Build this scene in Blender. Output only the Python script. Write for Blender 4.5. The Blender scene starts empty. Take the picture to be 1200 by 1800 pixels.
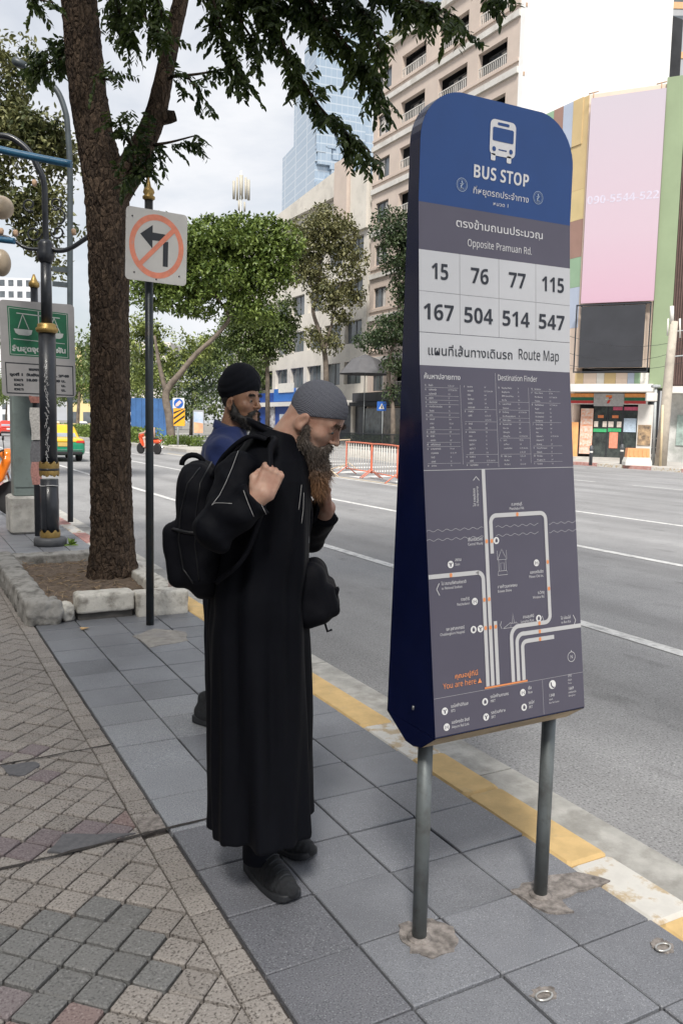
import bpy, bmesh, math, random
import numpy as np
from mathutils import Vector, Matrix
random.seed(7)
RNG = np.random.default_rng(7)
R_ = math.radians
SC = bpy.context.scene
COL = SC.collection

# ------------------------------------------------------------------ camera
CAM_H = 1.55
YAW, PITCH, ROLL, FPX = R_(28.493), R_(6.020), R_(1.2408), 1436.9
_cy, _sy, _cp, _sp = math.cos(YAW), math.sin(YAW), math.cos(PITCH), math.sin(PITCH)
C_F = Vector((_sy * _cp, _cy * _cp, -_sp))
_r0 = Vector((_cy, -_sy, 0)); _u0 = _r0.cross(C_F)
C_R = _r0 * math.cos(ROLL) + _u0 * math.sin(ROLL)
C_U = -_r0 * math.sin(ROLL) + _u0 * math.cos(ROLL)
cam_d = bpy.data.cameras.new('camera')
cam = bpy.data.objects.new('camera', cam_d); COL.objects.link(cam)
cam.matrix_world = Matrix(((C_R.x, C_U.x, -C_F.x, 0), (C_R.y, C_U.y, -C_F.y, 0),
                           (C_R.z, C_U.z, -C_F.z, CAM_H), (0, 0, 0, 1)))
cam_d.sensor_fit = 'VERTICAL'; cam_d.sensor_height = 36.0; cam_d.sensor_width = 24.0
cam_d.lens = FPX / 1800 * 36.0
cam_d.clip_start = 0.05; cam_d.clip_end = 6000
SC.camera = cam
SC.render.resolution_x, SC.render.resolution_y = 682, 1024

# ------------------------------------------------------------------ sky and sun
SUN_AZ, SUN_EL = R_(214), R_(52)      # azimuth measured from +Y towards +X
world = bpy.data.worlds.new('World'); SC.world = world; world.use_nodes = True
wt = world.node_tree; wt.nodes.clear()
def WN(t, **k):
    n = wt.nodes.new(t)
    for a, b in k.items(): setattr(n, a, b)
    return n
w_out = WN('ShaderNodeOutputWorld'); w_bg = WN('ShaderNodeBackground')
w_sky = WN('ShaderNodeTexSky', sky_type='NISHITA', sun_disc=False, sun_elevation=SUN_EL,
           sun_rotation=SUN_AZ, air_density=1.2, dust_density=2.0, ozone_density=1.0)
w_tc = WN('ShaderNodeTexCoord'); w_map = WN('ShaderNodeMapping')
w_map.inputs['Scale'].default_value = (1.0, 1.0, 2.6)
w_n = WN('ShaderNodeTexNoise'); w_n.inputs['Scale'].default_value = 2.3
w_n.inputs['Detail'].default_value = 7; w_n.inputs['Roughness'].default_value = .55
w_n.inputs['Distortion'].default_value = .35
w_r = WN('ShaderNodeValToRGB')
w_r.color_ramp.elements[0].position = .36; w_r.color_ramp.elements[0].color = (.45, .45, .45, 1)
w_r.color_ramp.elements[1].position = .60; w_r.color_ramp.elements[1].color = (1, 1, 1, 1)
w_mix = WN('ShaderNodeMix', data_type='RGBA')
w_mix.inputs['B'].default_value = (8.0, 8.15, 8.5, 1)
wt.links.new(w_tc.outputs['Generated'], w_map.inputs['Vector'])
wt.links.new(w_map.outputs['Vector'], w_n.inputs['Vector'])
wt.links.new(w_n.outputs['Fac'], w_r.inputs['Fac'])
wt.links.new(w_r.outputs['Color'], w_mix.inputs['Factor'])
wt.links.new(w_sky.outputs['Color'], w_mix.inputs['A'])
wt.links.new(w_mix.outputs['Result'], w_bg.inputs['Color'])
w_bg.inputs['Strength'].default_value = 0.085
wt.links.new(w_bg.outputs['Background'], w_out.inputs['Surface'])

sun_d = bpy.data.lights.new('sun', 'SUN'); sun_d.energy = 3.6; sun_d.angle = R_(12)
sun_d.color = (1.0, .955, .88)
sun = bpy.data.objects.new('sun', sun_d); COL.objects.link(sun)
_sd = Vector((math.sin(SUN_AZ) * math.cos(SUN_EL), math.cos(SUN_AZ) * math.cos(SUN_EL), math.sin(SUN_EL)))
sun.rotation_euler = (-_sd).to_track_quat('-Z', 'Y').to_euler()
SC.view_settings.view_transform = 'Standard'; SC.view_settings.look = 'None'
SC.view_settings.gamma = 1; SC.view_settings.use_curve_mapping = False
SC.view_settings.exposure = 0.46
# ------------------------------------------------------------------ pixel helpers (photo pixel -> place)
def ray(px, py):
    return C_R * ((px - 600) / FPX) - C_U * ((py - 900) / FPX) + C_F
def gnd(px, py, z=0.0):
    d = ray(px, py); t = (z - CAM_H) / d.z; return Vector((d.x * t, d.y * t, z))
def atX(px, py, X):
    d = ray(px, py); t = X / d.x; return Vector((X, d.y * t, CAM_H + d.z * t))
def atY(px, py, Y):
    d = ray(px, py); t = Y / d.y; return Vector((d.x * t, Y, CAM_H + d.z * t))
def atD(px, py, D):     # horizontal distance along the view axis
    d = ray(px, py); t = D / (d.x * _sy + d.y * _cy); return Vector((d.x * t, d.y * t, CAM_H + d.z * t))

# ------------------------------------------------------------------ materials
def new_mat(name):
    m = bpy.data.materials.new(name); m.use_nodes = True
    nt = m.node_tree; b = nt.nodes['Principled BSDF']
    return m, nt, b
def ND(nt, t, **k):
    n = nt.nodes.new(t)
    for a, v in k.items(): setattr(n, a, v)
    return n
def mat(name, col, rough=.6, var=.12, scale=8.0, metal=0.0, bump=0.0, bscale=60.0, spec=.5, objvar=0.0,
        col2=None, pos=(.35, .65), coord='Object', trans=0.0, coat=0.0, detail=5, dirt=None, dscale=3.0, dpos=(.5, .7)):
    """plain procedural surface: base colour with noise variation, optional second colour, dirt, bump"""
    m, nt, b = new_mat(name); L = nt.links.new
    b.inputs['Roughness'].default_value = rough; b.inputs['Metallic'].default_value = metal
    b.inputs['Specular IOR Level'].default_value = spec
    if coat: b.inputs['Coat Weight'].default_value = coat; b.inputs['Coat Roughness'].default_value = .08
    if trans: b.inputs['Transmission Weight'].default_value = trans
    if coord == 'World':
        src = ND(nt, 'ShaderNodeNewGeometry').outputs['Position']
    else:
        src = ND(nt, 'ShaderNodeTexCoord').outputs[coord]
    if objvar:
        oi = ND(nt, 'ShaderNodeObjectInfo'); ad = ND(nt, 'ShaderNodeVectorMath', operation='ADD')
        cb = ND(nt, 'ShaderNodeMath', operation='MULTIPLY'); cb.inputs[1].default_value = 37.0
        L(oi.outputs['Random'], cb.inputs[0]); L(src, ad.inputs[0]); L(cb.outputs[0], ad.inputs[1]); src = ad.outputs[0]
    n = ND(nt, 'ShaderNodeTexNoise'); n.inputs['Scale'].default_value = scale
    n.inputs['Detail'].default_value = detail; n.inputs['Roughness'].default_value = .6
    L(src, n.inputs['Vector'])
    rp = ND(nt, 'ShaderNodeValToRGB'); e = rp.color_ramp.elements
    e[0].position, e[1].position = pos
    c2 = col2 or tuple(max(0, c * (1 - var)) for c in col)
    c1 = col if col2 else tuple(min(1, c * (1 + var)) for c in col)
    e[0].color = (*c2, 1); e[1].color = (*c1, 1)
    L(n.outputs['Fac'], rp.inputs['Fac']); out = rp.outputs['Color']
    if dirt:
        n2 = ND(nt, 'ShaderNodeTexNoise'); n2.inputs['Scale'].default_value = dscale
        n2.inputs['Detail'].default_value = 8; n2.inputs['Roughness'].default_value = .65; L(src, n2.inputs['Vector'])
        r2 = ND(nt, 'ShaderNodeValToRGB'); r2.color_ramp.elements[0].position, r2.color_ramp.elements[1].position = dpos
        L(n2.outputs['Fac'], r2.inputs['Fac'])
        mx = ND(nt, 'ShaderNodeMix', data_type='RGBA'); mx.inputs['B'].default_value = (*dirt, 1)
        L(r2.outputs['Color'], mx.inputs['Factor']); L(out, mx.inputs['A']); out = mx.outputs['Result']
    if objvar:
        hs = ND(nt, 'ShaderNodeMix', data_type='RGBA', blend_type='MULTIPLY'); hs.inputs['Factor'].default_value = 1
        mr = ND(nt, 'ShaderNodeMapRange'); mr.inputs['To Min'].default_value = 1 - objvar; mr.inputs['To Max'].default_value = 1 + objvar
        L(oi.outputs['Random'], mr.inputs['Value']); L(out, hs.inputs['A']); L(mr.outputs[0], hs.inputs['B']); out = hs.outputs['Result']
    L(out, b.inputs['Base Color'])
    if bump:
        nb = ND(nt, 'ShaderNodeTexNoise'); nb.inputs['Scale'].default_value = bscale
        nb.inputs['Detail'].default_value = 6; L(src, nb.inputs['Vector'])
        bp = ND(nt, 'ShaderNodeBump'); bp.inputs['Strength'].default_value = bump; bp.inputs['Distance'].default_value = .01
        L(nb.outputs['Fac'], bp.inputs['Height']); L(bp.outputs['Normal'], b.inputs['Normal'])
    return m
MATS = {}
def M(name, *a, **k):
    if name not in MATS: MATS[name] = mat(name, *a, **k)
    return MATS[name]

# ------------------------------------------------------------------ mesh builder
def rotz(a): return Matrix.Rotation(a, 3, 'Z')
class MB:
    def __init__(s): s.v = []; s.f = []; s.sm = []
    def add(s, vs, fs, smooth=False):
        o = len(s.v); s.v += [tuple(x) for x in vs]
        for f in fs: s.f.append(tuple(i + o for i in f)); s.sm.append(smooth)
        return s
    def box(s, c, d, rot=None, bev=0.0):
        x, y, z = d[0] / 2, d[1] / 2, d[2] / 2
        if bev <= 0:
            P = [(-x, -y, -z), (x, -y, -z), (x, y, -z), (-x, y, -z), (-x, -y, z), (x, -y, z), (x, y, z), (-x, y, z)]
            F = [(0, 3, 2, 1), (4, 5, 6, 7), (0, 1, 5, 4), (1, 2, 6, 5), (2, 3, 7, 6), (3, 0, 4, 7)]
        else:
            b = min(bev, x * .9, y * .9, z * .9); P = []; F = []
            def ring(zz, ix):  # octagon-like ring with cut corners
                a, c2 = x - ix, y - ix
                return [(-a + b, -c2, zz), (a - b, -c2, zz), (a, -c2 + b, zz), (a, c2 - b, zz), (a - b, c2, zz), (-a + b, c2, zz), (-a, c2 - b, zz), (-a, -c2 + b, zz)]
            rings = [ring(-z, b), ring(-z + b, 0), ring(z - b, 0), ring(z, b)]
            for r in rings: P += r
            for k in range(3):
                for i in range(8):
                    j = (i + 1) % 8; F.append((k * 8 + i, k * 8 + j, k * 8 + 8 + j, k * 8 + 8 + i))
            F.append(tuple(range(7, -1, -1))); F.append(tuple(range(24, 32)))
        c = Vector(c)
        if rot is not None: P = [c + rot @ Vector(p) for p in P]
        else: P = [c + Vector(p) for p in P]
        return s.add(P, F)
    def b2(s, p0, p1, bev=0.0):       # box from two corners
        c = [(a + b) / 2 for a, b in zip(p0, p1)]; d = [abs(b - a) for a, b in zip(p0, p1)]
        return s.box(c, d, None, bev)
    def tube(s, path, r, n=10, cap=True, smooth=True):
        path = [Vector(p) for p in path]; k = len(path)
        rs = r if hasattr(r, '__len__') else [r] * k
        V = []; up = None
        for i, p in enumerate(path):
            t = (path[min(i + 1, k - 1)] - path[max(i - 1, 0)]).normalized()
            if up is None:
                up = Vector((0, 0, 1)) if abs(t.z) < .9 else Vector((1, 0, 0))
            a = t.cross(up).normalized(); b = a.cross(t).normalized(); up = b
            for j in range(n):
                th = 2 * math.pi * j / n
                V.append(p + (a * math.cos(th) + b * math.sin(th)) * rs[i])
        F = []
        for i in range(k - 1):
            for j in range(n):
                j2 = (j + 1) % n; F.append((i * n + j, i * n + j2, (i + 1) * n + j2, (i + 1) * n + j))
        s.add(V, F, smooth)
        if cap:
            o = len(s.v) - k * n
            s.f.append(tuple(o + j for j in range(n - 1, -1, -1))); s.sm.append(False)
            s.f.append(tuple(o + (k - 1) * n + j for j in range(n))); s.sm.append(False)
        return s
    def lathe(s, prof, n=20, c=(0, 0, 0), smooth=True, axis=None):
        V = []; c = Vector(c); k = len(prof)
        for (r, z) in prof:
            for j in range(n):
                th = 2 * math.pi * j / n; p = Vector((r * math.cos(th), r * math.sin(th), z))
                if axis is not None: p = axis @ p
                V.append(c + p)
        F = []
        for i in range(k - 1):
            for j in range(n):
                j2 = (j + 1) % n; F.append((i * n + j, i * n + j2, (i + 1) * n + j2, (i + 1) * n + j))
        F.append(tuple(range(n - 1, -1, -1))); F.append(tuple((k - 1) * n + j for j in range(n)))
        sm = [smooth] * (len(F) - 2) + [False, False]
        o = len(s.v); s.v += [tuple(x) for x in V]
        for f, q in zip(F, sm): s.f.append(tuple(i + o for i in f)); s.sm.append(q)
        return s
    def prism(s, poly, z0, z1, tf=None):
        """poly in (a,b), extruded along c; tf maps (a,b,c) to a point"""
        tf = tf or (lambda a, b, c: (a, b, c)); n = len(poly)
        V = [tf(a, b, z0) for a, b in poly] + [tf(a, b, z1) for a, b in poly]
        F = [tuple(range(n - 1, -1, -1)), tuple(range(n, 2 * n))] + [(i, (i + 1) % n, n + (i + 1) % n, n + i) for i in range(n)]
        return s.add(V, F)
    def sphere(s, c, r, nu=16, nv=10, rot=None):
        c = Vector(c); r = r if hasattr(r, '__len__') else (r, r, r); V = []; F = []
        for i in range(nv + 1):
            ph = math.pi * i / nv
            for j in range(nu):
                th = 2 * math.pi * j / nu
                p = Vector((r[0] * math.sin(ph) * math.cos(th), r[1] * math.sin(ph) * math.sin(th), r[2] * math.cos(ph)))
                if rot is not None: p = rot @ p
                V.append(c + p)
        for i in range(nv):
            for j in range(nu):
                j2 = (j + 1) % nu; F.append((i * nu + j, (i + 1) * nu + j, (i + 1) * nu + j2, i * nu + j2))
        return s.add(V, F, True)
    def mesh(s, name, m=None):
        me = bpy.data.meshes.new(name); me.from_pydata(s.v, [], s.f); me.validate()
        if len(me.polygons) == len(s.sm): me.polygons.foreach_set('use_smooth', s.sm)
        if m is not None: me.materials.append(m)
        # consistent outward normals
        bm = bmesh.new(); bm.from_mesh(me); bmesh.ops.recalc_face_normals(bm, faces=bm.faces); bm.to_mesh(me); bm.free()
        return me
    def build(s, name, m=None, parent=None, loc=None, rz=None):
        o = bpy.data.objects.new(name, s.mesh(name, m)); COL.objects.link(o)
        if parent is not None: o.parent = parent
        if loc is not None: o.location = loc
        if rz is not None: o.rotation_euler = (0, 0, rz)
        return o
def obj_from(me, name, parent=None, loc=None, rz=None):
    o = bpy.data.objects.new(name, me); COL.objects.link(o)
    if parent is not None: o.parent = parent
    if loc is not None: o.location = loc
    if rz is not None: o.rotation_euler = (0, 0, rz)
    return o
def tag(o, label=None, cat=None, group=None, kind=None):
    if label: o['label'] = label
    if cat: o['category'] = cat
    if group: o['group'] = group
    if kind: o['kind'] = kind
    return o
def thing(name, label, cat, loc=(0, 0, 0), rz=0.0, group=None):
    o = bpy.data.objects.new(name, None); COL.objects.link(o); o.empty_display_size = .2
    o.location = loc; o.rotation_euler = (0, 0, rz); return tag(o, label, cat, group)
def np_mesh(name, V, F, m=None, smooth=False, parent=None):
    """fast mesh from numpy arrays; F is (n,3) or (n,4)"""
    me = bpy.data.meshes.new(name); V = np.asarray(V, dtype=np.float32); F = np.asarray(F, dtype=np.int32)
    me.vertices.add(len(V)); me.vertices.foreach_set('co', V.ravel())
    k = F.shape[1]; me.loops.add(F.size); me.loops.foreach_set('vertex_index', F.ravel())
    me.polygons.add(len(F)); me.polygons.foreach_set('loop_start', np.arange(0, F.size, k, dtype=np.int32))
    me.polygons.foreach_set('use_smooth', np.full(len(F), smooth))
    me.update(calc_edges=True)
    if m is not None: me.materials.append(m)
    return obj_from(me, name, parent)

# ------------------------------------------------------------------ text (flat print)
def text_mesh(body, size, align='LEFT', bold=0.0, sx=1.0, res=2, space=1.0):
    cu = bpy.data.curves.new('t', 'FONT'); cu.body = body; cu.size = size; cu.align_x = align
    cu.resolution_u = res; cu.offset = bold; cu.space_line = space
    o = bpy.data.objects.new('t', cu); me = o.to_mesh()
    V = np.zeros(len(me.vertices) * 3, dtype=np.float32); me.vertices.foreach_get('co', V); V = V.reshape(-1, 3)
    F = [tuple(q.vertices) for q in me.polygons]
    o.to_mesh_clear(); bpy.data.objects.remove(o); bpy.data.curves.remove(cu)
    V[:, 0] *= sx
    return V, F

def text_batch(strings, bold=0.0, res=2):
    """many strings at size 1 through one text object: one line each, split again by height"""
    V, F = text_mesh('\n'.join(strings), 1.0, 'LEFT', bold, 1.0, res, 5.0)
    row = np.round(-(V[:, 1] - .3) / 5.0).astype(int); out = []; per = [[] for _ in strings]
    for f in F: per[min(max(row[f[0]], 0), len(strings) - 1)].append(f)
    for k in range(len(strings)):
        idx = sorted({i for f in per[k] for i in f}); mp = {i: j for j, i in enumerate(idx)}
        Vk = V[idx].copy() if idx else np.zeros((0, 3), dtype=np.float32); Vk[:, 1] += 5.0 * k
        out.append((Vk, [tuple(mp[i] for i in f) for f in per[k]]))
    return out
def sans(t, bold=False):
    """map latin letters and digits to the upright sans-serif (bold) alphabet block"""
    U, Lc, Dg = ((0x1D5D4, 0x1D5EE, 0x1D7EC) if bold else (0x1D5A0, 0x1D5BA, 0x1D7E2)); o = ''
    for c in t:
        if 'A' <= c <= 'Z': o += chr(U + ord(c) - 65)
        elif 'a' <= c <= 'z': o += chr(Lc + ord(c) - 97)
        elif '0' <= c <= '9': o += chr(Dg + ord(c) - 48)
        else: o += c
    return o
# ------------------------------------------------------------------ implicit surfaces -> mesh (surface nets)
def smin(a, b, k):
    h = np.clip(.5 + .5 * (b - a) / k, 0, 1); return b + (a - b) * h - k * h * (1 - h)
def smax(a, b, k): return -smin(-a, -b, k)
def sd_ell(P, c, r, rot=None):
    q = P - np.array(c, dtype=np.float32)
    if rot is not None: q = q @ np.array(rot, dtype=np.float32)       # rot columns = local axes
    r = np.array(r, dtype=np.float32)
    k0 = np.sqrt(((q / r) ** 2).sum(-1)); k1 = np.sqrt(((q / (r * r)) ** 2).sum(-1)) + 1e-9
    return k0 * (k0 - 1) / k1
def sd_cap(P, a, b, ra, rb=None):
    rb = ra if rb is None else rb
    a = np.array(a, dtype=np.float32); b = np.array(b, dtype=np.float32); ba = b - a; pa = P - a
    h = np.clip((pa @ ba) / max(1e-9, float(ba @ ba)), 0, 1)
    d = pa - h[..., None] * ba
    return np.sqrt((d ** 2).sum(-1)) - (ra + (rb - ra) * h)
def sd_rbox(P, c, half, r, rot=None):
    q = P - np.array(c, dtype=np.float32)
    if rot is not None: q = q @ np.array(rot, dtype=np.float32)
    q = np.abs(q) - (np.array(half, dtype=np.float32) - r)
    return np.sqrt((np.maximum(q, 0) ** 2).sum(-1)) + np.minimum(q.max(-1), 0) - r
def isosurf(fn, lo, hi, h):
    """sparse sampling in blocks of 12 cells, then naive surface nets"""
    lo = np.array(lo, dtype=np.float32); B = 12
    nb = np.ceil((np.array(hi) - lo) / (h * B)).astype(int); n = nb * B
    cx = [lo[i] + (np.arange(nb[i]) + .5) * B * h for i in range(3)]
    CC = np.stack(np.meshgrid(*cx, indexing='ij'), -1).reshape(-1, 3).astype(np.float32)
    dc = fn(CC).reshape(nb); D = np.repeat(np.repeat(np.repeat(dc, B, 0), B, 1), B, 2).astype(np.float32)
    near = np.argwhere(np.abs(dc) < B * h * 1.25)
    off = np.stack(np.meshgrid(*[np.arange(B)] * 3, indexing='ij'), -1).reshape(-1, 3)
    for s0 in range(0, len(near), 200):
        bl = near[s0:s0 + 200]; idx = (bl[:, None, :] * B + off[None]).reshape(-1, 3)
        d = fn((lo + idx * h).astype(np.float32)); D[idx[:, 0], idx[:, 1], idx[:, 2]] = d
    ins = D < 0; cnt = np.zeros(tuple(n - 1), dtype=np.int8)
    for a in (0, 1):
        for b in (0, 1):
            for c in (0, 1): cnt += ins[a:n[0] - 1 + a, b:n[1] - 1 + b, c:n[2] - 1 + c]
    cells = np.argwhere((cnt > 0) & (cnt < 8)); vid = np.full(tuple(n - 1), -1, dtype=np.int32)
    vid[cells[:, 0], cells[:, 1], cells[:, 2]] = np.arange(len(cells))
    acc = np.zeros((len(cells), 3), dtype=np.float64); w = np.zeros(len(cells))
    cor = [(a, b, c) for a in (0, 1) for b in (0, 1) for c in (0, 1)]
    g = {k: D[cells[:, 0] + k[0], cells[:, 1] + k[1], cells[:, 2] + k[2]] for k in cor}
    for k in cor:
        for ax in range(3):
            if k[ax] == 0:
                k2 = tuple(1 if i == ax else k[i] for i in range(3)); d0, d1 = g[k], g[k2]
                m = (d0 < 0) != (d1 < 0); t = np.where(m, d0 / np.where(m, d0 - d1, 1), 0)
                pt = np.array(k, dtype=np.float64)[None].repeat(len(cells), 0); pt[:, ax] += t
                acc += pt * m[:, None]; w += m
    V = lo + (cells + acc / np.maximum(w, 1)[:, None]) * h
    Q = []
    for ax in range(3):
        u, v2 = (ax + 1) % 3, (ax + 2) % 3
        s = [slice(0, n[i] - 1) for i in range(3)]; s2 = list(s); s2[ax] = slice(1, n[ax])
        A = ins[tuple(s)]; Bv = ins[tuple(s2)]
        E = np.argwhere(A != Bv)
        E = E[(E[:, u] > 0) & (E[:, v2] > 0) & (E[:, ax] < n[ax] - 1)]
        if not len(E): continue
        def at(du, dv):
            q = E.copy(); q[:, u] -= du; q[:, v2] -= dv; return vid[q[:, 0], q[:, 1], q[:, 2]]
        q = np.stack([at(0, 0), at(1, 0), at(1, 1), at(0, 1)], 1)
        fl = ~A[E[:, 0], E[:, 1], E[:, 2]]; q[fl] = q[fl][:, ::-1]
        Q.append(q[(q >= 0).all(1)])
    return V, np.concatenate(Q)
# ================================================================== SETTING: ground, road, pavement
ROAD_Z = -0.12
def speckle_mat(name, base, dark, light, scale=220, rough=.85, stain=None, objvar=.1, bump=.25):
    """stone or asphalt: fine dark / light grains over a blotchy base"""
    m, nt, b = new_mat(name); L = nt.links.new
    b.inputs['Roughness'].default_value = rough
    pos = ND(nt, 'ShaderNodeNewGeometry').outputs['Position']
    n1 = ND(nt, 'ShaderNodeTexNoise'); n1.inputs['Scale'].default_value = 2.6; n1.inputs['Detail'].default_value = 8; n1.inputs['Roughness'].default_value = .65
    n2 = ND(nt, 'ShaderNodeTexNoise'); n2.inputs['Scale'].default_value = scale; n2.inputs['Detail'].default_value = 3
    L(pos, n1.inputs['Vector']); L(pos, n2.inputs['Vector'])
    r1 = ND(nt, 'ShaderNodeValToRGB'); e = r1.color_ramp.elements
    e[0].position, e[1].position = .3, .7
    st = stain or tuple(c * .72 for c in base)
    e[0].color = (*st, 1); e[1].color = (*base, 1)
    L(n1.outputs['Fac'], r1.inputs['Fac'])
    r2 = ND(nt, 'ShaderNodeValToRGB'); e = r2.color_ramp.elements
    e[0].position, e[1].position = .34, .46; e[0].color = (1, 1, 1, 1); e[1].color = (0, 0, 0, 1)
    r3 = ND(nt, 'ShaderNodeValToRGB'); e = r3.color_ramp.elements
    e[0].position, e[1].position = .60, .70; e[0].color = (0, 0, 0, 1); e[1].color = (1, 1, 1, 1)
    L(n2.outputs['Fac'], r2.inputs['Fac']); L(n2.outputs['Fac'], r3.inputs['Fac'])
    m1 = ND(nt, 'ShaderNodeMix', data_type='RGBA'); m1.inputs['B'].default_value = (*dark, 1)
    m2 = ND(nt, 'ShaderNodeMix', data_type='RGBA'); m2.inputs['B'].default_value = (*light, 1)
    L(r1.outputs['Color'], m1.inputs['A']); L(r2.outputs['Color'], m1.inputs['Factor'])
    L(m1.outputs['Result'], m2.inputs['A']); L(r3.outputs['Color'], m2.inputs['Factor']); out = m2.outputs['Result']
    if objvar:
        oi = ND(nt, 'ShaderNodeObjectInfo'); mr = ND(nt, 'ShaderNodeMapRange')
        mr.inputs['To Min'].default_value = 1 - objvar; mr.inputs['To Max'].default_value = 1 + objvar
        mx = ND(nt, 'ShaderNodeMix', data_type='RGBA', blend_type='MULTIPLY'); mx.inputs['Factor'].default_value = 1
        L(oi.outputs['Random'], mr.inputs['Value']); L(out, mx.inputs['A']); L(mr.outputs[0], mx.inputs['B']); out = mx.outputs['Result']
    if name == 'asphalt':          # wheel tracks, patches and oil spots
        for sc_, lo, hi, p0, p1 in (((1.1, .035, 1), .80, 1.06, .35, .65), ((.35, .25, 1), .86, 1.05, .40, .60), ((3.2, 1.6, 1), .80, 1.0, .28, .38)):
            mp = ND(nt, 'ShaderNodeMapping'); mp.inputs['Scale'].default_value = sc_; L(pos, mp.inputs['Vector'])
            nn = ND(nt, 'ShaderNodeTexNoise'); nn.inputs['Scale'].default_value = 1.0; nn.inputs['Detail'].default_value = 5; L(mp.outputs[0], nn.inputs['Vector'])
            mr = ND(nt, 'ShaderNodeMapRange'); mr.inputs['From Min'].default_value = p0; mr.inputs['From Max'].default_value = p1; mr.inputs['To Min'].default_value = lo; mr.inputs['To Max'].default_value = hi; L(nn.outputs['Fac'], mr.inputs['Value'])
            mx = ND(nt, 'ShaderNodeMix', data_type='RGBA', blend_type='MULTIPLY'); mx.inputs['Factor'].default_value = 1; L(out, mx.inputs['A']); L(mr.outputs[0], mx.inputs['B']); out = mx.outputs['Result']
    L(out, b.inputs['Base Color'])
    bp = ND(nt, 'ShaderNodeBump'); bp.inputs['Strength'].default_value = bump; bp.inputs['Distance'].default_value = .004
    L(n2.outputs['Fac'], bp.inputs['Height']); L(bp.outputs['Normal'], b.inputs['Normal'])
    return m
MATS['asphalt'] = speckle_mat('asphalt', (.33, .33, .335), (.17, .17, .175), (.46, .46, .46), 90, .9, (.285, .285, .29), 0, .5)
MATS['tile'] = speckle_mat('tile', (.232, .242, .268), (.125, .13, .145), (.38, .39, .41), 260, .42, (.16, .166, .186), .13, .15)
MATS['tile_rough'] = speckle_mat('tile_rough', (.31, .325, .355), (.14, .145, .16), (.5, .51, .53), 190, .55, (.25, .26, .285), .12, .5)
MATS['tile_dark'] = speckle_mat('tile_dark', (.20, .205, .23), (.09, .092, .105), (.36, .37, .39), 190, .45, (.145, .15, .17), .1, .4)
MATS['paver'] = speckle_mat('paver', (.335, .305, .282), (.105, .092, .084), (.42, .39, .365), 130, .85, (.28, .258, .24), .1, .9)
MATS['paver_purple'] = speckle_mat('paver_purple', (.235, .208, .212), (.13, .10, .11), (.36, .31, .32), 130, .85, (.21, .17, .18), .1, .9)
MATS['paver_pink'] = speckle_mat('paver_pink', (.28, .215, .205), (.15, .10, .10), (.42, .35, .34), 130, .85, (.26, .19, .18), .1, .9)
MATS['paver_green'] = speckle_mat('paver_green', (.20, .20, .198), (.11, .11, .11), (.30, .30, .30), 130, .85, (.18, .18, .178), .08, .9)
MATS['mortar'] = mat('mortar', (.070, .062, .058), .95, .3, 14, coord='World', bump=.3, bscale=120)
MATS['concrete'] = mat('concrete', (.42, .41, .385), .9, .22, 6, coord='World', bump=.25, bscale=90, dirt=(.25, .24, .22), dscale=5)
MATS['patch'] = mat('patch', (.25, .225, .21), .95, .45, 30, coord='World', bump=.6, bscale=140)
MATS['sand_patch'] = mat('sand_patch', (.33, .31, .285), .9, .2, 16, coord='World', bump=.2, bscale=120, dirt=(.27, .26, .26), dscale=7)
MATS['slate'] = mat('slate', (.13, .13, .14), .85, .15, 40, coord='World', bump=.3, bscale=160)
MATS['road_white'] = mat('road_white', (.66, .66, .65), .8, .10, 10, coord='World', dirt=(.38, .38, .38), dscale=12, dpos=(.48, .66))

b = MB(); b.add([(-3000, -3000, -.30), (3000, -3000, -.30), (3000, 3000, -.30), (-3000, 3000, -.30)], [(0, 1, 2, 3)])
tag(b.build('ground', M('far_ground', (.22, .21, .19), .95, .2, .05, coord='World')), kind='structure')
b = MB(); b.add([(2.2, -60, ROAD_Z), (30, -60, ROAD_Z), (30, 420, ROAD_Z), (2.2, 420, ROAD_Z)], [(0, 1, 2, 3)])
b.add([(30, 2, ROAD_Z), (120, 2, ROAD_Z), (120, 18.5, ROAD_Z), (30, 18.5, ROAD_Z)], [(0, 1, 2, 3)])
road = tag(b.build('road', MATS['asphalt']), kind='structure')
# gutter strip (light concrete) with cross joints
gut = MB()
y = -3.0
while y < 60:
    L_ = 2.0; gut.b2((2.25, y + .006, -.30), (2.615, y + L_ - .006, ROAD_Z + .006)); y += L_
tag(gut.build('gutter', MATS['concrete']), kind='structure')
# lane lines: painted sheets a few millimetres above the asphalt
def strip(x0, x1, y0, y1, z=ROAD_Z + .005, name='lane_line', m='road_white'):
    b = MB(); n = max(1, int((y1 - y0) / 2.0)); V = []; F = []
    for i in range(n + 1):
        yy = y0 + (y1 - y0) * i / n; V += [(x0 + random.uniform(-.006, .006), yy, z), (x1 + random.uniform(-.006, .006), yy, z)]
        if i: F.append((2 * i - 2, 2 * i - 1, 2 * i + 1, 2 * i))
    b.add(V, F); return tag(b.build(name, MATS[m], road), None)
strip(5.13, 5.27, -6, 60); strip(8.60, 8.74, -6, 70); strip(12.33, 12.47, -6, 43)
for i in range(9): strip(20.2, 20.32, 3.0 + i * 4.2, 5.6 + i * 4.2)
for i in range(5): strip(6.8, 6.9, 64 + i * 9, 67 + i * 9)
for i in range(5): strip(10.6, 10.7, 40 + i * 7, 43 + i * 7)
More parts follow.
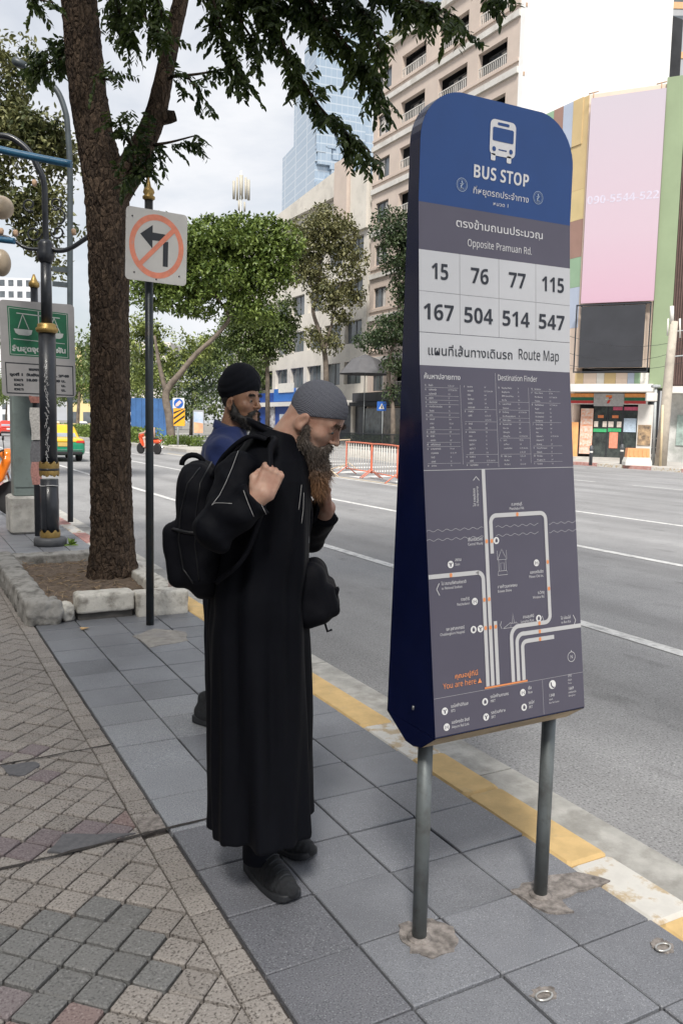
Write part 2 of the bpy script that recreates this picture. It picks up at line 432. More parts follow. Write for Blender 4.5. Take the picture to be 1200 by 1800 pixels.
# hatched white area in front of the median nose
for i in range(9):
    yy = 20.5 + i * 2.4; b = MB(); z = ROAD_Z + .006
    b.add([(13.1, yy, z), (18.6, yy + 1.2, z), (18.6, yy + 2.0, z), (13.1, yy + .8, z)], [(0, 1, 2, 3)]); b.build('lane_line', MATS['road_white'], road)
MATS['road_cream'] = mat('road_cream', (.66, .56, .40), .8, .1, 10, coord='World')
strip(12.62, 12.74, 17, 43, ROAD_Z + .005, 'lane_line', 'road_cream')

# ---- near pavement: slab, kerb stones, tiles, border pavers, diagonal pavers
sw = MB(); sw.b2((-14, -8, -.30), (2.066, 70, -.022)); sw = tag(sw.build('sidewalk', MATS['mortar']), kind='structure')
MATS['kerb_yellow'] = mat('kerb_yellow', (.66, .46, .21), .8, .10, 9, coord='World', bump=.15, bscale=80, dirt=(.46, .36, .22), dscale=8, dpos=(.56, .82))
MATS['kerb_white'] = mat('kerb_white', (.66, .64, .60), .8, .08, 9, coord='World', bump=.15, bscale=80, dirt=(.50, .40, .27), dscale=9, dpos=(.50, .58))
MATS['kerb_red'] = mat('kerb_red', (.50, .25, .22), .8, .2, 9, coord='World', dirt=(.55, .45, .42), dscale=8)
kerb = thing('kerb', None, None); tag(kerb, kind='structure')
segs = [(-2.2, 'y'), (-.6, 'y'), (.5, 'y'), (1.66, 'w'), (2.045, 'y'), (2.665, 'y'), (3.092, 'w'), (3.548, 'y'), (4.5, 'y'), (5.2, 'w'), (5.7, 'y'), (6.7, 'y'),
        (7.7, 'w'), (8.6, 'r'), (9.6, 'w'), (10.6, 'r'), (11.6, 'w'), (12.6, 'r'), (13.6, 'w'), (14.6, 'r'), (15.6, 'w'), (16.6, 'r'), (17.6, 'w'), (18.6, 'r'), (60, 'w')]
for (y0, c), (y1, _) in zip(segs[:-1], segs[1:]):
    g = .002 if c in 'yw' and y1 < 5 else .006
    k = MB(); k.b2((2.070, y0 + g, -.30), (2.262, y1 - g, random.uniform(-.001, .003)), .012)
    k.build('kerb_stone', MATS[{'y': 'kerb_yellow', 'w': 'kerb_white', 'r': 'kerb_red'}[c]], kerb)

def slab_mesh(name, dx, dy, h, bev, m):
    return MB().box((0, 0, -h / 2), (dx, dy, h), None, bev).mesh(name, m)
T = .302
tile_me = {k: slab_mesh('tile', T - .0075, T - .0075, .05, .003, MATS[k]) for k in ('tile', 'tile_rough', 'tile_dark')}
rt = random.Random(3)
for j in range(-3, 52):
    for i in range(4):
        x = .868 + T * (i + .5); yy = 1.69 + T * (j + .5)
        if x > .8 and 6.4 < yy < 8.95: continue                # planter
        kind = 'tile'
        if i == 0 and 2.9 < yy < 4.3: kind = 'tile_rough'
        elif i == 0 and 1.4 < yy < 2.9: kind = 'tile_dark'
        elif i == 1 and 3.8 < yy < 4.4: kind = 'tile_rough'
        o = obj_from(tile_me[kind], 'tile', sw, (x, yy, rt.uniform(-.003, .0015)))
        o.rotation_euler = (rt.gauss(0, .0035), rt.gauss(0, .0035), rt.gauss(0, .003))
# left of the planter and beyond it the tiles run on to the building side
for j in range(24, 52):
    for i in range(-3, 0):
        x = .868 + T * (i + .5); yy = 1.69 + T * (j + .5)
        if yy < 9.1: continue
        o = obj_from(tile_me['tile'], 'tile', sw, (x, yy, rt.uniform(-.003, .0015)))
# border row
bp_me = slab_mesh('border_paver', .092, .1025, .04, .004, MATS['paver'])
y = 1.0; k = 0
while y < 9.2:
    if not (2.925 < y < 3.02) and not (y > 6.3 and y < 9.2 and False):
        o = obj_from(bp_me, 'border_paver', sw, (.813, y, rt.uniform(-.004, .001))); o.rotation_euler = (0, rt.gauss(0, .01), rt.gauss(0, .015))
    y += .1085
# diagonal field: square pavers, 0.1117 pitch, turned 45 degrees
PS = .1117; base = Vector((.442, 2.531)); c45 = math.sqrt(.5)
pv_me = {k: slab_mesh('paver', PS - .0085, PS - .0085, .04, .005, MATS[k]) for k in ('paver', 'paver_purple', 'paver_pink', 'paver_green')}
def clip_poly(poly, nx, ny, c):          # keep nx*x+ny*y <= c
    out = []
    for a, b2 in zip(poly, poly[1:] + poly[:1]):
        da, db = nx * a[0] + ny * a[1] - c, nx * b2[0] + ny * b2[1] - c
        if da <= 0: out.append(a)
        if (da < 0) != (db < 0):
            t = da / (da - db); out.append((a[0] + (b2[0] - a[0]) * t, a[1] + (b2[1] - a[1]) * t))
    return out
far_pv = MB(); n_pv = 0
CR1 = lambda x: 3.82 + (x - .36) * .06; CR2 = lambda x: 2.90 + (x - .26) * .05
for i in range(-70, 71):
    for j in range(-70, 71):
        cx = base.x + ((i + .5) * c45 + (j + .5) * c45) * PS; cyy = base.y + ((i + .5) * c45 - (j + .5) * c45) * PS
        if not (-1.6 < cx < .80 and 1.1 < cyy < 12): continue
        # only what the photograph can see (left frame edge) plus a margin
        q = Vector((cx, cyy, 0)) - Vector((0, 0, CAM_H)); dep = q.dot(C_F)
        if dep < .3 or q.dot(C_R) / dep * FPX + 600 < -160: continue
        if abs(cyy - CR2(cx)) < .012 and False: continue
        kind = 'paver'
        row = round((cyy - cx) / (2 * c45 * PS) * 1.0)
        if (3.0 < cyy < 3.14) or (2.30 < cyy < 2.47 and cx < .36): kind = 'paver_purple'
        if 3.93 < cyy < 4.02 and cx < .62: kind = 'paver_purple'
        if 1.96 < cyy < 2.06 and cx < .44: kind = 'paver_pink'
        if 3.08 < cyy < 3.16 and .45 < cx: kind = 'paver_pink'
        if 2.12 < cyy < 2.56 and .20 < cx < .62 and (cyy - 2.12) + (cx - .2) > .05 and (cx - .62) + (2.2 - cyy) < .12: kind = 'paver_green'
        if rt.random() < .03: kind = 'paver_purple'
        whole = cx + PS * c45 < .762
        z = rt.uniform(-.005, .0015)
        if whole and cyy < 4.75 and n_pv < 295:
            o = obj_from(pv_me[kind], 'paver', sw, (cx, cyy, z), R_(45)); o.rotation_euler = (rt.gauss(0, .008), rt.gauss(0, .008), R_(45) + rt.gauss(0, .01)); n_pv += 1
        elif whole and cyy > 4.75:
            far_pv.box((cx, cyy, z - .02), (PS - .0085, PS - .0085, .04), rotz(R_(45)), .004)
        else:
            h = (PS - .008) * c45; poly = clip_poly([(cx - h, cyy), (cx, cyy - h), (cx + h, cyy), (cx, cyy + h)], 1, 0, .760)
            if len(poly) >= 3:
                if cyy > 4.75: far_pv.prism(poly, -.04, z)
                else:
                    m_ = MB().prism(poly, -.04, z); m_.build('paver', MATS[kind], sw)
tag(far_pv.build('paver_field', MATS['paver'], sw), kind='stuff')
# the two saw cuts across the pavers with slate-grey repairs
def crack(fn, x0, x1, w, name='crack_seam', m='slate'):
    V = []; F = []; n = 26
    for i in range(n + 1):
        x = x0 + (x1 - x0) * i / n; yy = fn(x) + rt.uniform(-.004, .004); ww = w * rt.uniform(.5, 1.2)
        V += [(x, yy - ww, .0035), (x, yy + ww, .0035)]
        if i: F.append((2 * i - 2, 2 * i, 2 * i + 1, 2 * i - 1))
    b = MB(); b.add(V, F); b.build(name, MATS['crack'] if m == 'crack' else MATS[m], sw)
MATS['crack'] = mat('crack', (.045, .04, .038), .95, .3, 30, coord='World')
crack(CR1, -.3, .868, .006, m='crack'); crack(CR2, -.3, 1.2, .008, m='crack')
def blob(name, m, pts, z, h=.004, rough=.012, sub=3):
    P = []
    for a, b2 in zip(pts, pts[1:] + pts[:1]):
        for k in range(sub):
            t = k / sub; P.append((a[0] + (b2[0] - a[0]) * t + rt.uniform(-rough, rough), a[1] + (b2[1] - a[1]) * t + rt.uniform(-rough, rough)))
    V = [(x, y, z + h) for x, y in P] + [(x, y, z - .03) for x, y in P]; n = len(P)
    b = MB(); b.add(V, [tuple(range(n))] + [(i, n + i, n + (i + 1) % n, (i + 1) % n) for i in range(n)]); return b.build(name, m, sw)
blob('slate_repair', MATS['slate'], [(.50, 3.06), (.62, 3.00), (.74, 2.955), (.60, 2.93), (.47, 2.92), (.43, 2.95)], .0, .003, .006)
blob('slate_repair', MATS['slate'], [(.36, 3.81), (.50, 3.80), (.52, 3.74), (.44, 3.66), (.38, 3.70)], .0, .003, .006)
blob('mortar_patch', MATS['patch'], [(.765, 2.94), (.862, 2.94), (.864, 3.06), (.77, 3.05)], .0, .001, .003)
# rough concrete footings round the sign posts and a sandy patch by the traffic sign
def disc_pts(cx, cy, rx, ry, n=9): return [(cx + rx * math.cos(t) * rt.uniform(.85, 1.1), cy + ry * math.sin(t) * rt.uniform(.85, 1.1)) for t in [2 * math.pi * k / n for k in range(n)]]
blob('footing_patch', MATS['patch'], disc_pts(1.385, 1.925, .105, .095), .001, .004, .01)
blob('footing_patch', MATS['patch'], [(1.76, 2.0), (1.80, 1.85), (1.87, 1.82), (1.90, 1.90), (2.0, 1.90), (2.12, 1.90), (2.06, 2.0), (1.92, 2.03), (1.84, 2.02)], .001, .004, .01)
blob('sand_patch', MATS['sand_patch'], [(1.48, 5.45), (1.78, 5.52), (1.84, 5.78), (1.66, 5.95), (1.46, 5.80)], .001, .003, .015)
blob('sand_patch', MATS['sand_patch'], [(1.10, 2.98), (1.19, 2.99), (1.20, 3.10), (1.06, 3.04)], .001, .003, .01)
# little lifting rings set into two tiles
ringm = M('ring_steel', (.62, .61, .58), .35, .1, 20, metal=.8)
for (x, yy) in ((1.51, 1.56), (1.98, 1.56)):
    blob('ring_pocket', MATS['patch'], disc_pts(x + .012, yy + .012, .04, .032), .001, .002, .006)
    pth = [(x + .026 * math.cos(t), yy + .016 * math.sin(t), .008) for t in [2 * math.pi * k / 14 for k in range(15)]]
    MB().tube(pth, .0035, 6, False).build('lifting_ring', ringm, sw)

# ---- far side: median island, far pavement
MATS['far_pave'] = mat('far_pave', (.45, .43, .40), .9, .15, 1.2, coord='World', dirt=(.35, .34, .32), dscale=.8)
med = MB(); med.prism([(14.2, 44.5), (15.2, 43.2), (18.6, 43.2), (19.4, 44.5), (19.4, 260), (14.2, 260)], -.3, .04)
tag(med.build('median_island', MATS['far_pave']), kind='structure')
fp = MB(); fp.b2((29.6, 19, -.3), (36, 300, .03)); fp.b2((29.6, -60, -.3), (36, 1.5, .03))
fp = tag(fp.build('far_sidewalk', MATS['far_pave']), kind='structure')
for i in range(14):
    k = MB(); k.b2((29.35, 19 + i * 1.6 + .01, -.3), (29.598, 19 + (i + 1) * 1.6 - .01, .035)); k.build('kerb_stone', MATS[('kerb_red', 'kerb_white')[i % 2]], fp)
k = MB(); k.b2((29.35, 41.6, -.3), (29.598, 300, .035)); k.build('kerb_stone', MATS['concrete'], fp)
# ================================================================== BUS STOP SIGN
SX0, SW_, SROT = 1.300, .565, .012
_fz = [0.60, .672, 1.10, 1.43, 1.73, 2.05, 2.18, 2.6]; _fy = [1.806, 1.814, 1.872, 1.917, 1.954, 1.976, 1.985, 1.985]
_bz = [0.6, .672, 1.42, 2.33, 2.6]; _by = [2.075, 2.073, 2.05, 2.037, 2.037]
def sF(z): return float(np.interp(z, _fz, _fy))
def sB(z): return float(np.interp(z, _bz, _by))
def fpt(u, z, eps=.0012):              # face coordinates -> place
    x = u * SW_; return Vector((SX0 + x, sF(z) - eps, z + (x - SW_ / 2) * SROT + .001))
sign = thing('bus_stop_sign', 'tall blue and grey bus stop sign with route numbers and map on two posts', 'bus stop sign', (1.585, 1.94, 0))
def par(o, root):                      # world-built mesh under a root standing elsewhere
    o.parent = root; o.matrix_parent_inverse = Matrix.Translation(-Vector(root.location)); return o
def keep(o, root): return par(o, root)
navy = M('sign_navy', (.006, .010, .050), .22, .1, 6, coord='World', coat=.3)
TOPZ, RAD = 2.497, .145
def halfcut(z):                        # inset of the outline at height z (rounded top corners)
    d = z - (TOPZ - RAD)
    return 0 if d <= 0 else RAD - math.sqrt(max(0, RAD * RAD - d * d))
rows = [.684, .9, 1.10, 1.25, 1.43, 1.6, 1.73, 1.9, 2.05, 2.18, 2.27] + [TOPZ - RAD + RAD * math.sin(t) for t in np.linspace(0, math.pi / 2, 12)]
def sheet(z0, z1, eps, name, m, u0=0.0, u1=1.0, nx=1, parent=sign):
    zs = [z0] + [z for z in rows if z0 + 1e-4 < z < z1 - 1e-4] + [z1]; V = []; F = []
    for z in zs:
        c = halfcut(z) / SW_
        for k in range(nx + 1):
            uu = u0 + (u1 - u0) * k / nx; uu = min(max(uu, c), 1 - c); V.append(fpt(uu, z, eps))
    for i in range(len(zs) - 1):
        for k in range(nx):
            a = i * (nx + 1) + k; F.append((a, a + 1, a + nx + 2, a + nx + 1))
    return par(MB().add(V, F).build(name, m), parent)
# body shell
b = MB(); V = []; n = len(rows)
for z in rows:
    c = halfcut(z) / SW_; u0, u1 = c, 1 - c
    f0, f1 = fpt(u0, z, 0), fpt(u1, z, 0); k0, k1 = f0.copy(), f1.copy(); k0.y = k1.y = sB(z)
    V += [f0, f1, k1, k0]
F = [(4 * i + j, 4 * i + (j + 1) % 4, 4 * i + 4 + (j + 1) % 4, 4 * i + 4 + j) for i in range(n - 1) for j in range(4)]
F.append((4 * n - 4, 4 * n - 3, 4 * n - 2, 4 * n - 1)); b.add(V, F)
# keel below the body
lo = [(sF(.684), .684), (1.885, .634), (1.925, .624), (1.965, .626), (sB(.684), .684)]
P0 = [Vector((SX0, y, z - SW_ / 2 * SROT)) for y, z in lo]; P1 = [Vector((SX0 + SW_, y, z + SW_ / 2 * SROT)) for y, z in lo]
b.add(P0 + P1, [(0, 1, 2, 3, 4), (9, 8, 7, 6, 5)] + [(i, 5 + i, 6 + i, i + 1) for i in range(1, 4)])
par(b.build('body', navy), sign)
tan = M('sign_underside', (.42, .33, .22), .7, .2, 10, coord='World')
par(MB().add([P0[0] + Vector((.004, .001, -.001)), P0[1] + Vector((.004, 0, -.001)), P1[1] + Vector((-.004, 0, -.001)), P1[0] + Vector((-.004, .001, -.001))], [(0, 1, 2, 3)]).build('underside_pan', tan), sign)
for z in (.735,):
    par(MB().sphere((SX0 - .001, 1.93, .735), (.003, .005, .007), 8, 6).build('screw', M('screw_steel', (.5, .5, .5), .35, metal=.9)), sign)
post_m = M('post_steel', (.155, .175, .18), .48, .16, 5, coord='World', metal=.35, bump=.05, bscale=200, dirt=(.10, .10, .10), dscale=12)
for x, y, z1 in ((1.350, 1.933, .67), (1.842, 1.944, .70)):
    q = MB(); q.lathe([(.0225, -.02), (.0225, z1)], 24, (x, y, 0)); par(q.build('post', post_m), sign)
    q = MB(); q.lathe([(.040, 0.0), (.036, .006), (.0245, .010)], 16, (x, y, .003)); par(q.build('post_footing', MATS['patch']), sign)
# printed sheets
m_blue = M('print_blue', (.013, .058, .215), .42, .05, 5, coord='World')
m_plum = M('print_plum', (.092, .086, .122), .45, .04, 5, coord='World')
m_grey = M('print_grey', (.56, .57, .60), .45, .03, 5, coord='World')
m_ltxt = M('print_light', (.66, .66, .68), .5, .02, 5)
m_wht = M('print_white', (.80, .80, .80), .5, .02, 5)
m_dtxt = M('print_dark', (.022, .026, .038), .5, .02, 5)
m_org = M('print_orange', (.82, .30, .11), .5, .02, 5)
m_line = M('print_line', (.33, .33, .36), .5, .02, 5)
E1 = .0012
hd = sheet(2.182, TOPZ - .0005, E1, 'header_panel', m_blue)
nm = sheet(2.050, 2.182, E1, 'stop_name_panel', m_plum)
for r, (z0, z1) in enumerate(((1.9358, 2.050), (1.8212, 1.9342))):
    for c in range(4):
        u0, u1 = c * .2525 - .002 if c else 0.0, (c + 1) * .2525 - .0055 if c < 3 else 1.0
        sheet(z0, z1, E1, 'route_number_cell', m_grey, u0, u1)
sheet(1.8205, 2.0495, .0006, 'cell_joint_sheet', m_line)
sheet(1.728, 1.8195, E1, 'map_title_panel', m_grey)
mp = sheet(.688, 1.728, E1, 'map_panel', m_plum)

# lettering
_hV, _ = text_mesh(sans('H'), 1.0); CAPH = float(_hV[:, 1].max() - _hV[:, 1].min())
class Print:
    """collects flat print that lies on the sign face"""
    def __init__(s, eps=.0024): s.V = []; s.F = []; s.eps = eps; s.Q = []
    def text(s, body, u, z, cap, align='LEFT', width=None, bold=0.0, sx=.86, rot=0, res=2):
        if body.strip(): s.Q.append((body, u, z, cap, align, width, bold, sx, rot, res))
        return s
    def flush(s):
        grp = {}
        for r in s.Q:
            lat = all(ord(c) < 128 for c in r[0]); grp.setdefault((0.0 if lat else min(r[6], .008), r[9]), []).append(r)
        for (bo, res), rs in grp.items():
            for r, (V, F) in zip(rs, text_batch([sans(r[0].strip(), r[6] >= .011) if r[3] > .0143 else r[0].strip() for r in rs], bo, res)):
                body, u, z, cap, align, width, bold, sx, rot, _ = r
                if not len(V): continue
                V = V * (cap / CAPH); V[:, 0] *= sx; w = V[:, 0].max()
                if width: V[:, 0] *= width * SW_ / w; w = width * SW_
                V[:, 0] += {'LEFT': 0, 'CENTER': -w / 2, 'RIGHT': -w}[align]
                if rot: V = np.stack([-V[:, 1], V[:, 0], V[:, 2]], 1)
                o = len(s.V)
                for p in V: s.V.append(fpt(u + p[0] / SW_, z + p[1], s.eps))
                s.F += [tuple(i + o for i in f) for f in F]
        s.Q = []
    def poly(s, pts, lift=0.0):
        o = len(s.V); s.V += [fpt(u, z, s.eps + lift) for u, z in pts]; s.F.append(tuple(range(o, o + len(pts)))); return s
    def line(s, pts, w, closed=False):          # polyline of width w (metres)
        P = [Vector((u * SW_, z)) for u, z in pts]; n = len(P); A = []
        for i in range(n):
            a = P[(i - 1) % n] if closed or i else P[i]; c = P[(i + 1) % n] if closed or i < n - 1 else P[i]
            t = (c - a).normalized(); nn = Vector((-t.y, t.x)); A.append((P[i] + nn * w / 2, P[i] - nn * w / 2))
        o = len(s.V)
        for a, b2 in A: s.V += [fpt(a.x / SW_, a.y, s.eps), fpt(b2.x / SW_, b2.y, s.eps)]
        for i in range(n if closed else n - 1):
            j = (i + 1) % n; s.F.append((o + 2 * i, o + 2 * i + 1, o + 2 * j + 1, o + 2 * j))
        return s
    def disc(s, u, z, r, n=20, lift=0.0): return s.poly([(u + r * math.cos(2 * math.pi * k / n) / SW_, z + r * math.sin(2 * math.pi * k / n)) for k in range(n)], lift)
    def ring(s, u, z, r, w, n=24): return s.line([(u + r * math.cos(2 * math.pi * k / n) / SW_, z + r * math.sin(2 * math.pi * k / n)) for k in range(n)], w, True)
    def rrect(s, u0, u1, z0, z1, r, lift=0.0, n=5):
        pts = []
        for (cu, cz, a0) in ((u1 - r / SW_, z1 - r, 0), (u0 + r / SW_, z1 - r, 90), (u0 + r / SW_, z0 + r, 180), (u1 - r / SW_, z0 + r, 270)):
            for k in range(n + 1):
                a = R_(a0 + 90 * k / n); pts.append((cu + r * math.cos(a) / SW_, cz + r * math.sin(a)))
        return s.poly(pts, lift)
    def build(s, name, m, parent=sign):
        s.flush(); me = bpy.data.meshes.new(name); me.from_pydata([tuple(v) for v in s.V], [], s.F); me.materials.append(m)
        o = obj_from(me, name); 
        if name not in ('route_number', 'route_band'): o['kind'] = 'stuff'
        if parent is sign: return par(o, sign)
        o.parent = parent; return o
# header: bus pictogram, BUS STOP, Thai line, two seals
q = Print(.0024); q.rrect(.424, .592, 2.345, 2.446, .016)
for u in (.448, .552): q.rrect(u - .014, u + .016, 2.330, 2.350, .004)
q.build('bus_pictogram', m_ltxt, hd)
q = Print(.0032); q.rrect(.440, .577, 2.386, 2.424, .005); q.rrect(.470, .546, 2.431, 2.439, .003); q.disc(.452, 2.363, .0068); q.disc(.563, 2.363, .0068)
q.rrect(.480, .536, 2.3615, 2.3645, .001); q.build('pictogram_cutout', m_blue, hd)
q = Print(); q.text('BUS STOP', .508, 2.273, .036, 'CENTER', .37, .012); q.build('lettering', m_ltxt, hd)
q = Print(); q.text('ที่หยุดรถประจำทาง', .512, 2.228, .0185, 'CENTER', .37); q.text('หมวด 1', .510, 2.204, .0105, 'CENTER', .10); q.build('lettering', m_ltxt, hd)
for u, z in ((.258, 2.246), (.762, 2.248)):
    q = Print(); q.ring(u, z, .0185, .0016); q.ring(u, z, .0145, .0007)
    q.line([(u, z - .011), (u - .006, z - .004), (u + .004, z + .002), (u - .002, z + .011)], .0045); q.line([(u - .012, z + .002), (u + .012, z + .004)], .002)
    q.line([(u - .010, z - .010), (u + .012, z - .009)], .0022); q.build('seal', M('print_seal', (.34, .42, .56), .5, .02, 5), hd)
# stop name
q = Print(); q.text('ตรงข้ามถนนประมวญ', .512, 2.127, .023, 'CENTER', .578, .006); q.text('Opposite Pramuan Rd.', .510, 2.076, .0205, 'CENTER', .428, .004); q.build('lettering', m_ltxt, nm)
# route numbers
for r, row in enumerate((('15', '76', '77', '115'), ('167', '504', '514', '547'))):
    for c, t in enumerate(row):
        q = Print(); q.text(t, (.126, .377, .626, .876)[c] - (.003, .012)[r], (1.972, 1.857)[r], .0445, 'CENTER', {2: .118, 3: .19}[len(t)] * (.86 if t == '115' else 1) * (.90 if t == '15' else 1), .022); q.build('route_number', m_dtxt)
q = Print(); q.text('แผนที่เส้นทางเดินรถ', .045, 1.758, .026, 'LEFT', .545, .006); q.text('Route Map', .628, 1.760, .031, 'LEFT', .29, .005); q.build('lettering', m_dtxt)
# destination finder
q = Print(); q.text('ค้นหาปลายทาง', .02, 1.690, .0145, 'LEFT', .225, .008); q.text('Destination Finder', .487, 1.694, .0165, 'LEFT', .272, .008)
TH1 = 'ก กิ่งแก้ว|ข ขนส่งเอกมัย|  ขนส่งสายใต้|จ จตุจักร|ช เซ็นทรัลเวิลด์|ด ดอนเมือง (สนามบิน)|  ดินแดง|น นานา|บ บางกะปิ|  บางนา|  บางซื่อ|ป ประตูน้ำ|พ พาหุรัด|  เพลินจิต|ฟ แฟชั่นไอส์แลนด์|ม ม.เกษตรศาสตร์|  มาบุญครอง|  มีนบุรี|  เมเจอร์|ย เยาวราช'.split('|')
TH2 = 'ร รพ.กลาง|  รพ.ราชวิถี|  รังสิต|  รัชดาภิเษก|  ราชดำริ|  ราชประสงค์|ล ลาดพร้าว|  ลุมพินี|  |ว วิภาวดี|  วิทยุ|ส สนามหลวง|  สยาม|  สะพานควาย|  สุขุมวิท 3|  สุขุมวิท 71|  สุรวงศ์|ห หมอชิต 2|  หลักสี่|อ อนุสาวรีย์ชัยฯ'.split('|')
EN1 = 'B Bang Kapi Market|  Bang Kapi Int.|  BMA General Hosp.|  Bon Kai|C Central World|  Chinatown|D Din Daeng|  Don Mueang (airport)|F Fashion Island|K Kasetsart Univ.|  Khao San|  Khlong San|  Khlong Tan|L Lak Si|  Lat Phrao|  Lumphini Park| |M MBK Center|  Min Buri|  Mo Chit 2'.split('|')
EN2 = 'N Nonthaburi|P Phloen Chit Int.|  Phra Khanong|  Pratunam|R Ramkhamhaeng|  Rangsit|  Ratchadamnoen|  Ratchadaphisek|  Ratchaprarop|S Sanam Luang|  Saphan Phut|  Siam|  Sukhumvit 3|  Sukhumvit 71|  Surawong|V Victory Monument|  Vibhavadi|W Wat Saket|  Wongwian Yai|Y Yaowarat'.split('|')
nums = ['15', '77, 514', '504', '76', '15, 77, 504, 514', '115', '167', '547', '77', '15, 76, 167']
rq = random.Random(5)
for cu, cn, names, w in ((.025, .165, TH1, .105), (.265, .395, TH2, .1), (.490, .62, EN1, .11), (.715, .84, EN2, .11)):
    for i, t in enumerate(names):
        z = 1.6715 - i * .01195 - .002; ini = t[0] != ' '
        if t.strip():
            if ini: q.text(t[0], cu, z, .0056, 'LEFT', None, .02, .9, res=1)
            q.text(t[2:], cu + .022, z, .0050, 'LEFT', None, .004, .78, res=1)
        q.text(rq.choice(nums), cn, z, .0046, 'LEFT', None, .004, .75, res=1)
        if ini and i: q.line([(cu, z + .0085), (cu + .205, z + .0085)], .0005)
for u in (.243, .695): q.line([(u, 1.675), (u, 1.447)], .0006)
q.line([(.473, 1.715), (.473, 1.437)], .0007)
q.build('destination_list', m_ltxt, mp)
q = Print(); q.line([(0.0, 1.432), (1.0, 1.432)], .0018); q.line([(0, .795), (1, .795)], .0009); q.line([(.704, .793), (.704, .69)], .0009)
for zz in (1.262, 1.236):
    for ua, ub in ((.0, .352), (.435, .725), (.80, 1.0)):
        q.line([(ua + (ub - ua) * k / 60, zz + .0028 * math.sin((ua + (ub - ua) * k / 60) * 115)) for k in range(61)], .0011)
q.build('map_line_work', M('print_fine', (.50, .50, .53), .5, .02, 5), mp)
# route bands
m_band = M('print_band', (.56, .56, .57), .5, .02, 5)
def arc(cu, cz, r, a0, a1, n=7): return [(cu + r * math.cos(R_(a0 + (a1 - a0) * k / n)) / SW_, cz + r * math.sin(R_(a0 + (a1 - a0) * k / n))) for k in range(n + 1)]
W_ = .0125; zb = .803
def band(pts, name='route_band'): Print(.0026).line(pts, W_).build(name, m_band, mp)
band([(.370, 1.432), (.370, zb)])
band([(.404, 1.185), (.404, 1.27)] + arc(.440, 1.275, .0205, 180, 90) + [(.74, 1.2955)] + arc(.742, 1.275, .0205, 90, 0) + [(.778, 1.0)] + arc(.742, .985, .0205, 0, -90) + [(.60, .9645)] + arc(.560, .934, .0305, 90, 180) + [(.506, zb)])
band([(0.0, 1.134), (.31, 1.134)] + arc(.302, 1.1135, .0205, 90, 0) + [(.338, zb)])
band([(.404, .988), (.404, zb)]); 
band([(1.0, .940), (.60, .940)] + arc(.585, .916, .0245, 90, 180) + [(.5416, zb)])
band([(.80, .917), (.62, .917)] + arc(.607, .900, .0165, 90, 180) + [(.5778, zb)])
q = Print(.0036)
for u, z in ((.370, 1.222), (.404, 1.222), (.582, 1.2955), (.778, 1.146), (.778, 1.065), (.135, 1.134), (.338, 1.054), (.370, 1.054), (.338, .972), (.370, .972), (.404, .972), (.70, .9645), (.70, .940), (.70, .917)): q.rrect(u - .008, u + .008, z - .0058, z + .0058, .004)
q.rrect(.315, .60, .7975, .8025, .001)
q.poly([(.272, .818), (.299, .818), (.2855, .832)])
q.text('คุณอยู่ที่นี่', .275, .842, .013, 'RIGHT', .145, .008); q.text('You are here', .262, .818, .0155, 'RIGHT', .205, .006)
q.build('stop_marks', m_org, mp)
def lab(u, z, th, en, al='LEFT', w=1.0):
    q.text(th, u, z, .0088, al, None, .008, .85); q.text(en, u, z - .0125, .0080, al, None, .004, .80)
q = Print()
lab(.345, 1.226, 'เซ็นทรัลเวิลด์', 'Central World', 'RIGHT'); lab(.582, 1.322, 'ถ.เพชรบุรี', 'Phetchaburi Rd.', 'CENTER'); lab(.165, 1.172, 'สยาม', 'Siam')
lab(.075, 1.108, 'ไป สนามกีฬาแห่งชาติ', 'to National Stadium'); lab(.245, 1.058, 'ราชดำริ', 'Ratchadamri', 'RIGHT'); lab(.205, .979, 'รพ.จุฬาลงกรณ์', 'Chulalongkorn Hospital', 'RIGHT')
lab(.43, 1.082, 'ศาลท้าวมหาพรหม', 'Erawan Shrine'); lab(.745, 1.115, 'แยกเพลินจิต', 'Phloen Chit Int.', 'RIGHT'); lab(.745, 1.052, 'ถ.วิทยุ', 'Wireless Rd.', 'RIGHT')
lab(.665, .985, 'สวนลุมพินี', 'Lumphini Park', 'RIGHT'); lab(.925, .966, 'ไป บ่อนไก่', 'to Bon Kai', 'RIGHT')
q.text('ไป ราชปรารภ', .312, 1.325, .0085, 'LEFT', None, .008, .85, 1); q.text('to Ratchaprarop', .331, 1.325, .0078, 'LEFT', None, .004, .8, 1)
q.line([(.303, 1.400), (.322, 1.411), (.341, 1.400)], .0022); q.line([(.062, 1.114), (.045, 1.098), (.062, 1.080)], .0022); q.line([(.945, .975), (.962, .958), (.945, .940)], .0022)
q.line([(.445, .985), (.436, .974), (.445, .963)], .0014); q.line([(.722, .985), (.731, .974), (.722, .963)], .0014)
# little drawings: shrine and monument
q.line([(.435, 1.120), (.50, 1.120), (.495, 1.132), (.44, 1.132), (.435, 1.120)], .0011); q.line([(.444, 1.132), (.444, 1.165), (.491, 1.165), (.491, 1.132)], .0011)
q.line([(.437, 1.165), (.452, 1.180), (.467, 1.196), (.482, 1.180), (.498, 1.165), (.437, 1.165)], .0011); q.line([(.456, 1.135), (.456, 1.155), (.479, 1.155), (.479, 1.135)], .0009)
q.line([(.437, 1.165), (.437, 1.192)], .0009); q.line([(.498, 1.165), (.498, 1.192)], .0009)
q.line([(.455, .963), (.575, .963), (.54, .978), (.53, .975), (.522, 1.005), (.516, .975), (.505, .978), (.455, .963)], .0011); q.line([(.505, .965), (.505, .975), (.54, .975), (.54, .965)], .0009)
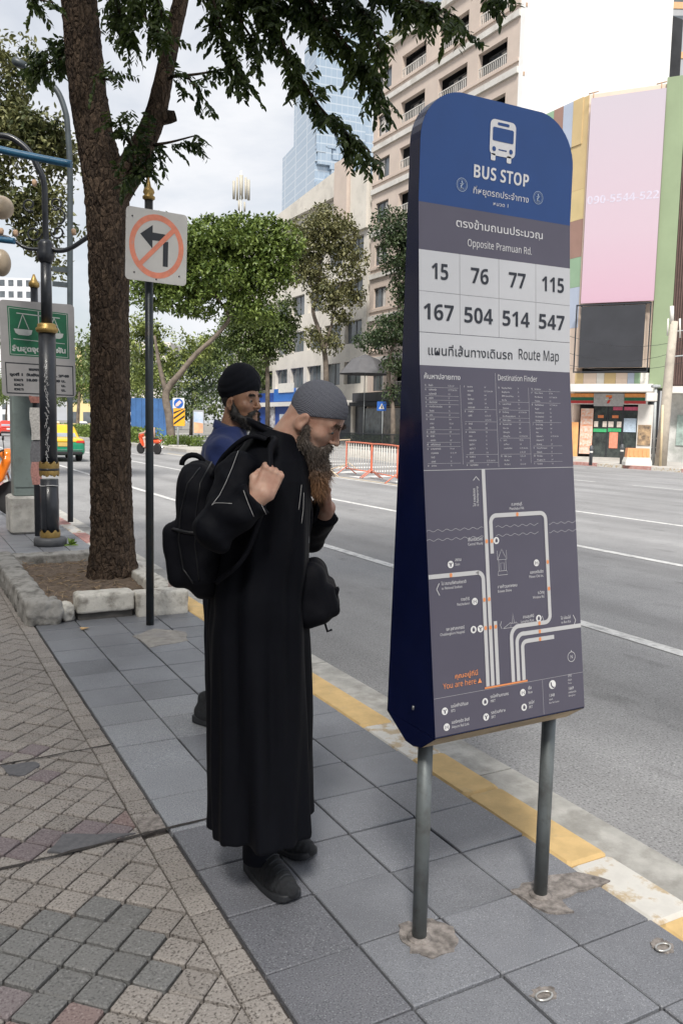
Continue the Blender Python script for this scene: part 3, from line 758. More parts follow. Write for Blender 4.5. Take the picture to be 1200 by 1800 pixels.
# legend
for u, z, th, en in ((.10, .762, 'รถไฟฟ้าบีทีเอส', 'BTS'), (.10, .717, 'แอร์พอร์ต ลิงก์', 'Airport Rail Link'), (.35, .768, 'รถไฟฟ้ามหานคร', 'MRT'), (.35, .722, 'รถด่วนพิเศษ', 'BRT'), (.602, .773, 'เรือ', 'Boat'), (.602, .729, 'รถไฟ', 'SRT')): lab(u, z, th, en)
q.text('191', .885, .787, .0095, 'LEFT', None, .01, .85); q.text('1669', .885, .748, .0095, 'LEFT', None, .01, .85); q.text('1348', .745, .738, .0095, 'LEFT', None, .01, .85)
for u, z, t in ((.885, .776, 'ตำรวจ'), (.885, .766, 'Police'), (.885, .738, 'แพทย์ฉุกเฉิน'), (.885, .728, 'Emergency'), (.745, .728, 'ขสมก.'), (.745, .718, 'Bus Call Center')): q.text(t, u, z, .0055, 'LEFT', None, .004, .8, res=1)
q.ring(.919, .848, .0150, .0016); q.text('N', .919, .8425, .011, 'CENTER', None, .012); q.line([(.919, .863), (.919, .868)], .002)
q.build('lettering', m_ltxt, mp)
IC = [(.435, 1.222), (.137, 1.164), (.278, 1.052), (.262, .972), (.306, .972), (.70, 1.146), (.698, .979), (.062, .756), (.069, .711), (.315, .761), (.317, .717), (.566, .767), (.570, .723)]
q = Print()
for u, z in IC: q.disc(u, z, .0105)
q.disc(.773, .774, .0135); q.build('map_icons', m_wht, mp)
q = Print(.0034)
for k, (u, z) in enumerate(IC):
    if k % 3 == 0: q.rrect(u - .008, u + .008, z - .005, z + .004, .002); q.rrect(u - .005, u + .005, z + .0045, z + .0065, .001)
    elif k % 3 == 1: q.line([(u - .009, z + .005), (u, z), (u + .009, z + .005)], .003); q.line([(u, z), (u, z - .006)], .004)
    else: q.line([(u - .008, z - .005), (u - .008, z + .005), (u, z - .001), (u + .008, z + .005), (u + .008, z - .005)], .0022)
q.line([(.762, .782), (.764, .772), (.776, .765), (.784, .766)], .0042)
q.build('icon_marks', m_plum, mp)
# the other face of the sign, turned to the people waiting
V = [Vector((SX0 + .004, sB(z) + .0012, z)) for z in (.70, 1.42, 2.18)] + [Vector((SX0 + SW_ - .004, sB(z) + .0012, z)) for z in (.70, 1.42, 2.18)]
par(MB().add(V, [(0, 1, 4, 3), (1, 2, 5, 4)]).build('rear_map_panel', m_plum), sign)
# ================================================================== PEOPLE
def hex_noise(P, f, seed=0):       # cheap smooth pseudo noise for cloth
    a = P * f + seed
    return (np.sin(a[..., 0] * 1.0 + 1.7 * np.sin(a[..., 2] * .7)) + np.sin(a[..., 1] * 1.3 + 1.1 * np.sin(a[..., 0] * .9 + 2)) + np.sin(a[..., 2] * 1.1 + 1.5 * np.sin(a[..., 1] * .8 + 1))) / 3
def head_sdf(Q, ear=True):
    A = Q.copy(); A[..., 1] = np.abs(A[..., 1])
    d = smin(sd_ell(Q, (-.005, 0, .035), (.098, .077, .094)), sd_ell(Q, (.035, 0, -.035), (.060, .061, .085)), .03)
    d = smin(d, sd_ell(Q, (.040, 0, -.088), (.048, .048, .032)), .03)
    d = smin(d, sd_cap(A, (.084, 0, .022), (.074, .036, .020), .014, .012), .014)
    d = smin(d, sd_ell(A, (.056, .046, -.028), (.026, .02, .02)), .02)
    d = smax(d, -sd_ell(A, (.098, .033, .001), (.020, .017, .014)), .010)
    d = smin(d, sd_cap(Q, (.090, 0, .012), (.116, 0, -.027), .0085, .0115), .010)
    d = smin(d, sd_ell(A, (.103, .0125, -.032), (.011, .0075, .008)), .005)
    d = smin(d, sd_ell(Q, (.091, 0, -.058), (.015, .026, .0065)), .006)
    d = smin(d, sd_ell(Q, (.089, 0, -.071), (.014, .022, .0075)), .006)
    d = smax(d, -sd_cap(A, (.109, 0, -.0645), (.098, .022, -.0655), .0028), .003)
    d = smin(d, sd_ell(Q, (.080, 0, -.098), (.022, .024, .02)), .02)
    d = smin(d, sd_ell(A, (.079, .031, .0), (.0125, .0135, .0115)), .003)
    d = smin(d, sd_cap(A, (.089, .018, .0085), (.080, .044, .0065), .0038), .004)
    if ear:
        a = R_(14); rot = [[math.cos(a), 0, math.sin(a)], [0, 1, 0], [-math.sin(a), 0, math.cos(a)]]
        e = sd_ell(A, (-.010, .079, -.020), (.019, .0085, .032), rot)
        e = smax(e, -sd_ell(A, (-.005, .089, -.020), (.0105, .008, .020), rot), .004)
        e = smin(e, sd_ell(A, (-.004, .080, -.046), (.009, .007, .010)), .006)
        d = smin(d, e, .004)
    return d
def pitch_m(th, yaw=0.0):          # columns are the head axes in person space: th = nod forward
    c, s = math.cos(th), math.sin(th); cy, sy = math.cos(yaw), math.sin(yaw)
    B = np.array([[c, 0, s], [0, 1, 0], [-s, 0, c]]); Y = np.array([[cy, -sy, 0], [sy, cy, 0], [0, 0, 1]])
    return (Y @ B).astype(np.float32)
def to_head(P, o, Rm): return (P - np.array(o, dtype=np.float32)) @ Rm / float((Rm[:, 0] ** 2).sum())
def from_head(q, o, Rm): return np.array(o) + Rm @ np.array(q)
def fist_sdf(P, o, ax, back, side, s=1.0):
    """closed hand: ax = wrist to knuckles, back = out of the back of the hand, side = towards the thumb"""
    Rm = np.array([ax, back, side], dtype=np.float32).T; Q = (P - np.array(o, dtype=np.float32)) @ Rm / s
    d = sd_rbox(Q, (.038, -.004, 0), (.046, .0165, .040), .014)
    for k, z in enumerate((.030, .0105, -.0095, -.029)):
        L = (.92, 1.0, .95, .80)[k]; r = (.0098, .0102, .0096, .0085)[k]
        a = (.080 * (.97 + .03 * L), .004, z); b = (.094 * (.9 + .1 * L), -.022 * L, z * .98); c = (.066, -.046 * L, z * .95); e = (.046, -.036, z * .93)
        f = smin(sd_cap(Q, a, b, r * 1.06, r), sd_cap(Q, b, c, r, r * .95), .004); f = smin(f, sd_cap(Q, c, e, r * .95, r * .85), .004)
        d = smin(d, f, .0045)
        d = smin(d, sd_ell(Q, (.081, .0085, z), (.010, .007, .0085)), .006)
    t0, t1, t2, t3 = (.010, -.012, .034), (.040, -.026, .046), (.066, -.040, .034), (.080, -.046, .012)
    th = smin(sd_cap(Q, t0, t1, .0165, .0125), sd_cap(Q, t1, t2, .0125, .0108), .006); th = smin(th, sd_cap(Q, t2, t3, .0108, .009), .004)
    d = smin(d, th, .008)
    return d * s
def shoe_part(name, Pc, direc, m_up, m_sole, parent, L=.285, Wd=.052, laces=None):
    """trainer: upper grown as an implicit shape, sole below; direc = heading in person space"""
    dx = Vector((direc[0], direc[1], 0)).normalized(); Rm = np.array([[dx.x, -dx.y, 0], [dx.y, dx.x, 0], [0, 0, 1]], dtype=np.float32)
    o = np.array((Pc[0], Pc[1], 0), dtype=np.float32)
    def up(P):
        q = (P - o) @ Rm
        d = sd_ell(q, (.035, 0, .035), (.115, Wd * .93, .042)); d = smin(d, sd_ell(q, (-.075, 0, .055), (.062, .040, .055)), .03)
        d = smin(d, sd_cap(q, (-.055, 0, .06), (-.070, 0, .13), .042, .040), .03); d = smin(d, sd_ell(q, (.0, 0, .065), (.07, .036, .040)), .03)
        d = d + .0012 * np.sin(q[..., 0] * 300) * (q[..., 0] > .0)
        return np.maximum(d, .012 - q[..., 2])
    V, F = isosurf(up, o + (-.2, -.2, 0), o + (.2, .2, .2), .004); u = np_mesh('upper', V, F, m_up, True, parent)
    def so(P):
        q = (P - o) @ Rm; w = Wd * (1 - .22 * np.clip(-(q[..., 0] - .02) / .12, 0, 1)); k = np.sqrt((q[..., 0] / (L / 2)) ** 4 + (q[..., 1] / w) ** 4) ** .5
        zt = .026 + .012 * np.clip((-q[..., 0]) / .12, 0, 1) + .010 * np.clip((q[..., 0] - .08) / .06, 0, 1)
        zb = .012 * np.clip((q[..., 0] - .07) / .07, 0, 1) ** 2
        return np.maximum(np.maximum((k - 1) * Wd, q[..., 2] - zt), zb + .001 - q[..., 2])
    V, F = isosurf(so, o + (-.2, -.2, -.012), o + (.2, .2, .08), .004); s = np_mesh('sole', V, F, m_sole, True, parent)
    lc = MB()
    for k in range(5):
        x = .014 + k * .019; z = .1105 - k * .0088; w = .026 - k * .001
        pts = [o + Rm @ np.array((x, t * w, z - .010 * t * t)) for t in (-1, -.5, 0, .5, 1)]
        lc.tube(pts, .0035, 6)
    l = lc.build('laces', m_up if laces is None else laces, u); l['kind'] = 'stuff'
def strands(name, roots, dirs, lens, m, parent, wid=.0011, droop=.3, seed=1):
    r = np.random.default_rng(seed); n = len(roots); V = np.zeros((n, 5, 3)); side = np.cross(dirs, np.array([0.3, -1, .2])); side /= np.linalg.norm(side, axis=1)[:, None] + 1e-9
    g = np.array([0, 0, -1.0]); L = lens[:, None]
    mid = roots + dirs * L * .5 + g * L * droop * .15 + r.normal(0, .004, (n, 3)); tip = roots + dirs * L * .85 + g * L * droop * .55 + r.normal(0, .007, (n, 3))
    V[:, 0] = roots - side * wid; V[:, 1] = roots + side * wid; V[:, 2] = mid + side * wid * .8; V[:, 3] = mid - side * wid * .8; V[:, 4] = tip
    b = np.arange(n)[:, None] * 5; F = np.concatenate([b + [0, 1, 2], b + [0, 2, 3], b + [3, 2, 4]])
    return np_mesh(name, V.reshape(-1, 3), F, m, False, parent)
def surf_samples(V, F, n, rng, keepfn=None):
    a, b, c = V[F[:, 0]], V[F[:, 1]], V[F[:, 2]]; nn = np.cross(b - a, V[F[:, 3]] - a); ar = np.linalg.norm(nn, axis=1); nn /= ar[:, None] + 1e-12
    p = ar / ar.sum(); i = rng.choice(len(F), n, p=p); u, v = rng.random(n), rng.random(n)
    P = a[i] + (b[i] - a[i]) * u[:, None] + (V[F[i, 3]] - a[i]) * v[:, None]; N = nn[i]
    if keepfn is not None: k = keepfn(P); P, N = P[k], N[k]
    return P, N
def skin_mat(name, col, red):
    m, nt, b = new_mat(name); L = nt.links.new
    n = ND(nt, 'ShaderNodeTexNoise'); n.inputs['Scale'].default_value = 28; n.inputs['Detail'].default_value = 5
    tc = ND(nt, 'ShaderNodeTexCoord'); L(tc.outputs['Object'], n.inputs['Vector'])
    r = ND(nt, 'ShaderNodeValToRGB'); e = r.color_ramp.elements; e[0].position, e[1].position = .35, .68; e[0].color = (*red, 1); e[1].color = (*col, 1)
    L(n.outputs['Fac'], r.inputs['Fac']); L(r.outputs['Color'], b.inputs['Base Color'])
    b.inputs['Roughness'].default_value = .48; b.inputs['Subsurface Weight'].default_value = .12; b.inputs['Subsurface Radius'].default_value = (.012, .004, .002); b.inputs['Subsurface Scale'].default_value = .4
    n2 = ND(nt, 'ShaderNodeTexNoise'); n2.inputs['Scale'].default_value = 190; L(tc.outputs['Object'], n2.inputs['Vector'])
    bp = ND(nt, 'ShaderNodeBump'); bp.inputs['Strength'].default_value = .25; bp.inputs['Distance'].default_value = .002
    L(n2.outputs['Fac'], bp.inputs['Height']); L(bp.outputs['Normal'], b.inputs['Normal']); return m
def cloth_mat(name, col, rough=.85, fine=900, sheen=.15):
    m, nt, b = new_mat(name); L = nt.links.new; tc = ND(nt, 'ShaderNodeTexCoord')
    n = ND(nt, 'ShaderNodeTexNoise'); n.inputs['Scale'].default_value = 14; n.inputs['Detail'].default_value = 6; L(tc.outputs['Object'], n.inputs['Vector'])
    r = ND(nt, 'ShaderNodeValToRGB'); e = r.color_ramp.elements; e[0].color = (*[c * .75 for c in col], 1); e[1].color = (*[c * 1.25 for c in col], 1)
    L(n.outputs['Fac'], r.inputs['Fac']); L(r.outputs['Color'], b.inputs['Base Color'])
    b.inputs['Roughness'].default_value = rough; b.inputs['Sheen Weight'].default_value = sheen; b.inputs['Specular IOR Level'].default_value = .16
    w = ND(nt, 'ShaderNodeTexNoise'); w.inputs['Scale'].default_value = fine; L(tc.outputs['Object'], w.inputs['Vector'])
    n3 = ND(nt, 'ShaderNodeTexNoise'); n3.inputs['Scale'].default_value = 22; n3.inputs['Detail'].default_value = 3; L(tc.outputs['Object'], n3.inputs['Vector'])
    ad = ND(nt, 'ShaderNodeMath', operation='MULTIPLY_ADD'); ad.inputs[1].default_value = .15; L(w.outputs['Fac'], ad.inputs[0]); L(n3.outputs['Fac'], ad.inputs[2])
    bp = ND(nt, 'ShaderNodeBump'); bp.inputs['Strength'].default_value = .35; bp.inputs['Distance'].default_value = .006
    L(ad.outputs[0], bp.inputs['Height']); L(bp.outputs['Normal'], b.inputs['Normal']); return m
def hair_mat(name, ca, cb, axis_lo, axis_hi, cc=None):
    """hair colour changing with height (object z) plus strand noise"""
    m, nt, b = new_mat(name); L = nt.links.new; tc = ND(nt, 'ShaderNodeTexCoord'); sp = ND(nt, 'ShaderNodeSeparateXYZ'); L(tc.outputs['Object'], sp.inputs[0])
    mr = ND(nt, 'ShaderNodeMapRange'); mr.inputs['From Min'].default_value = axis_lo; mr.inputs['From Max'].default_value = axis_hi; L(sp.outputs['Z'], mr.inputs['Value'])
    n = ND(nt, 'ShaderNodeTexNoise'); n.inputs['Scale'].default_value = 60; n.inputs['Detail'].default_value = 4; L(tc.outputs['Object'], n.inputs['Vector'])
    ad = ND(nt, 'ShaderNodeMath', operation='MULTIPLY_ADD'); ad.inputs[1].default_value = .5; ad.inputs[2].default_value = -.25; L(n.outputs['Fac'], ad.inputs[0])
    a2 = ND(nt, 'ShaderNodeMath', operation='ADD'); L(mr.outputs[0], a2.inputs[0]); L(ad.outputs[0], a2.inputs[1])
    r = ND(nt, 'ShaderNodeValToRGB'); e = r.color_ramp.elements; e[0].color = (*ca, 1); e[1].color = (*cb, 1)
    if cc: q = e.new(.5); q.color = (*cc, 1)
    L(a2.outputs[0], r.inputs['Fac']); L(r.outputs['Color'], b.inputs['Base Color']); b.inputs['Roughness'].default_value = .55; return m
def eyes(parent, o, Rm, iris):
    for sy in (-1, 1):
        c = from_head((.0795, sy * .031, .0), o, Rm); e = MB(); e.sphere(c, .0119 * float(np.linalg.norm(Rm[:, 0])), 16, 12)
        eo = e.build('eye', M('eye_white', (.34, .30, .275), .25, .05, 20), parent)
        k = from_head((.0915, sy * .0335, -.0005), o, Rm); i = MB(); i.sphere(k, (.0045, .0055, .0055), 12, 8, Matrix(Rm.tolist())); i.build('iris', iris, eo)
def brow_pts(o, Rm, n, seed, w=.006):
    r = np.random.default_rng(seed); P = []; D = []
    for sy in (-1, 1):
        t = r.random(n); y = .012 + .036 * t; x = .0975 - .30 * (y - .012) - .0 * t; z = .024 + .006 * np.sin(t * 2.6) + r.normal(0, .0022, n)
        q = np.stack([x, sy * y, z], 1); P.append(q @ Rm.T + np.array(o)); d = np.stack([.35 + 0 * t, sy * (.8 + 0 * t), .25 - .5 * t], 1); D.append(d @ Rm.T)
    P = np.concatenate(P); D = np.concatenate(D); D /= np.linalg.norm(D, axis=1)[:, None]; return P, D
PRZ = -YAW
def person_px(root, px, py, y=0.0):         # photo pixel -> person space at depth offset y
    Pw = Vector(root.location); D = Pw.x * _sy + Pw.y * _cy + y; w = atD(px, py, D) - Pw
    return np.array((w.x * _cy - w.y * _sy, w.x * _sy + w.y * _cy, w.z))
def person_hit(root, px, py, fn, y0=-.6):   # photo pixel -> where its line of sight meets the implicit surface
    Pw = np.array(root.location); d = ray(px, py); d = np.array((d.x * _cy - d.y * _sy, d.x * _sy + d.y * _cy, d.z)); d /= np.linalg.norm(d)
    c = np.array((0, 0, CAM_H)) - Pw; c = np.array((c[0] * _cy - c[1] * _sy, c[0] * _sy + c[1] * _cy, c[2])); t = 1.2
    for _ in range(160):
        v = float(fn(np.array([c + d * t], dtype=np.float32))[0])
        if v < .0006: break
        t += max(v * .7, .0008)
        if t > 8: return None
    return c + d * t

# ------------------------------------------------------------------ man in the black robe
man = thing('person', 'man in long black robe and grey knitted cap with long ginger-tipped beard, gripping backpack straps', 'person', (1.0726, 2.3802, 0), PRZ)
mp_ = lambda px, py, y=0.0: person_px(man, px, py, y)
HO = (.104, .0, 1.574); HR = pitch_m(R_(35), R_(-17)) * np.float32(.90)
RW = mp_(462, 868, -.272)      # right wrist, hand
LW = mp_(575, 893, .13)
rf_ax = Vector((.38, .30, .87)).normalized(); rf_bk = Vector((.35, -.93, .10)); rf_bk = (rf_bk - rf_ax * rf_bk.dot(rf_ax)).normalized(); rf_sd = -rf_ax.cross(rf_bk)
lf_ax = Vector((-.12, -.25, .95)).normalized(); lf_bk = Vector((.93, .30, .15)); lf_bk = (lf_bk - lf_ax * lf_bk.dot(lf_ax)).normalized(); lf_sd = lf_ax.cross(lf_bk)
SH_R, EL_R = np.array((-.115, -.175, 1.405)), mp_(380, 930, -.27)
SH_L, EL_L = np.array((-.03, .185, 1.41)), np.array((.08, .30, 1.16))
def man_body(P):
    d = head_sdf(to_head(P, HO, HR))
    d = smin(d, sd_cap(P, from_head((-.035, 0, -.035), HO, HR), (-.030, 0, 1.43), .056, .064), .03)
    d = smin(d, sd_ell(P, (-.05, 0, 1.34), (.10, .17, .12)), .04); d = smin(d, sd_cap(P, (-.055, 0, 1.3), (-.06, 0, .95), .115, .12), .05)
    for a_, b_ in (((-.06, -.08, .92), (-.06, .04, .09)), ((-.05, .09, .92), (-.012, .268, .09))): d = smin(d, sd_cap(P, a_, b_, .075, .042), .03)
    for a, e, w in ((SH_R, EL_R, RW), (SH_L, EL_L, LW)):
        d = smin(d, sd_cap(P, a, e, .048, .038), .03); d = smin(d, sd_cap(P, e, w, .038, .0285), .012)
    d = smin(d, fist_sdf(P, RW, rf_ax, rf_bk, rf_sd, .88), .010); d = smin(d, fist_sdf(P, LW, lf_ax, lf_bk, lf_sd, .90), .010)
    return d
V, F = isosurf(man_body, (-.45, -.46, .03), (.30, .44, 1.74), .0038)
sk1 = skin_mat('skin_fair', (.60, .385, .29), (.50, .27, .195))
body = np_mesh('body', V, F, sk1, True, man)
eyes(man, HO, HR, M('iris_grey', (.05, .06, .065), .2, .1, 30))
# robe
robe_m = cloth_mat('robe_black', (.0026, .0032, .0062), .70, 900, .0)
rz_ = [.0, .205, .30, .6, .9, 1.0, 1.18, 1.30, 1.38, 1.44, 1.49, 1.53, 1.58]
rcx = [-.052, -.052, -.055, -.06, -.07, -.07, -.055, -.05, -.045, -.035, -.03, -.025, -.02]
ra_ = [.166, .166, .164, .164, .160, .156, .150, .146, .138, .118, .088, .074, .070]
rb_ = [.205, .200, .195, .183, .180, .180, .184, .190, .192, .170, .110, .078, .070]
CUFF_R = RW + (EL_R - RW) * .16; CUFF_L = LW + (EL_L - LW) * .20
def robe_fn(P):
    z = P[..., 2]; cx = np.interp(z, rz_, rcx); a = np.interp(z, rz_, ra_); b = np.interp(z, rz_, rb_)
    x = P[..., 0] - cx; y = P[..., 1]; th = np.arctan2(y / b, x / a)
    rr = np.sqrt((x / a) ** 2 + (y / b) ** 2); d = (rr - 1) * np.minimum(a, b)
    amp = np.interp(z, [.2, .7, 1.1, 1.3, 1.6], [.013, .009, .005, .003, 0])
    d = d + amp * (np.sin(th * 7 + 2.2 * np.sin(z * 2.3) + .6) + .7 * np.sin(th * 11 + 1.3 + 2.6 * z) + .4 * np.sin(th * 17 - 4 * z)) * .95
    d = d + .004 * np.sin((z * 24 + x * 30 + 2 * np.sin(th * 2))) * np.exp(-((z - 1.02) / .12) ** 2)
    hem = .225 + .010 * np.sin(th * 3 + 1) ; d = np.maximum(d, hem - z); d = np.maximum(d, z - 1.535 - .25 * (P[..., 0] + .03) * -1)
    for sh, el, cf, r0, r1, r2, sg in ((SH_R, EL_R, CUFF_R, .062, .056, .052, 1), (SH_L, EL_L, CUFF_L, .062, .056, .050, 2)):
        u = sd_cap(P, sh, el, r0, r1); w = sd_cap(P, el, cf, r1, r2)
        n = hex_noise(P, 46, sg * 3.1) * .007 + .003 * hex_noise(P, 95, sg) + .004 * np.sin((P @ np.array((40, 20, 55), dtype=np.float32)) + sg)
        # open cuff: cut flat just before the hand
        ax = np.array(rf_ax if sg == 1 else lf_ax, dtype=np.float32) if False else (cf - el) / np.linalg.norm(cf - el)
        w = np.maximum(w, ((P - cf.astype(np.float32)) @ ax.astype(np.float32)) - .004)
        d = smin(d, smin(u, w, .03) + n, .022)
    return d
V, F = isosurf(robe_fn, (-.50, -.50, .15), (.36, .50, 1.62), .0075)
robe = np_mesh('robe', V, F, robe_m, True, man)
# stand-up collar, cuffs, pale stitching
trim_m = M('stitch_white', (.55, .55, .55), .8, .1, 60)
def on_robe(pts, r, name='stitching', m=None, lift=.001):
    P = [person_hit(man, x, y, robe_fn) for x, y in pts]; P = [p for p in P if p is not None]
    if len(P) > 1:
        o = MB().tube(P, r, 6).build(name, m or trim_m, robe); return o
def dens(pts, n=6):
    out = []
    for (a, b2) in zip(pts[:-1], pts[1:]): out += [(a[0] + (b2[0] - a[0]) * k / n, a[1] + (b2[1] - a[1]) * k / n) for k in range(n)]
    return out + [pts[-1]]
on_robe(dens([(419, 792), (408, 822), (396, 850), (386, 870), (372, 888)]), .0007)
on_robe(dens([(372, 888), (378, 884), (392, 884), (408, 885)]), .0007)
on_robe(dens([(428, 862), (436, 884), (446, 908)]), .0007); on_robe(dens([(447, 852), (455, 878), (468, 904)]), .0007)
on_robe(dens([(530, 852), (527, 880), (525, 896)]), .0007); on_robe(dens([(534, 866), (533, 895), (530, 920)]), .0007)
col = MB(); Pn = from_head((-.02, 0, -.10), HO, HR)
for k in range(20):
    pass
ring = [(-.030 + .082 * math.cos(t), .080 * math.sin(t), 1.515 - .035 * math.cos(t)) for t in [2 * math.pi * k / 28 for k in range(29)]]
ring2 = [(x - .004, y * .97, z + .022) for x, y, z in ring]
Vc = []; Fc = []
for i, (a, b2) in enumerate(zip(ring, ring2)):
    Vc += [a, b2, (b2[0] * .985, b2[1] * .95, b2[2] - .001), (a[0] * .98, a[1] * .94, a[2])]
    if i:
        for j in range(4): Fc.append((4 * i - 4 + j, 4 * i - 4 + (j + 1) % 4, 4 * i + (j + 1) % 4, 4 * i + j))
MB().add(Vc, Fc, True).build('collar', robe_m, robe)
# knitted cap
def cap_mat():
    m, nt, b = new_mat('cap_knit'); L = nt.links.new; tc = ND(nt, 'ShaderNodeTexCoord')
    w = ND(nt, 'ShaderNodeTexWave', wave_type='BANDS', bands_direction='DIAGONAL'); w.inputs['Scale'].default_value = 105; w.inputs['Distortion'].default_value = 3.0; w.inputs['Detail'].default_value = 2; w.inputs['Detail Scale'].default_value = 6
    L(tc.outputs['Object'], w.inputs['Vector']); r = ND(nt, 'ShaderNodeValToRGB'); e = r.color_ramp.elements; e[0].color = (.085, .09, .115, 1); e[1].color = (.21, .22, .26, 1)
    L(w.outputs['Fac'], r.inputs['Fac']); L(r.outputs['Color'], b.inputs['Base Color']); b.inputs['Roughness'].default_value = .9
    bp = ND(nt, 'ShaderNodeBump'); bp.inputs['Strength'].default_value = .55; bp.inputs['Distance'].default_value = .003; L(w.outputs['Fac'], bp.inputs['Height']); L(bp.outputs['Normal'], b.inputs['Normal']); return m
def cap_fn(P):
    q = to_head(P, HO, HR); d = sd_ell(q, (-.006, 0, .034), (.1045, .0835, .0985)); d = d + .0006 * np.sin(q[..., 2] * 520) 
    pl = -(q[..., 2] - (-.030 + (q[..., 0] + .058) * .575)); d = smax(d, pl, .004)
    return np.maximum(d, -(sd_ell(q, (-.006, 0, .034), (.094, .074, .090))))
V, F = isosurf(cap_fn, (-.06, -.14, 1.48), (.26, .14, 1.74), .0032); np_mesh('knitted_cap', V, F, cap_mat(), True, man)
# beard
def beard_fn(P):
    q = to_head(P, HO, HR); A = q.copy(); A[..., 1] = np.abs(A[..., 1])
    d = sd_cap(A, (.006, .070, -.032), (.028, .058, -.082), .008, .016); d = smin(d, sd_cap(A, (.028, .056, -.080), (.072, .024, -.104), .018, .024), .02)
    d = smin(d, sd_ell(q, (.068, 0, -.105), (.040, .040, .032)), .02)
    d = smin(d, sd_cap(A, (.100, .006, -.049), (.090, .030, -.066), .006, .009), .008)
    c0 = from_head((.065, 0, -.11), HO, HR); tip = np.array((.118, -.005, 1.355)); mid = np.array((.112, -.002, 1.42))
    d = smin(d, sd_cap(P, c0, mid, .038, .029), .025); d = smin(d, sd_cap(P, mid, tip, .029, .012), .02)
    mouth = sd_ell(q, (.105, 0, -.0645), (.016, .021, .010)); d = smax(d, -mouth, .006)
    return d + .0045 * hex_noise(P, 95, 2.0) + .003 * np.sin(P[..., 0] * 160 + 3 * np.sin(P[..., 2] * 40))
V, F = isosurf(beard_fn, (-.05, -.14, 1.28), (.26, .14, 1.62), .0035)
bm = hair_mat('beard_hair', (.25, .125, .055), (.105, .085, .070), 1.36, 1.47, (.075, .050, .036))
beard = np_mesh('beard', V, F, bm, True, man)
P_, N_ = surf_samples(V, F, 8000, np.random.default_rng(4)); dd = N_ * .55 + np.array([.10, 0, -.85]) + np.random.default_rng(5).normal(0, .22, P_.shape); dd /= np.linalg.norm(dd, axis=1)[:, None]
st = strands('beard_strands', P_ - N_ * .002, dd, np.where(P_[:, 2] < 1.42, .042, .018) * np.random.default_rng(6).uniform(.5, 1.2, len(P_)), bm, beard, .0009); st['kind'] = 'stuff'
P_, D_ = brow_pts(HO, HR, 130, 3); st = strands('eyebrow', P_, D_, np.full(len(P_), .006), M('brow_dark', (.09, .06, .045), .7, .1, 40), body, .0009, 0.0); st['kind'] = 'stuff'
# shoes
sh_up = M('shoe_knit', (.016, .018, .022), .75, .3, 90, bump=.6, bscale=420); sh_so = M('shoe_sole', (.022, .024, .028), .55, .2, 20); lace = M('lace_dark', (.03, .034, .04), .8, .2, 60)
for nm_, pc, dr in (('shoe', (-.022, .020), (.60, -.80)), ('shoe', (.005, .265), (.78, -.62))):
    so_ = bpy.data.objects.new(nm_, None); COL.objects.link(so_); so_.parent = man; so_.empty_display_size = .05
    shoe_part(nm_, pc, dr, sh_up, sh_so, so_, laces=lace)
def legs_fn(P):
    d = sd_cap(P, (-.05, -.01, .42), (-.062, .045, .085), .075, .056); d = smin(d, sd_cap(P, (-.03, .14, .42), (-.01, .27, .085), .075, .056), .02)
    return np.maximum(d, .07 - P[..., 2]) + .003 * hex_noise(P, 40, 2)
V, F = isosurf(legs_fn, (-.2, -.15, .02), (.15, .40, .55), .008); np_mesh('trousers', V, F, cloth_mat('trouser_robe', (.006, .007, .012), .85, 900, 0), True, man)
# ------------------------------------------------------------------ backpack (worn) and sling bag
pack = thing('backpack', 'large black backpack worn on the back of the man in the robe', 'backpack', tuple(man.location), PRZ)
pk_m = cloth_mat('pack_black', (.0055, .006, .0095), .70, 1400, .0)
a = R_(-6); pr = np.array([[math.cos(a), 0, math.sin(a)], [0, 1, 0], [-math.sin(a), 0, math.cos(a)]])
PKC = (-.246, .01, 1.215)
def pack_fn(P):
    q = (P - np.array(PKC, dtype=np.float32)) @ pr.astype(np.float32); w = np.interp(q[..., 2], [-.22, 0, .2], [.080, .082, .064])
    e = np.sqrt((np.abs(q[..., 0]) / w) ** 3 + (np.abs(q[..., 1]) / .148) ** 3 + (np.abs(q[..., 2]) / .218) ** 3.4 + 1e-9) ** (2 / 3)
    d = (e - 1) * .085
    pk = sd_rbox(q, (-.075, 0, -.07), (.045, .115, .105), .035); d = smin(d, pk, .012)
    return d + .0035 * hex_noise(P, 32, 1.0) + .0018 * hex_noise(P, 80, 4)
V, F = isosurf(pack_fn, (-.46, -.22, .95), (-.10, .24, 1.50), .007); np_mesh('pack_body', V, F, pk_m, True, pack)
def pw(x, y, z): return tuple(np.array(PKC) + pr @ np.array((x, y, z)))
zm = M('zip_dark', (.010, .011, .014), .4, .1, 50)
def on_pack(pts, r, name):
    P = [person_hit(man, x, y, pack_fn) for x, y in dens(pts, 5)]; P = [p for p in P if p is not None]
    if len(P) > 1: MB().tube(P, r, 6).build(name, zm, pack)
on_pack([(352, 822), (330, 850), (318, 900), (314, 950), (322, 1000), (340, 1026)], .0026, 'piping'); on_pack([(372, 812), (352, 850), (345, 900), (343, 960), (350, 1020)], .0026, 'zip'); on_pack([(304, 930), (330, 936), (360, 938)], .006, 'compression_strap')
hd_ = MB(); hd_.tube([pw(-.02 + .035 * math.cos(t), .01, .205 + .030 * math.sin(t)) for t in np.linspace(math.pi, 0, 9)], .009, 8); hd_.build('carry_handle', pk_m, pack)
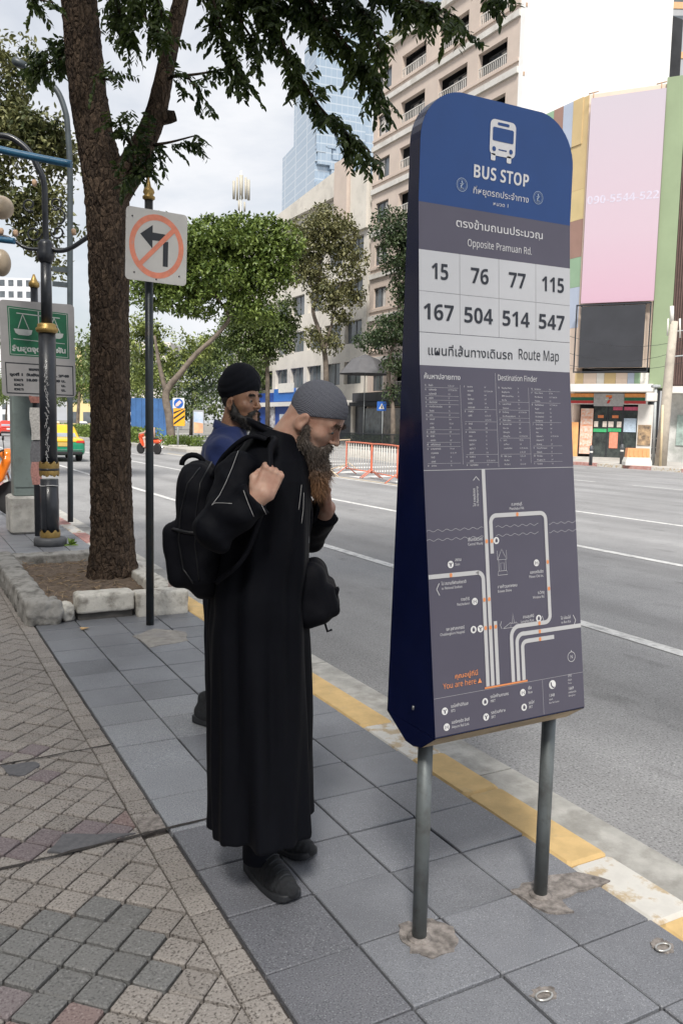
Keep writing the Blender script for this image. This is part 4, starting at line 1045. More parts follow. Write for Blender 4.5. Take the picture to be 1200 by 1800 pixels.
def strap_mesh(pts, w, t, wd):
    """flat webbing along pts; wd = across direction"""
    V = []; F = []
    P = [Vector(p) for p in pts]
    for i, p in enumerate(P):
        tg = (P[min(i + 1, len(P) - 1)] - P[max(i - 1, 0)]).normalized(); c = Vector(wd[i] if isinstance(wd[0], (tuple, list, Vector)) else wd); c = (c - tg * c.dot(tg)).normalized(); nn = tg.cross(c)
        V += [p + c * w / 2 + nn * t / 2, p - c * w / 2 + nn * t / 2, p - c * w / 2 - nn * t / 2, p + c * w / 2 - nn * t / 2]
        if i:
            for j in range(4): F.append((4 * i - 4 + j, 4 * i - 4 + (j + 1) % 4, 4 * i + (j + 1) % 4, 4 * i + j))
    n = len(P); F += [(3, 2, 1, 0), (4 * n - 4, 4 * n - 3, 4 * n - 2, 4 * n - 1)]
    return MB().add(V, F, True)
G_R = RW + np.array(rf_ax) * .062 - np.array(rf_bk) * .026; G_L = LW + np.array(lf_ax) * .062 - np.array(lf_bk) * .026
def spline(pts, n=6):
    P = [Vector(p) for p in pts]; out = []
    for i in range(len(P) - 1):
        p0, p1, p2, p3 = P[max(i - 1, 0)], P[i], P[i + 1], P[min(i + 2, len(P) - 1)]
        for k in range(n):
            t = k / n; out.append(.5 * ((2 * p1) + (p2 - p0) * t + (2 * p0 - 5 * p1 + 4 * p2 - p3) * t * t + (3 * p1 - p0 - 3 * p2 + p3) * t ** 3))
    return out + [P[-1]]
for sg, G, sh in ((-1, G_R, SH_R), (1, G_L, SH_L)):
    pts = spline([pw(.06, sg * .07, .17), (-.165, sg * .085, 1.455), (-.09, sg * .105, 1.512), (-.02, sg * .115, 1.492), (G[0] - .0, G[1] * .85, G[2] + .065), tuple(G), (G[0] - .02, G[1] * .98, G[2] - .10), (-.09, sg * .215, 1.16), (-.17, sg * .16, 1.08)])
    strap_mesh(pts, .062, .013, (0, 1, 0) if sg < 0 else (0, 1, 0)).build('shoulder_strap', pk_m, pack)
bag = thing('sling_bag', 'small black sling bag hanging in front of the man in the robe', 'bag', tuple(man.location), PRZ)
BC = mp_(556, 1038, .06)
def bag_fn(P):
    q = P - BC.astype(np.float32); a = R_(-14); x = q[..., 0] * math.cos(a) - q[..., 2] * math.sin(a); z = q[..., 0] * math.sin(a) + q[..., 2] * math.cos(a)
    q2 = np.stack([x, q[..., 1], z], -1)
    d = sd_rbox(q2, (-.02, 0, 0), (.066, .10, .105), .045); d = smin(d, sd_rbox(q2, (.035, 0, -.03), (.028, .08, .058), .022), .008)
    return d + .004 * hex_noise(P, 60, 5)
V, F = isosurf(bag_fn, BC - .17, BC + .17, .006); np_mesh('bag_body', V, F, pk_m, True, bag)
sp_ = spline([tuple(BC + (-.03, .0, .09)), tuple(mp_(540, 962, .02)), (.098, .0, 1.28), (.06, -.02, 1.40), (-.02, .06, 1.49), (-.10, .12, 1.50), (-.19, .14, 1.42)])
strap_mesh(sp_, .030, .005, (0, 1, 0)).build('sling_strap', pk_m, bag)
MB().tube([tuple(BC + (.03, -.03, -.10)), tuple(BC + (.04, -.05, -.125)), tuple(BC + (.055, -.05, -.118))], .004, 6).build('loose_cord', pk_m, bag)
MB().box(mp_(537, 948, -.03), (.022, .012, .03), None, .004).build('buckle', M('buckle_grey', (.25, .25, .27), .35, .1, 30), bag)
MB().box(tuple(BC + (.062, -.03, -.02)), (.014, .03, .08), Matrix.Rotation(R_(12), 3, 'Y'), .005).build('side_pocket', pk_m, bag)
# ------------------------------------------------------------------ man in the turban
man2 = thing('person', 'man in navy blue shirt and black turban with dark beard, standing behind the robed man', 'person', (1.4074 + .018 * _cy, 3.9926 - .018 * _sy, 0), PRZ)
m2 = lambda px, py, y=0.0: person_px(man2, px, py, y)
HO2 = (.128, 0, 1.668); HR2 = pitch_m(R_(3), R_(-30))
def man2_body(P):
    d = head_sdf(to_head(P, HO2, HR2))
    d = smin(d, sd_cap(P, from_head((-.025, 0, -.05), HO2, HR2), (.075, 0, 1.47), .058, .066), .03)
    d = smin(d, sd_ell(P, (.06, 0, 1.34), (.095, .15, .12)), .04); d = smin(d, sd_cap(P, (.06, 0, 1.3), (.05, 0, 1.0), .12, .12), .05)
    for s in (-1, 1):
        d = smin(d, sd_cap(P, (.05, s * .09, .92), (.05, s * .10, .08), .078, .045), .03)
        d = smin(d, sd_cap(P, (.055, s * .160, 1.40), (.02, s * .245, 1.14), .040, .036), .02); d = smin(d, sd_cap(P, (.02, s * .25, 1.14), (.09, s * .26, .90), .038, .028), .015)
        ax = Vector((.3, 0, -.95)).normalized(); bk = Vector((0, s, 0)); d = smin(d, fist_sdf(P, (.09, s * .26, .90), ax, bk, ax.cross(bk) * (1 if s > 0 else -1), .97), .01)
    return d
V, F = isosurf(man2_body, (-.20, -.40, .02), (.36, .40, 1.90), .0050)
np_mesh('body', V, F, skin_mat('skin_brown', (.33, .185, .115), (.24, .12, .075)), True, man2)
eyes(man2, HO2, HR2, M('iris_dark', (.015, .010, .008), .2, .1, 30))
def shirt_fn(P):
    z = P[..., 2]; Z = [.85, .95, 1.1, 1.25, 1.36, 1.44, 1.50, 1.55]; cx = np.interp(z, Z, [.05, .05, .052, .055, .058, .06, .068, .075]); a = np.interp(z, Z, [.135, .14, .138, .138, .134, .118, .09, .072]); b = np.interp(z, Z, [.19, .19, .19, .20, .215, .19, .11, .07])
    x = P[..., 0] - cx; d = (np.sqrt((x / a) ** 2 + (P[..., 1] / b) ** 2) - 1) * np.minimum(a, b)
    d = np.maximum(d, np.maximum(.86 - z, z - 1.535))
    for s in (-1, 1):
        u = smin(sd_cap(P, (.055, s * .165, 1.415), (.02, s * .25, 1.14), .066, .058), sd_cap(P, (.02, s * .25, 1.14), (.075, s * .258, .95), .060, .042), .03)
        d = smin(d, np.maximum(u, .935 - z), .06)
    return d + .005 * hex_noise(P, 34, 7) + .003 * hex_noise(P, 70, 3) + .003 * np.sin(P[..., 2] * 60 + P[..., 0] * 50 + 3 * np.sin(P[..., 1] * 20)) * np.exp(-((z - 1.3) / .2) ** 2)
V, F = isosurf(shirt_fn, (-.20, -.42, .80), (.32, .42, 1.60), .008); shirt = np_mesh('shirt', V, F, cloth_mat('shirt_navy', (.018, .030, .105), .8), True, man2)
rg = [(.075 + .080 * math.cos(t), .078 * math.sin(t), 1.505 - .03 * math.cos(t)) for t in [2 * math.pi * k / 26 for k in range(27)]]
Vc = []; Fc = []
for i, (x, y, z) in enumerate(rg):
    Vc += [(x, y, z), (x * .98, y * .93, z + .036), (.075 + (x - .075) * 1.12, y * 1.12, z - .004 - (.012 if x > .1 else 0))]
    if i:
        for j in (0, 1): Fc.append((3 * i - 3 + j, 3 * i - 2 + j, 3 * i + 1 + j, 3 * i + j))
MB().add(Vc, Fc, True).build('collar', MATS.setdefault('shirt_navy2', cloth_mat('shirt_navy2', (.018, .030, .105), .8)), shirt)
def trouser_fn(P):
    z = P[..., 2]; d = sd_ell(P, (.05, 0, .92), (.13, .185, .16))
    for s in (-1, 1): d = smin(d, sd_cap(P, (.05, s * .09, .86), (.045, s * .105, .05), .098, .068), .04)
    return np.maximum(d, np.maximum(.035 - z, z - 1.0)) + .004 * hex_noise(P, 26, 3)
V, F = isosurf(trouser_fn, (-.15, -.26, .0), (.25, .26, 1.03), .009); np_mesh('trousers', V, F, cloth_mat('trouser_black', (.007, .008, .013), .85, 900, 0), True, man2)
for pc, dr in (((.03, -.105), (.9, -.45)), ((.09, .105), (.95, -.3))):
    so_ = bpy.data.objects.new('shoe', None); COL.objects.link(so_); so_.parent = man2; so_.empty_display_size = .05
    shoe_part('shoe', pc, dr, sh_up, sh_so, so_)
def turban_fn(P):
    q = to_head(P, HO2, HR2); d = sd_ell(q, (-.006, 0, .088), (.104, .092, .098))
    d = smin(d, sd_ell(q, (-.030, 0, .060), (.098, .090, .085)), .02)
    pl = -(q[..., 2] - (.012 + .34 * q[..., 0])); d = smax(d, pl, .008)
    s = q[..., 2] + .45 * q[..., 0] * np.sign(q[..., 1] + .02) * .5
    s = q[..., 2] + .75 * np.abs(q[..., 1]) - .25 * q[..., 0]
    return np.maximum(d - .0030 * np.abs(np.sin(s * 72 + .6 * np.sin(q[..., 1] * 30))), -sd_ell(q, (-.006, 0, .034), (.094, .074, .090)))
V, F = isosurf(turban_fn, (-.02, -.16, 1.58), (.32, .16, 1.90), .004); np_mesh('turban', V, F, cloth_mat('turban_black', (.006, .007, .011), .9, 500, .02), True, man2)
def beard2_fn(P):
    q = to_head(P, HO2, HR2); A = q.copy(); A[..., 1] = np.abs(A[..., 1])
    d = sd_cap(A, (.000, .070, -.005), (.020, .064, -.075), .009, .018); d = smin(d, sd_cap(A, (.020, .060, -.075), (.066, .026, -.108), .020, .026), .02)
    d = smin(d, sd_ell(q, (.064, 0, -.112), (.042, .045, .030)), .02)
    d = smin(d, sd_cap(A, (.102, .006, -.048), (.090, .033, -.066), .006, .009), .008); d = smin(d, sd_cap(A, (.088, .034, -.07), (.07, .04, -.10), .010, .018), .012)
    return smax(d, -sd_ell(q, (.106, 0, -.0645), (.016, .020, .009)), .005) + .003 * hex_noise(P, 110, 2.0)
V, F = isosurf(beard2_fn, (-.02, -.16, 1.46), (.32, .16, 1.70), .004); hb = M('beard_black', (.012, .010, .009), .6, .3, 70)
beard2 = np_mesh('beard', V, F, hb, True, man2)
P_, N_ = surf_samples(V, F, 2600, np.random.default_rng(8)); dd = N_ * .7 + np.array([.05, 0, -.7]) + np.random.default_rng(9).normal(0, .25, P_.shape); dd /= np.linalg.norm(dd, axis=1)[:, None]
st = strands('beard_strands', P_ - N_ * .002, dd, .012 * np.random.default_rng(6).uniform(.5, 1.3, len(P_)), hb, beard2, .0009); st['kind'] = 'stuff'
P_, D_ = brow_pts(HO2, HR2, 130, 3); st = strands('eyebrow', P_, D_, np.full(len(P_), .007), hb, man2, .0009, 0.0); st['kind'] = 'stuff'
# hair at the nape below the turban
def nape_fn(P):
    q = to_head(P, HO2, HR2); return smax(sd_ell(q, (-.012, 0, .020), (.0985, .079, .094)), np.maximum(q[..., 0] + .025, -.06 - q[..., 2]), .006)
V, F = isosurf(nape_fn, (-.02, -.16, 1.50), (.22, .16, 1.80), .005); np_mesh('hair', V, F, hb, True, man2)
# ================================================================== NEAR STREET: tree, planter, traffic sign, lamp post, cabinet
# ---- leaves
def leaf_mat(name, a, b2, trans=.25):
    m, nt, b = new_mat(name); L = nt.links.new; g = ND(nt, 'ShaderNodeNewGeometry'); n = ND(nt, 'ShaderNodeTexNoise'); n.inputs['Scale'].default_value = 1.4; n.inputs['Detail'].default_value = 6
    L(g.outputs['Position'], n.inputs['Vector']); r = ND(nt, 'ShaderNodeValToRGB'); e = r.color_ramp.elements; e[0].position, e[1].position = .3, .7; e[0].color = (*a, 1); e[1].color = (*b2, 1)
    mx = ND(nt, 'ShaderNodeMath', operation='MULTIPLY_ADD'); mx.inputs[1].default_value = .35; L(g.outputs['Random Per Island'], mx.inputs[0]); 
    ms = ND(nt, 'ShaderNodeMath', operation='SUBTRACT'); ms.inputs[1].default_value = .17; L(n.outputs['Fac'], ms.inputs[0]); L(ms.outputs[0], mx.inputs[2])
    L(mx.outputs[0], r.inputs['Fac']); L(r.outputs['Color'], b.inputs['Base Color']); b.inputs['Roughness'].default_value = .45
    tr = ND(nt, 'ShaderNodeBsdfTranslucent'); L(r.outputs['Color'], tr.inputs['Color']); ms2 = ND(nt, 'ShaderNodeMixShader'); ms2.inputs[0].default_value = trans
    out = nt.nodes['Material Output']; L(b.outputs[0], ms2.inputs[1]); L(tr.outputs[0], ms2.inputs[2]); L(ms2.outputs[0], out.inputs['Surface']); return m
def leaf_cloud(P, D, Ls, Wr, rng):
    """pointed leaves: base points P, directions D, lengths Ls, width ratio Wr -> V, F(tri)"""
    n = len(P); D = D / (np.linalg.norm(D, axis=1)[:, None] + 1e-9); up = rng.normal(0, .5, (n, 3)) + np.array([0, 0, 1.0])
    S = np.cross(D, up); S /= np.linalg.norm(S, axis=1)[:, None] + 1e-9; N = np.cross(S, D); L = Ls[:, None]; W = L * Wr
    V = np.stack([P, P + D * L * .35 + S * W * .5 - N * L * .04, P + D * L * .35 - S * W * .5 - N * L * .04, P + D * L * .72 + S * W * .36 - N * L * .08, P + D * L * .72 - S * W * .36 - N * L * .08, P + D * L - N * L * .16, P + D * L * .5 + N * L * .03], 1)
    b = np.arange(n)[:, None] * 7
    F = np.concatenate([b + np.array(t) for t in ((0, 1, 6), (0, 6, 2), (1, 3, 6), (2, 6, 4), (6, 3, 5), (6, 5, 4))])
    return V.reshape(-1, 3), F
def pinnate(paths, rng, per=34, ll=.075, jit=.02, hang=.7):
    """drooping compound leaves along twig paths (lists of points)"""
    PP, DD, LL = [], [], []
    for path, dens_ in paths:
        path = np.array([tuple(p) for p in path]); seg = np.diff(path, axis=0); sl = np.linalg.norm(seg, axis=1); tot = sl.sum()
        for k in range(int(tot * dens_)):
            s = rng.random() * tot; i = int(np.searchsorted(np.cumsum(sl), s)); i = min(i, len(seg) - 1); t = (s - (np.cumsum(sl)[i] - sl[i])) / sl[i]
            o = path[i] + seg[i] * t + rng.normal(0, jit, 3); ax = seg[i] / sl[i] * rng.uniform(.2, .9) + rng.normal(0, .5, 3) + np.array([0, 0, -hang * rng.uniform(.3, 1.2)]); ax /= np.linalg.norm(ax)
            L = rng.uniform(.11, .23) * ll / .075; n = int(per * L / .25 / 3) + 5; side = np.cross(ax, rng.normal(0, .3, 3) + np.array([0, 0, 1])); side /= np.linalg.norm(side) + 1e-9
            for j in range(n):
                u = (j + .5) / n; q = o + ax * L * u + np.array([0, 0, -.12 * L * u * u]); d = ax * .45 + side * (1 if j % 2 else -1) * .8 + np.array([0, 0, -.45]) + rng.normal(0, .16, 3)
                PP.append(q); DD.append(d); LL.append(ll * rng.uniform(.7, 1.15) * (1 - .3 * abs(u - .5)))
    return np.array(PP), np.array(DD), np.array(LL)
near_leaf = leaf_mat('leaf_near', (.020, .042, .014), (.085, .125, .028), .42)
D_T = 7.59
tree = thing('street_tree', 'large rough-barked street tree with forked trunk rising from the kerbed planter', 'tree', (1.73, 7.70, 0))
TL = Vector(tree.location)
bark = mat('bark_near', (.100, .069, .050), .95, .3, 16, coord='World', bump=1.0, bscale=40, col2=(.022, .017, .014), pos=(.38, .66), dirt=(.145, .105, .076), dscale=34, dpos=(.56, .74))
def bark_mat():
    m, nt, b = new_mat('bark_plates'); L = nt.links.new; g = ND(nt, 'ShaderNodeNewGeometry').outputs['Position']; mp = ND(nt, 'ShaderNodeMapping'); mp.inputs['Scale'].default_value = (1, 1, .42); L(g, mp.inputs['Vector'])
    n0 = ND(nt, 'ShaderNodeTexNoise'); n0.inputs['Scale'].default_value = 14; n0.inputs['Detail'].default_value = 4; L(mp.outputs[0], n0.inputs['Vector'])
    ad = ND(nt, 'ShaderNodeMix', data_type='VECTOR'); ad.inputs['Factor'].default_value = .06; L(mp.outputs[0], ad.inputs[4]); L(n0.outputs['Color'], ad.inputs[5])
    v = ND(nt, 'ShaderNodeTexVoronoi', feature='DISTANCE_TO_EDGE'); v.inputs['Scale'].default_value = 26; L(ad.outputs[1], v.inputs['Vector'])
    v2 = ND(nt, 'ShaderNodeTexVoronoi'); v2.inputs['Scale'].default_value = 26; L(ad.outputs[1], v2.inputs['Vector'])
    n1 = ND(nt, 'ShaderNodeTexNoise'); n1.inputs['Scale'].default_value = 60; n1.inputs['Detail'].default_value = 6; L(g, n1.inputs['Vector'])
    r = ND(nt, 'ShaderNodeValToRGB'); e = r.color_ramp.elements; e[0].position, e[1].position = .25, .75; e[0].color = (.040, .029, .023, 1); e[1].color = (.135, .095, .068, 1)
    mx = ND(nt, 'ShaderNodeMath', operation='MULTIPLY_ADD'); mx.inputs[1].default_value = .35; sp = ND(nt, 'ShaderNodeSeparateColor'); L(v2.outputs['Color'], sp.inputs[0]); L(sp.outputs[0], mx.inputs[0]); ms = ND(nt, 'ShaderNodeMath', operation='MULTIPLY'); ms.inputs[1].default_value = .65; L(n1.outputs['Fac'], ms.inputs[0]); L(ms.outputs[0], mx.inputs[2]); L(mx.outputs[0], r.inputs['Fac'])
    L(r.outputs['Color'], b.inputs['Base Color']); b.inputs['Roughness'].default_value = .95; b.inputs['Specular IOR Level'].default_value = .2
    mr = ND(nt, 'ShaderNodeMapRange'); mr.inputs['From Max'].default_value = .22; L(v.outputs['Distance'], mr.inputs['Value']); a2 = ND(nt, 'ShaderNodeMath', operation='MULTIPLY_ADD'); a2.inputs[1].default_value = .5; L(n1.outputs['Fac'], a2.inputs[0]); L(mr.outputs[0], a2.inputs[2])
    bp = ND(nt, 'ShaderNodeBump'); bp.inputs['Strength'].default_value = 1.0; bp.inputs['Distance'].default_value = .022; L(a2.outputs[0], bp.inputs['Height']); L(bp.outputs['Normal'], b.inputs['Normal']); return m
bark = bark_mat()
def craggy(path, radii, n=44, step=.028, amp=.022, seed=0):
    """bark-covered limb: dense tube with ridged displacement"""
    P = [Vector(p) for p in path]; pts = []; rr = []
    for i in range(len(P) - 1):
        k = max(2, int((P[i + 1] - P[i]).length / step))
        for j in range(k): t = j / k; pts.append(P[i].lerp(P[i + 1], t)); rr.append(radii[i] + (radii[i + 1] - radii[i]) * t)
    pts.append(P[-1]); rr.append(radii[-1]); m = len(pts)
    C = np.array([tuple(p) for p in pts]); 
    for _ in range(8): C[1:-1] = (C[:-2] + C[1:-1] * 2 + C[2:]) / 4; rr[1:-1] = [(a + 2 * b2 + c) / 4 for a, b2, c in zip(rr[:-2], rr[1:-1], rr[2:])]
    T = np.gradient(C, axis=0); T /= np.linalg.norm(T, axis=1)[:, None]; A = np.cross(T, np.array([.12, 1, 0])); A /= np.linalg.norm(A, axis=1)[:, None]; B = np.cross(T, A)
    th = np.linspace(0, 2 * np.pi, n, endpoint=False); rg = np.random.default_rng(seed); R2 = np.array(rr)[:, None]
    z = np.cumsum(np.r_[0, np.linalg.norm(np.diff(C, axis=0), axis=1)])[:, None]
    ridg = np.abs(np.sin(th[None] * 9 + 2.4 * np.sin(z * 5.1 + th[None] * 2) + 1.1 * np.sin(z * 13))) * .5 + np.abs(np.sin(z * 30 + 3 * np.sin(th[None] * 5 + z * 3))) * .35 + rg.random((m, n)) * .55
    low = .05 * np.sin(th[None] * 3 + z * 1.1) + .04 * np.sin(th[None] * 2 - z * .7 + 1)
    Rr = R2 * (1 + low) + amp * (ridg - .7) * np.clip(R2 / .2, .35, 1.2)
    V = C[:, None] + Rr[..., None] * (np.cos(th)[None, :, None] * A[:, None] + np.sin(th)[None, :, None] * B[:, None])
    i = np.arange(m - 1)[:, None] * n; j = np.arange(n)[None]; j2 = (j + 1) % n
    F = np.stack([i + j, i + j2, i + n + j2, i + n + j], -1).reshape(-1, 4)
    return V.reshape(-1, 3), F
tp = lambda px, py, D=D_T: atD(px, py, D)
pxm = FPX / D_T
tr_c = [(199, 1050), (199, 1030), (199, 1000), (199, 950), (197, 850), (196, 700), (194, 560), (191, 450), (190, 380), (186, 325), (168, 250), (154, 170), (147, 100), (138, 0), (128, -120), (112, -260)]
tr_r = [64, 58, 49, 43, 41, 40.5, 39, 41, 44, 45, 38, 37, 36, 34, 30, 22]
V1, F1 = craggy([tp(*p) for p in tr_c], [r / pxm * .83 for r in tr_r], seed=1)
bl_c = [(196, 345), (222, 312), (246, 266), (266, 226), (278, 190), (290, 133), (304, 60), (319, 0), (340, -110), (372, -230)]
bl_r = [34, 31, 25, 23, 21, 19, 17.5, 16, 14, 10]
V2, F2 = craggy([tp(*p) for p in bl_c], [r / pxm * .78 for r in bl_r], n=30, step=.024, amp=.016, seed=2)
V3, F3 = craggy([tp(282, 205), tp(298, 208), tp(309, 204)], [14 / pxm, 10 / pxm, 8 / pxm], n=16, step=.02, amp=.01, seed=3)
Vt = np.concatenate([V1, V2, V3]); Ft = np.concatenate([F1, F2 + len(V1), F3 + len(V1) + len(V2)])
trunk = par(np_mesh('trunk', Vt, Ft, bark, False), tree)
for k, (px, py) in enumerate(((175, 320), (214, 330))):      # pruned knots
    c = tp(px, py, D_T - .20); par(MB().lathe([(.055, 0), (.058, .02), (.03, .035)], 14, c, True, Matrix.Rotation(R_(80), 3, 'X') @ Matrix.Rotation(R_(10), 3, 'Y')).build('knot', M('knot_wood', (.16, .12, .09), .9, .3, 30, bump=.5), ), trunk) if False else None
rl = np.random.default_rng(21)
def pth(pts, D0, D1=None):
    D1 = D1 or D0; n = len(pts); return spline([tp(x, y, D0 + (D1 - D0) * i / (n - 1)) for i, (x, y) in enumerate(pts)], 4)
boughs = [  # drooping boughs seen against the sky: pixel path, near/far distance, density per metre
    ([(352, -70), (380, 20), (400, 90), (430, 150)], 6.6, 6.3, 34), ([(385, -60), (420, 30), (450, 80), (455, 120)], 6.8, 6.4, 32),
    ([(440, -60), (480, 40), (520, 120), (560, 185), (610, 235), (652, 268)], 6.5, 6.0, 40),
    ([(500, -60), (560, 20), (610, 80), (650, 130), (676, 178)], 6.4, 5.9, 36), ([(560, -60), (620, -5), (650, 40), (668, 90)], 6.3, 5.8, 32),
    ([(600, -60), (690, -12), (750, 8), (806, 32)], 6.0, 5.5, 36), ([(420, -60), (470, -10), (540, 30), (600, 60)], 6.7, 6.2, 34), ([(350, -60), (420, -20), (520, -5), (610, 5)], 6.9, 6.3, 32),
    ([(840, -60), (860, -22), (878, -4)], 5.4, 5.3, 30), ([(200, -70), (235, 0), (262, 40), (285, 62)], 7.0, 6.8, 40), ([(185, -40), (215, 30), (228, 70)], 7.2, 7.0, 40), ([(250, -60), (275, -10), (285, 30)], 7.0, 6.9, 34),
    ([(160, 60), (105, 75), (70, 100)], 7.9, 8.2, 40), ([(130, 100), (85, 110), (62, 125)], 8.0, 8.3, 34), ([(20, -40), (50, -8), (95, 5)], 7.2, 7.0, 14),
    ([(215, 320), (235, 270), (210, 215), (225, 195)], 7.2, 7.1, 20), ([(225, 315), (262, 275), (250, 240)], 7.2, 7.1, 26), ([(270, 255), (300, 250), (345, 238)], 7.2, 7.1, 18),
    ([(295, 140), (325, 132), (362, 178)], 7.3, 7.2, 14), ([(300, 135), (350, 130), (398, 120)], 7.3, 7.2, 11), ([(165, 130), (190, 140), (200, 120)], 7.2, 7.1, 18), ([(260, 270), (262, 300), (275, 290)], 7.2, 7.1, 16)]
PP, DD, LL = pinnate([(pth(p, a, b2), dn * 1.75) for p, a, b2, dn in boughs], rl, 34, .074, .022, .75)
Vl, Fl = leaf_cloud(PP, DD, LL, .46, rl)
crown = par(np_mesh('crown', Vl, Fl, near_leaf, False), tree); crown['kind'] = 'stuff'
tw = MB()
for p, a, b2, dn in boughs:
    q = pth(p, a, b2); tw.tube(q, [.016 * (1 - .75 * i / len(q)) for i in range(len(q))], 5, False)
t_ = par(tw.build('twigs', bark), tree); t_['kind'] = 'stuff'
# the rest of the crown spreads overhead, above the top of the picture, and shades the pavement
n = 21000; Q = rl.normal(0, 1, (n, 3)); Q /= np.linalg.norm(Q, axis=1)[:, None]; Q = Q * (rl.random(n) ** (1 / 2.4))[:, None] * np.array([4.8, 6.6, 1.9]) + np.array([0.8, 2.4, 8.0])
Q += (hex_noise(Q, 1.7, 1)[:, None] * .5); Q = Q[hex_noise(Q, 2.1, 4) > -.22]
def pix(Q):
    d = Q - np.array([0, 0, CAM_H]); z = d @ np.array(C_F); return 600 + FPX * (d @ np.array(C_R)) / z, 900 - FPX * (d @ np.array(C_U)) / z, z
px_, py_, zz = pix(Q); Q = Q[(zz < .3) | (py_ < -45) | (px_ < -60) | (px_ > 1260)]
Vl, Fl = leaf_cloud(Q, rl.normal(0, 1, Q.shape) + np.array([0, 0, -.5]), rl.uniform(.13, .22, len(Q)), .52, rl)
c2 = par(np_mesh('upper_crown', Vl, Fl, near_leaf, False), tree); c2['kind'] = 'stuff'
lb = MB()
for tgt in ((1.2, 4.0, 7.6), (3.5, 4.5, 7.8), (3.0, 0.5, 7.9), (-1.2, 0.2, 8.0), (-1.2, 6.5, 8.0)):
    s0 = tp(112, -240) if tgt[0] < 2 else tp(360, -220); mid = s0.lerp(Vector(tgt), .5) + Vector((0, 0, .35)); lb.tube(spline([s0, mid, tgt], 6), [.11 - .085 * i / 12 for i in range(13)], 8)
par(lb.build('limbs', bark), tree)['kind'] = 'stuff'

# ---- kerbed planter round the tree
pl = thing('tree_planter', 'low kerbed planter of weathered white-painted kerbstones round the street tree', 'planter', (1.5, 7.7, 0))
wp = mat('kerb_whitewash', (.60, .58, .53), .9, .12, 7, coord='World', bump=.6, bscale=45, dirt=(.27, .25, .22), dscale=9, dpos=(.50, .66))
gc = mat('kerb_greywash', (.36, .35, .33), .92, .2, 6, coord='World', bump=.7, bscale=40, dirt=(.13, .125, .115), dscale=6, dpos=(.44, .62))
def stone(name, p0, p1, m, rough=.010, seed=0, tilt=0.0, nx=14):
    """rough cast kerbstone between two corners with uneven faces"""
    def fn(P):
        c = np.array([(a + b2) / 2 for a, b2 in zip(p0, p1)], dtype=np.float32); h = np.array([abs(b2 - a) / 2 for a, b2 in zip(p0, p1)], dtype=np.float32)
        q = P - c; q = q.copy(); q[..., 2] -= tilt * q[..., 0]
        return sd_rbox(q, (0, 0, 0), h, min(.020, h.min() * .5)) + rough * hex_noise(P, 26, seed) + rough * .5 * hex_noise(P, 75, seed + 2)
    lo = [min(a, b2) - .04 for a, b2 in zip(p0, p1)]; hi = [max(a, b2) + .04 for a, b2 in zip(p0, p1)]
    V, F = isosurf(fn, lo, hi, .016); return par(np_mesh(name, V, F, m, True), pl)
stone('kerbstone', (.80, 6.44, -.02), (.99, 8.95, .19), gc, .016, 1)
stone('kerbstone', (.82, 6.38, -.02), (1.06, 6.62, .185), gc, .022, 2)
stone('broken_kerbstone', (1.065, 6.40, -.01), (1.165, 6.55, .135), wp, .018, 3)
stone('kerbstone', (1.175, 6.40, .055), (1.625, 6.60, .205), wp, .004, 4)
stone('kerbstone_footing', (1.19, 6.43, -.02), (1.62, 6.60, .06), M('kerb_footing_dark', (.10, .095, .09), .95, .3, 9, coord='World'), .006, 5)  # dark grey footing block below the whitewashed stone
stone('kerbstone', (1.635, 6.36, -.02), (2.055, 6.56, .19), wp, .005, 6)
stone('kerbstone', (1.87, 6.60, -.02), (2.05, 8.95, .175), wp, .005, 7)
stone('kerbstone', (.99, 8.80, -.02), (1.87, 8.96, .16), gc, .012, 8)
soil = MB(); ns = 26; Vs = []; Fs = []
for i in range(ns + 1):
    for j in range(ns + 1):
        x = .98 + .90 * i / ns; y = 6.58 + 2.25 * j / ns; r = math.hypot((x - 1.73) / .7, (y - 7.7) / .9)
        Vs.append((x, y, .07 + .05 * max(0, 1 - r) + random.uniform(-.008, .008)))
        if i and j: a = i * (ns + 1) + j; Fs.append((a, a - 1, a - ns - 2, a - ns - 1))
soil.add(Vs, Fs); par(soil.build('soil', mat('soil_brown', (.13, .095, .07), .98, .4, 12, coord='World', bump=1.0, bscale=60, dirt=(.22, .17, .12), dscale=30)), pl)
lit = MB(); rs = random.Random(4)
for k in range(160):
    x, y = rs.uniform(1.0, 1.85), rs.uniform(6.65, 8.7); a = rs.uniform(0, 6.28); l = rs.uniform(.03, .12); lit.tube([(x, y, .10), (x + l * math.cos(a), y + l * math.sin(a), .10 + rs.uniform(0, .02))], rs.uniform(.002, .005), 4)
par(lit.build('leaf_litter', M('litter', (.30, .22, .14), .9, .4, 20, coord='World')), pl)['kind'] = 'stuff'
lp = gnd(300, 1022, .18); MB().box((0, 0, .028), (.075, .055, .055), None, .006).build('litter_carton', M('carton', (.62, .52, .50), .7, .1, 30), None, (2.0, 6.62, .165), .5); tag(bpy.data.objects['litter_carton'], 'small crumpled pinkish drink carton lying on the planter edge', 'litter')
MB().add([(-.03, -.02, .004), (.035, -.015, .010), (.04, .02, .004), (-.02, .03, .013)], [(0, 1, 2, 3)]).build('dry_leaf', M('dry_leaf', (.55, .36, .17), .8, .2, 40), None, tuple(gnd(148, 1106, .004)), .3)
tag(bpy.data.objects['dry_leaf'], 'dry tan fallen leaf on the grey tiles before the planter', 'leaf')

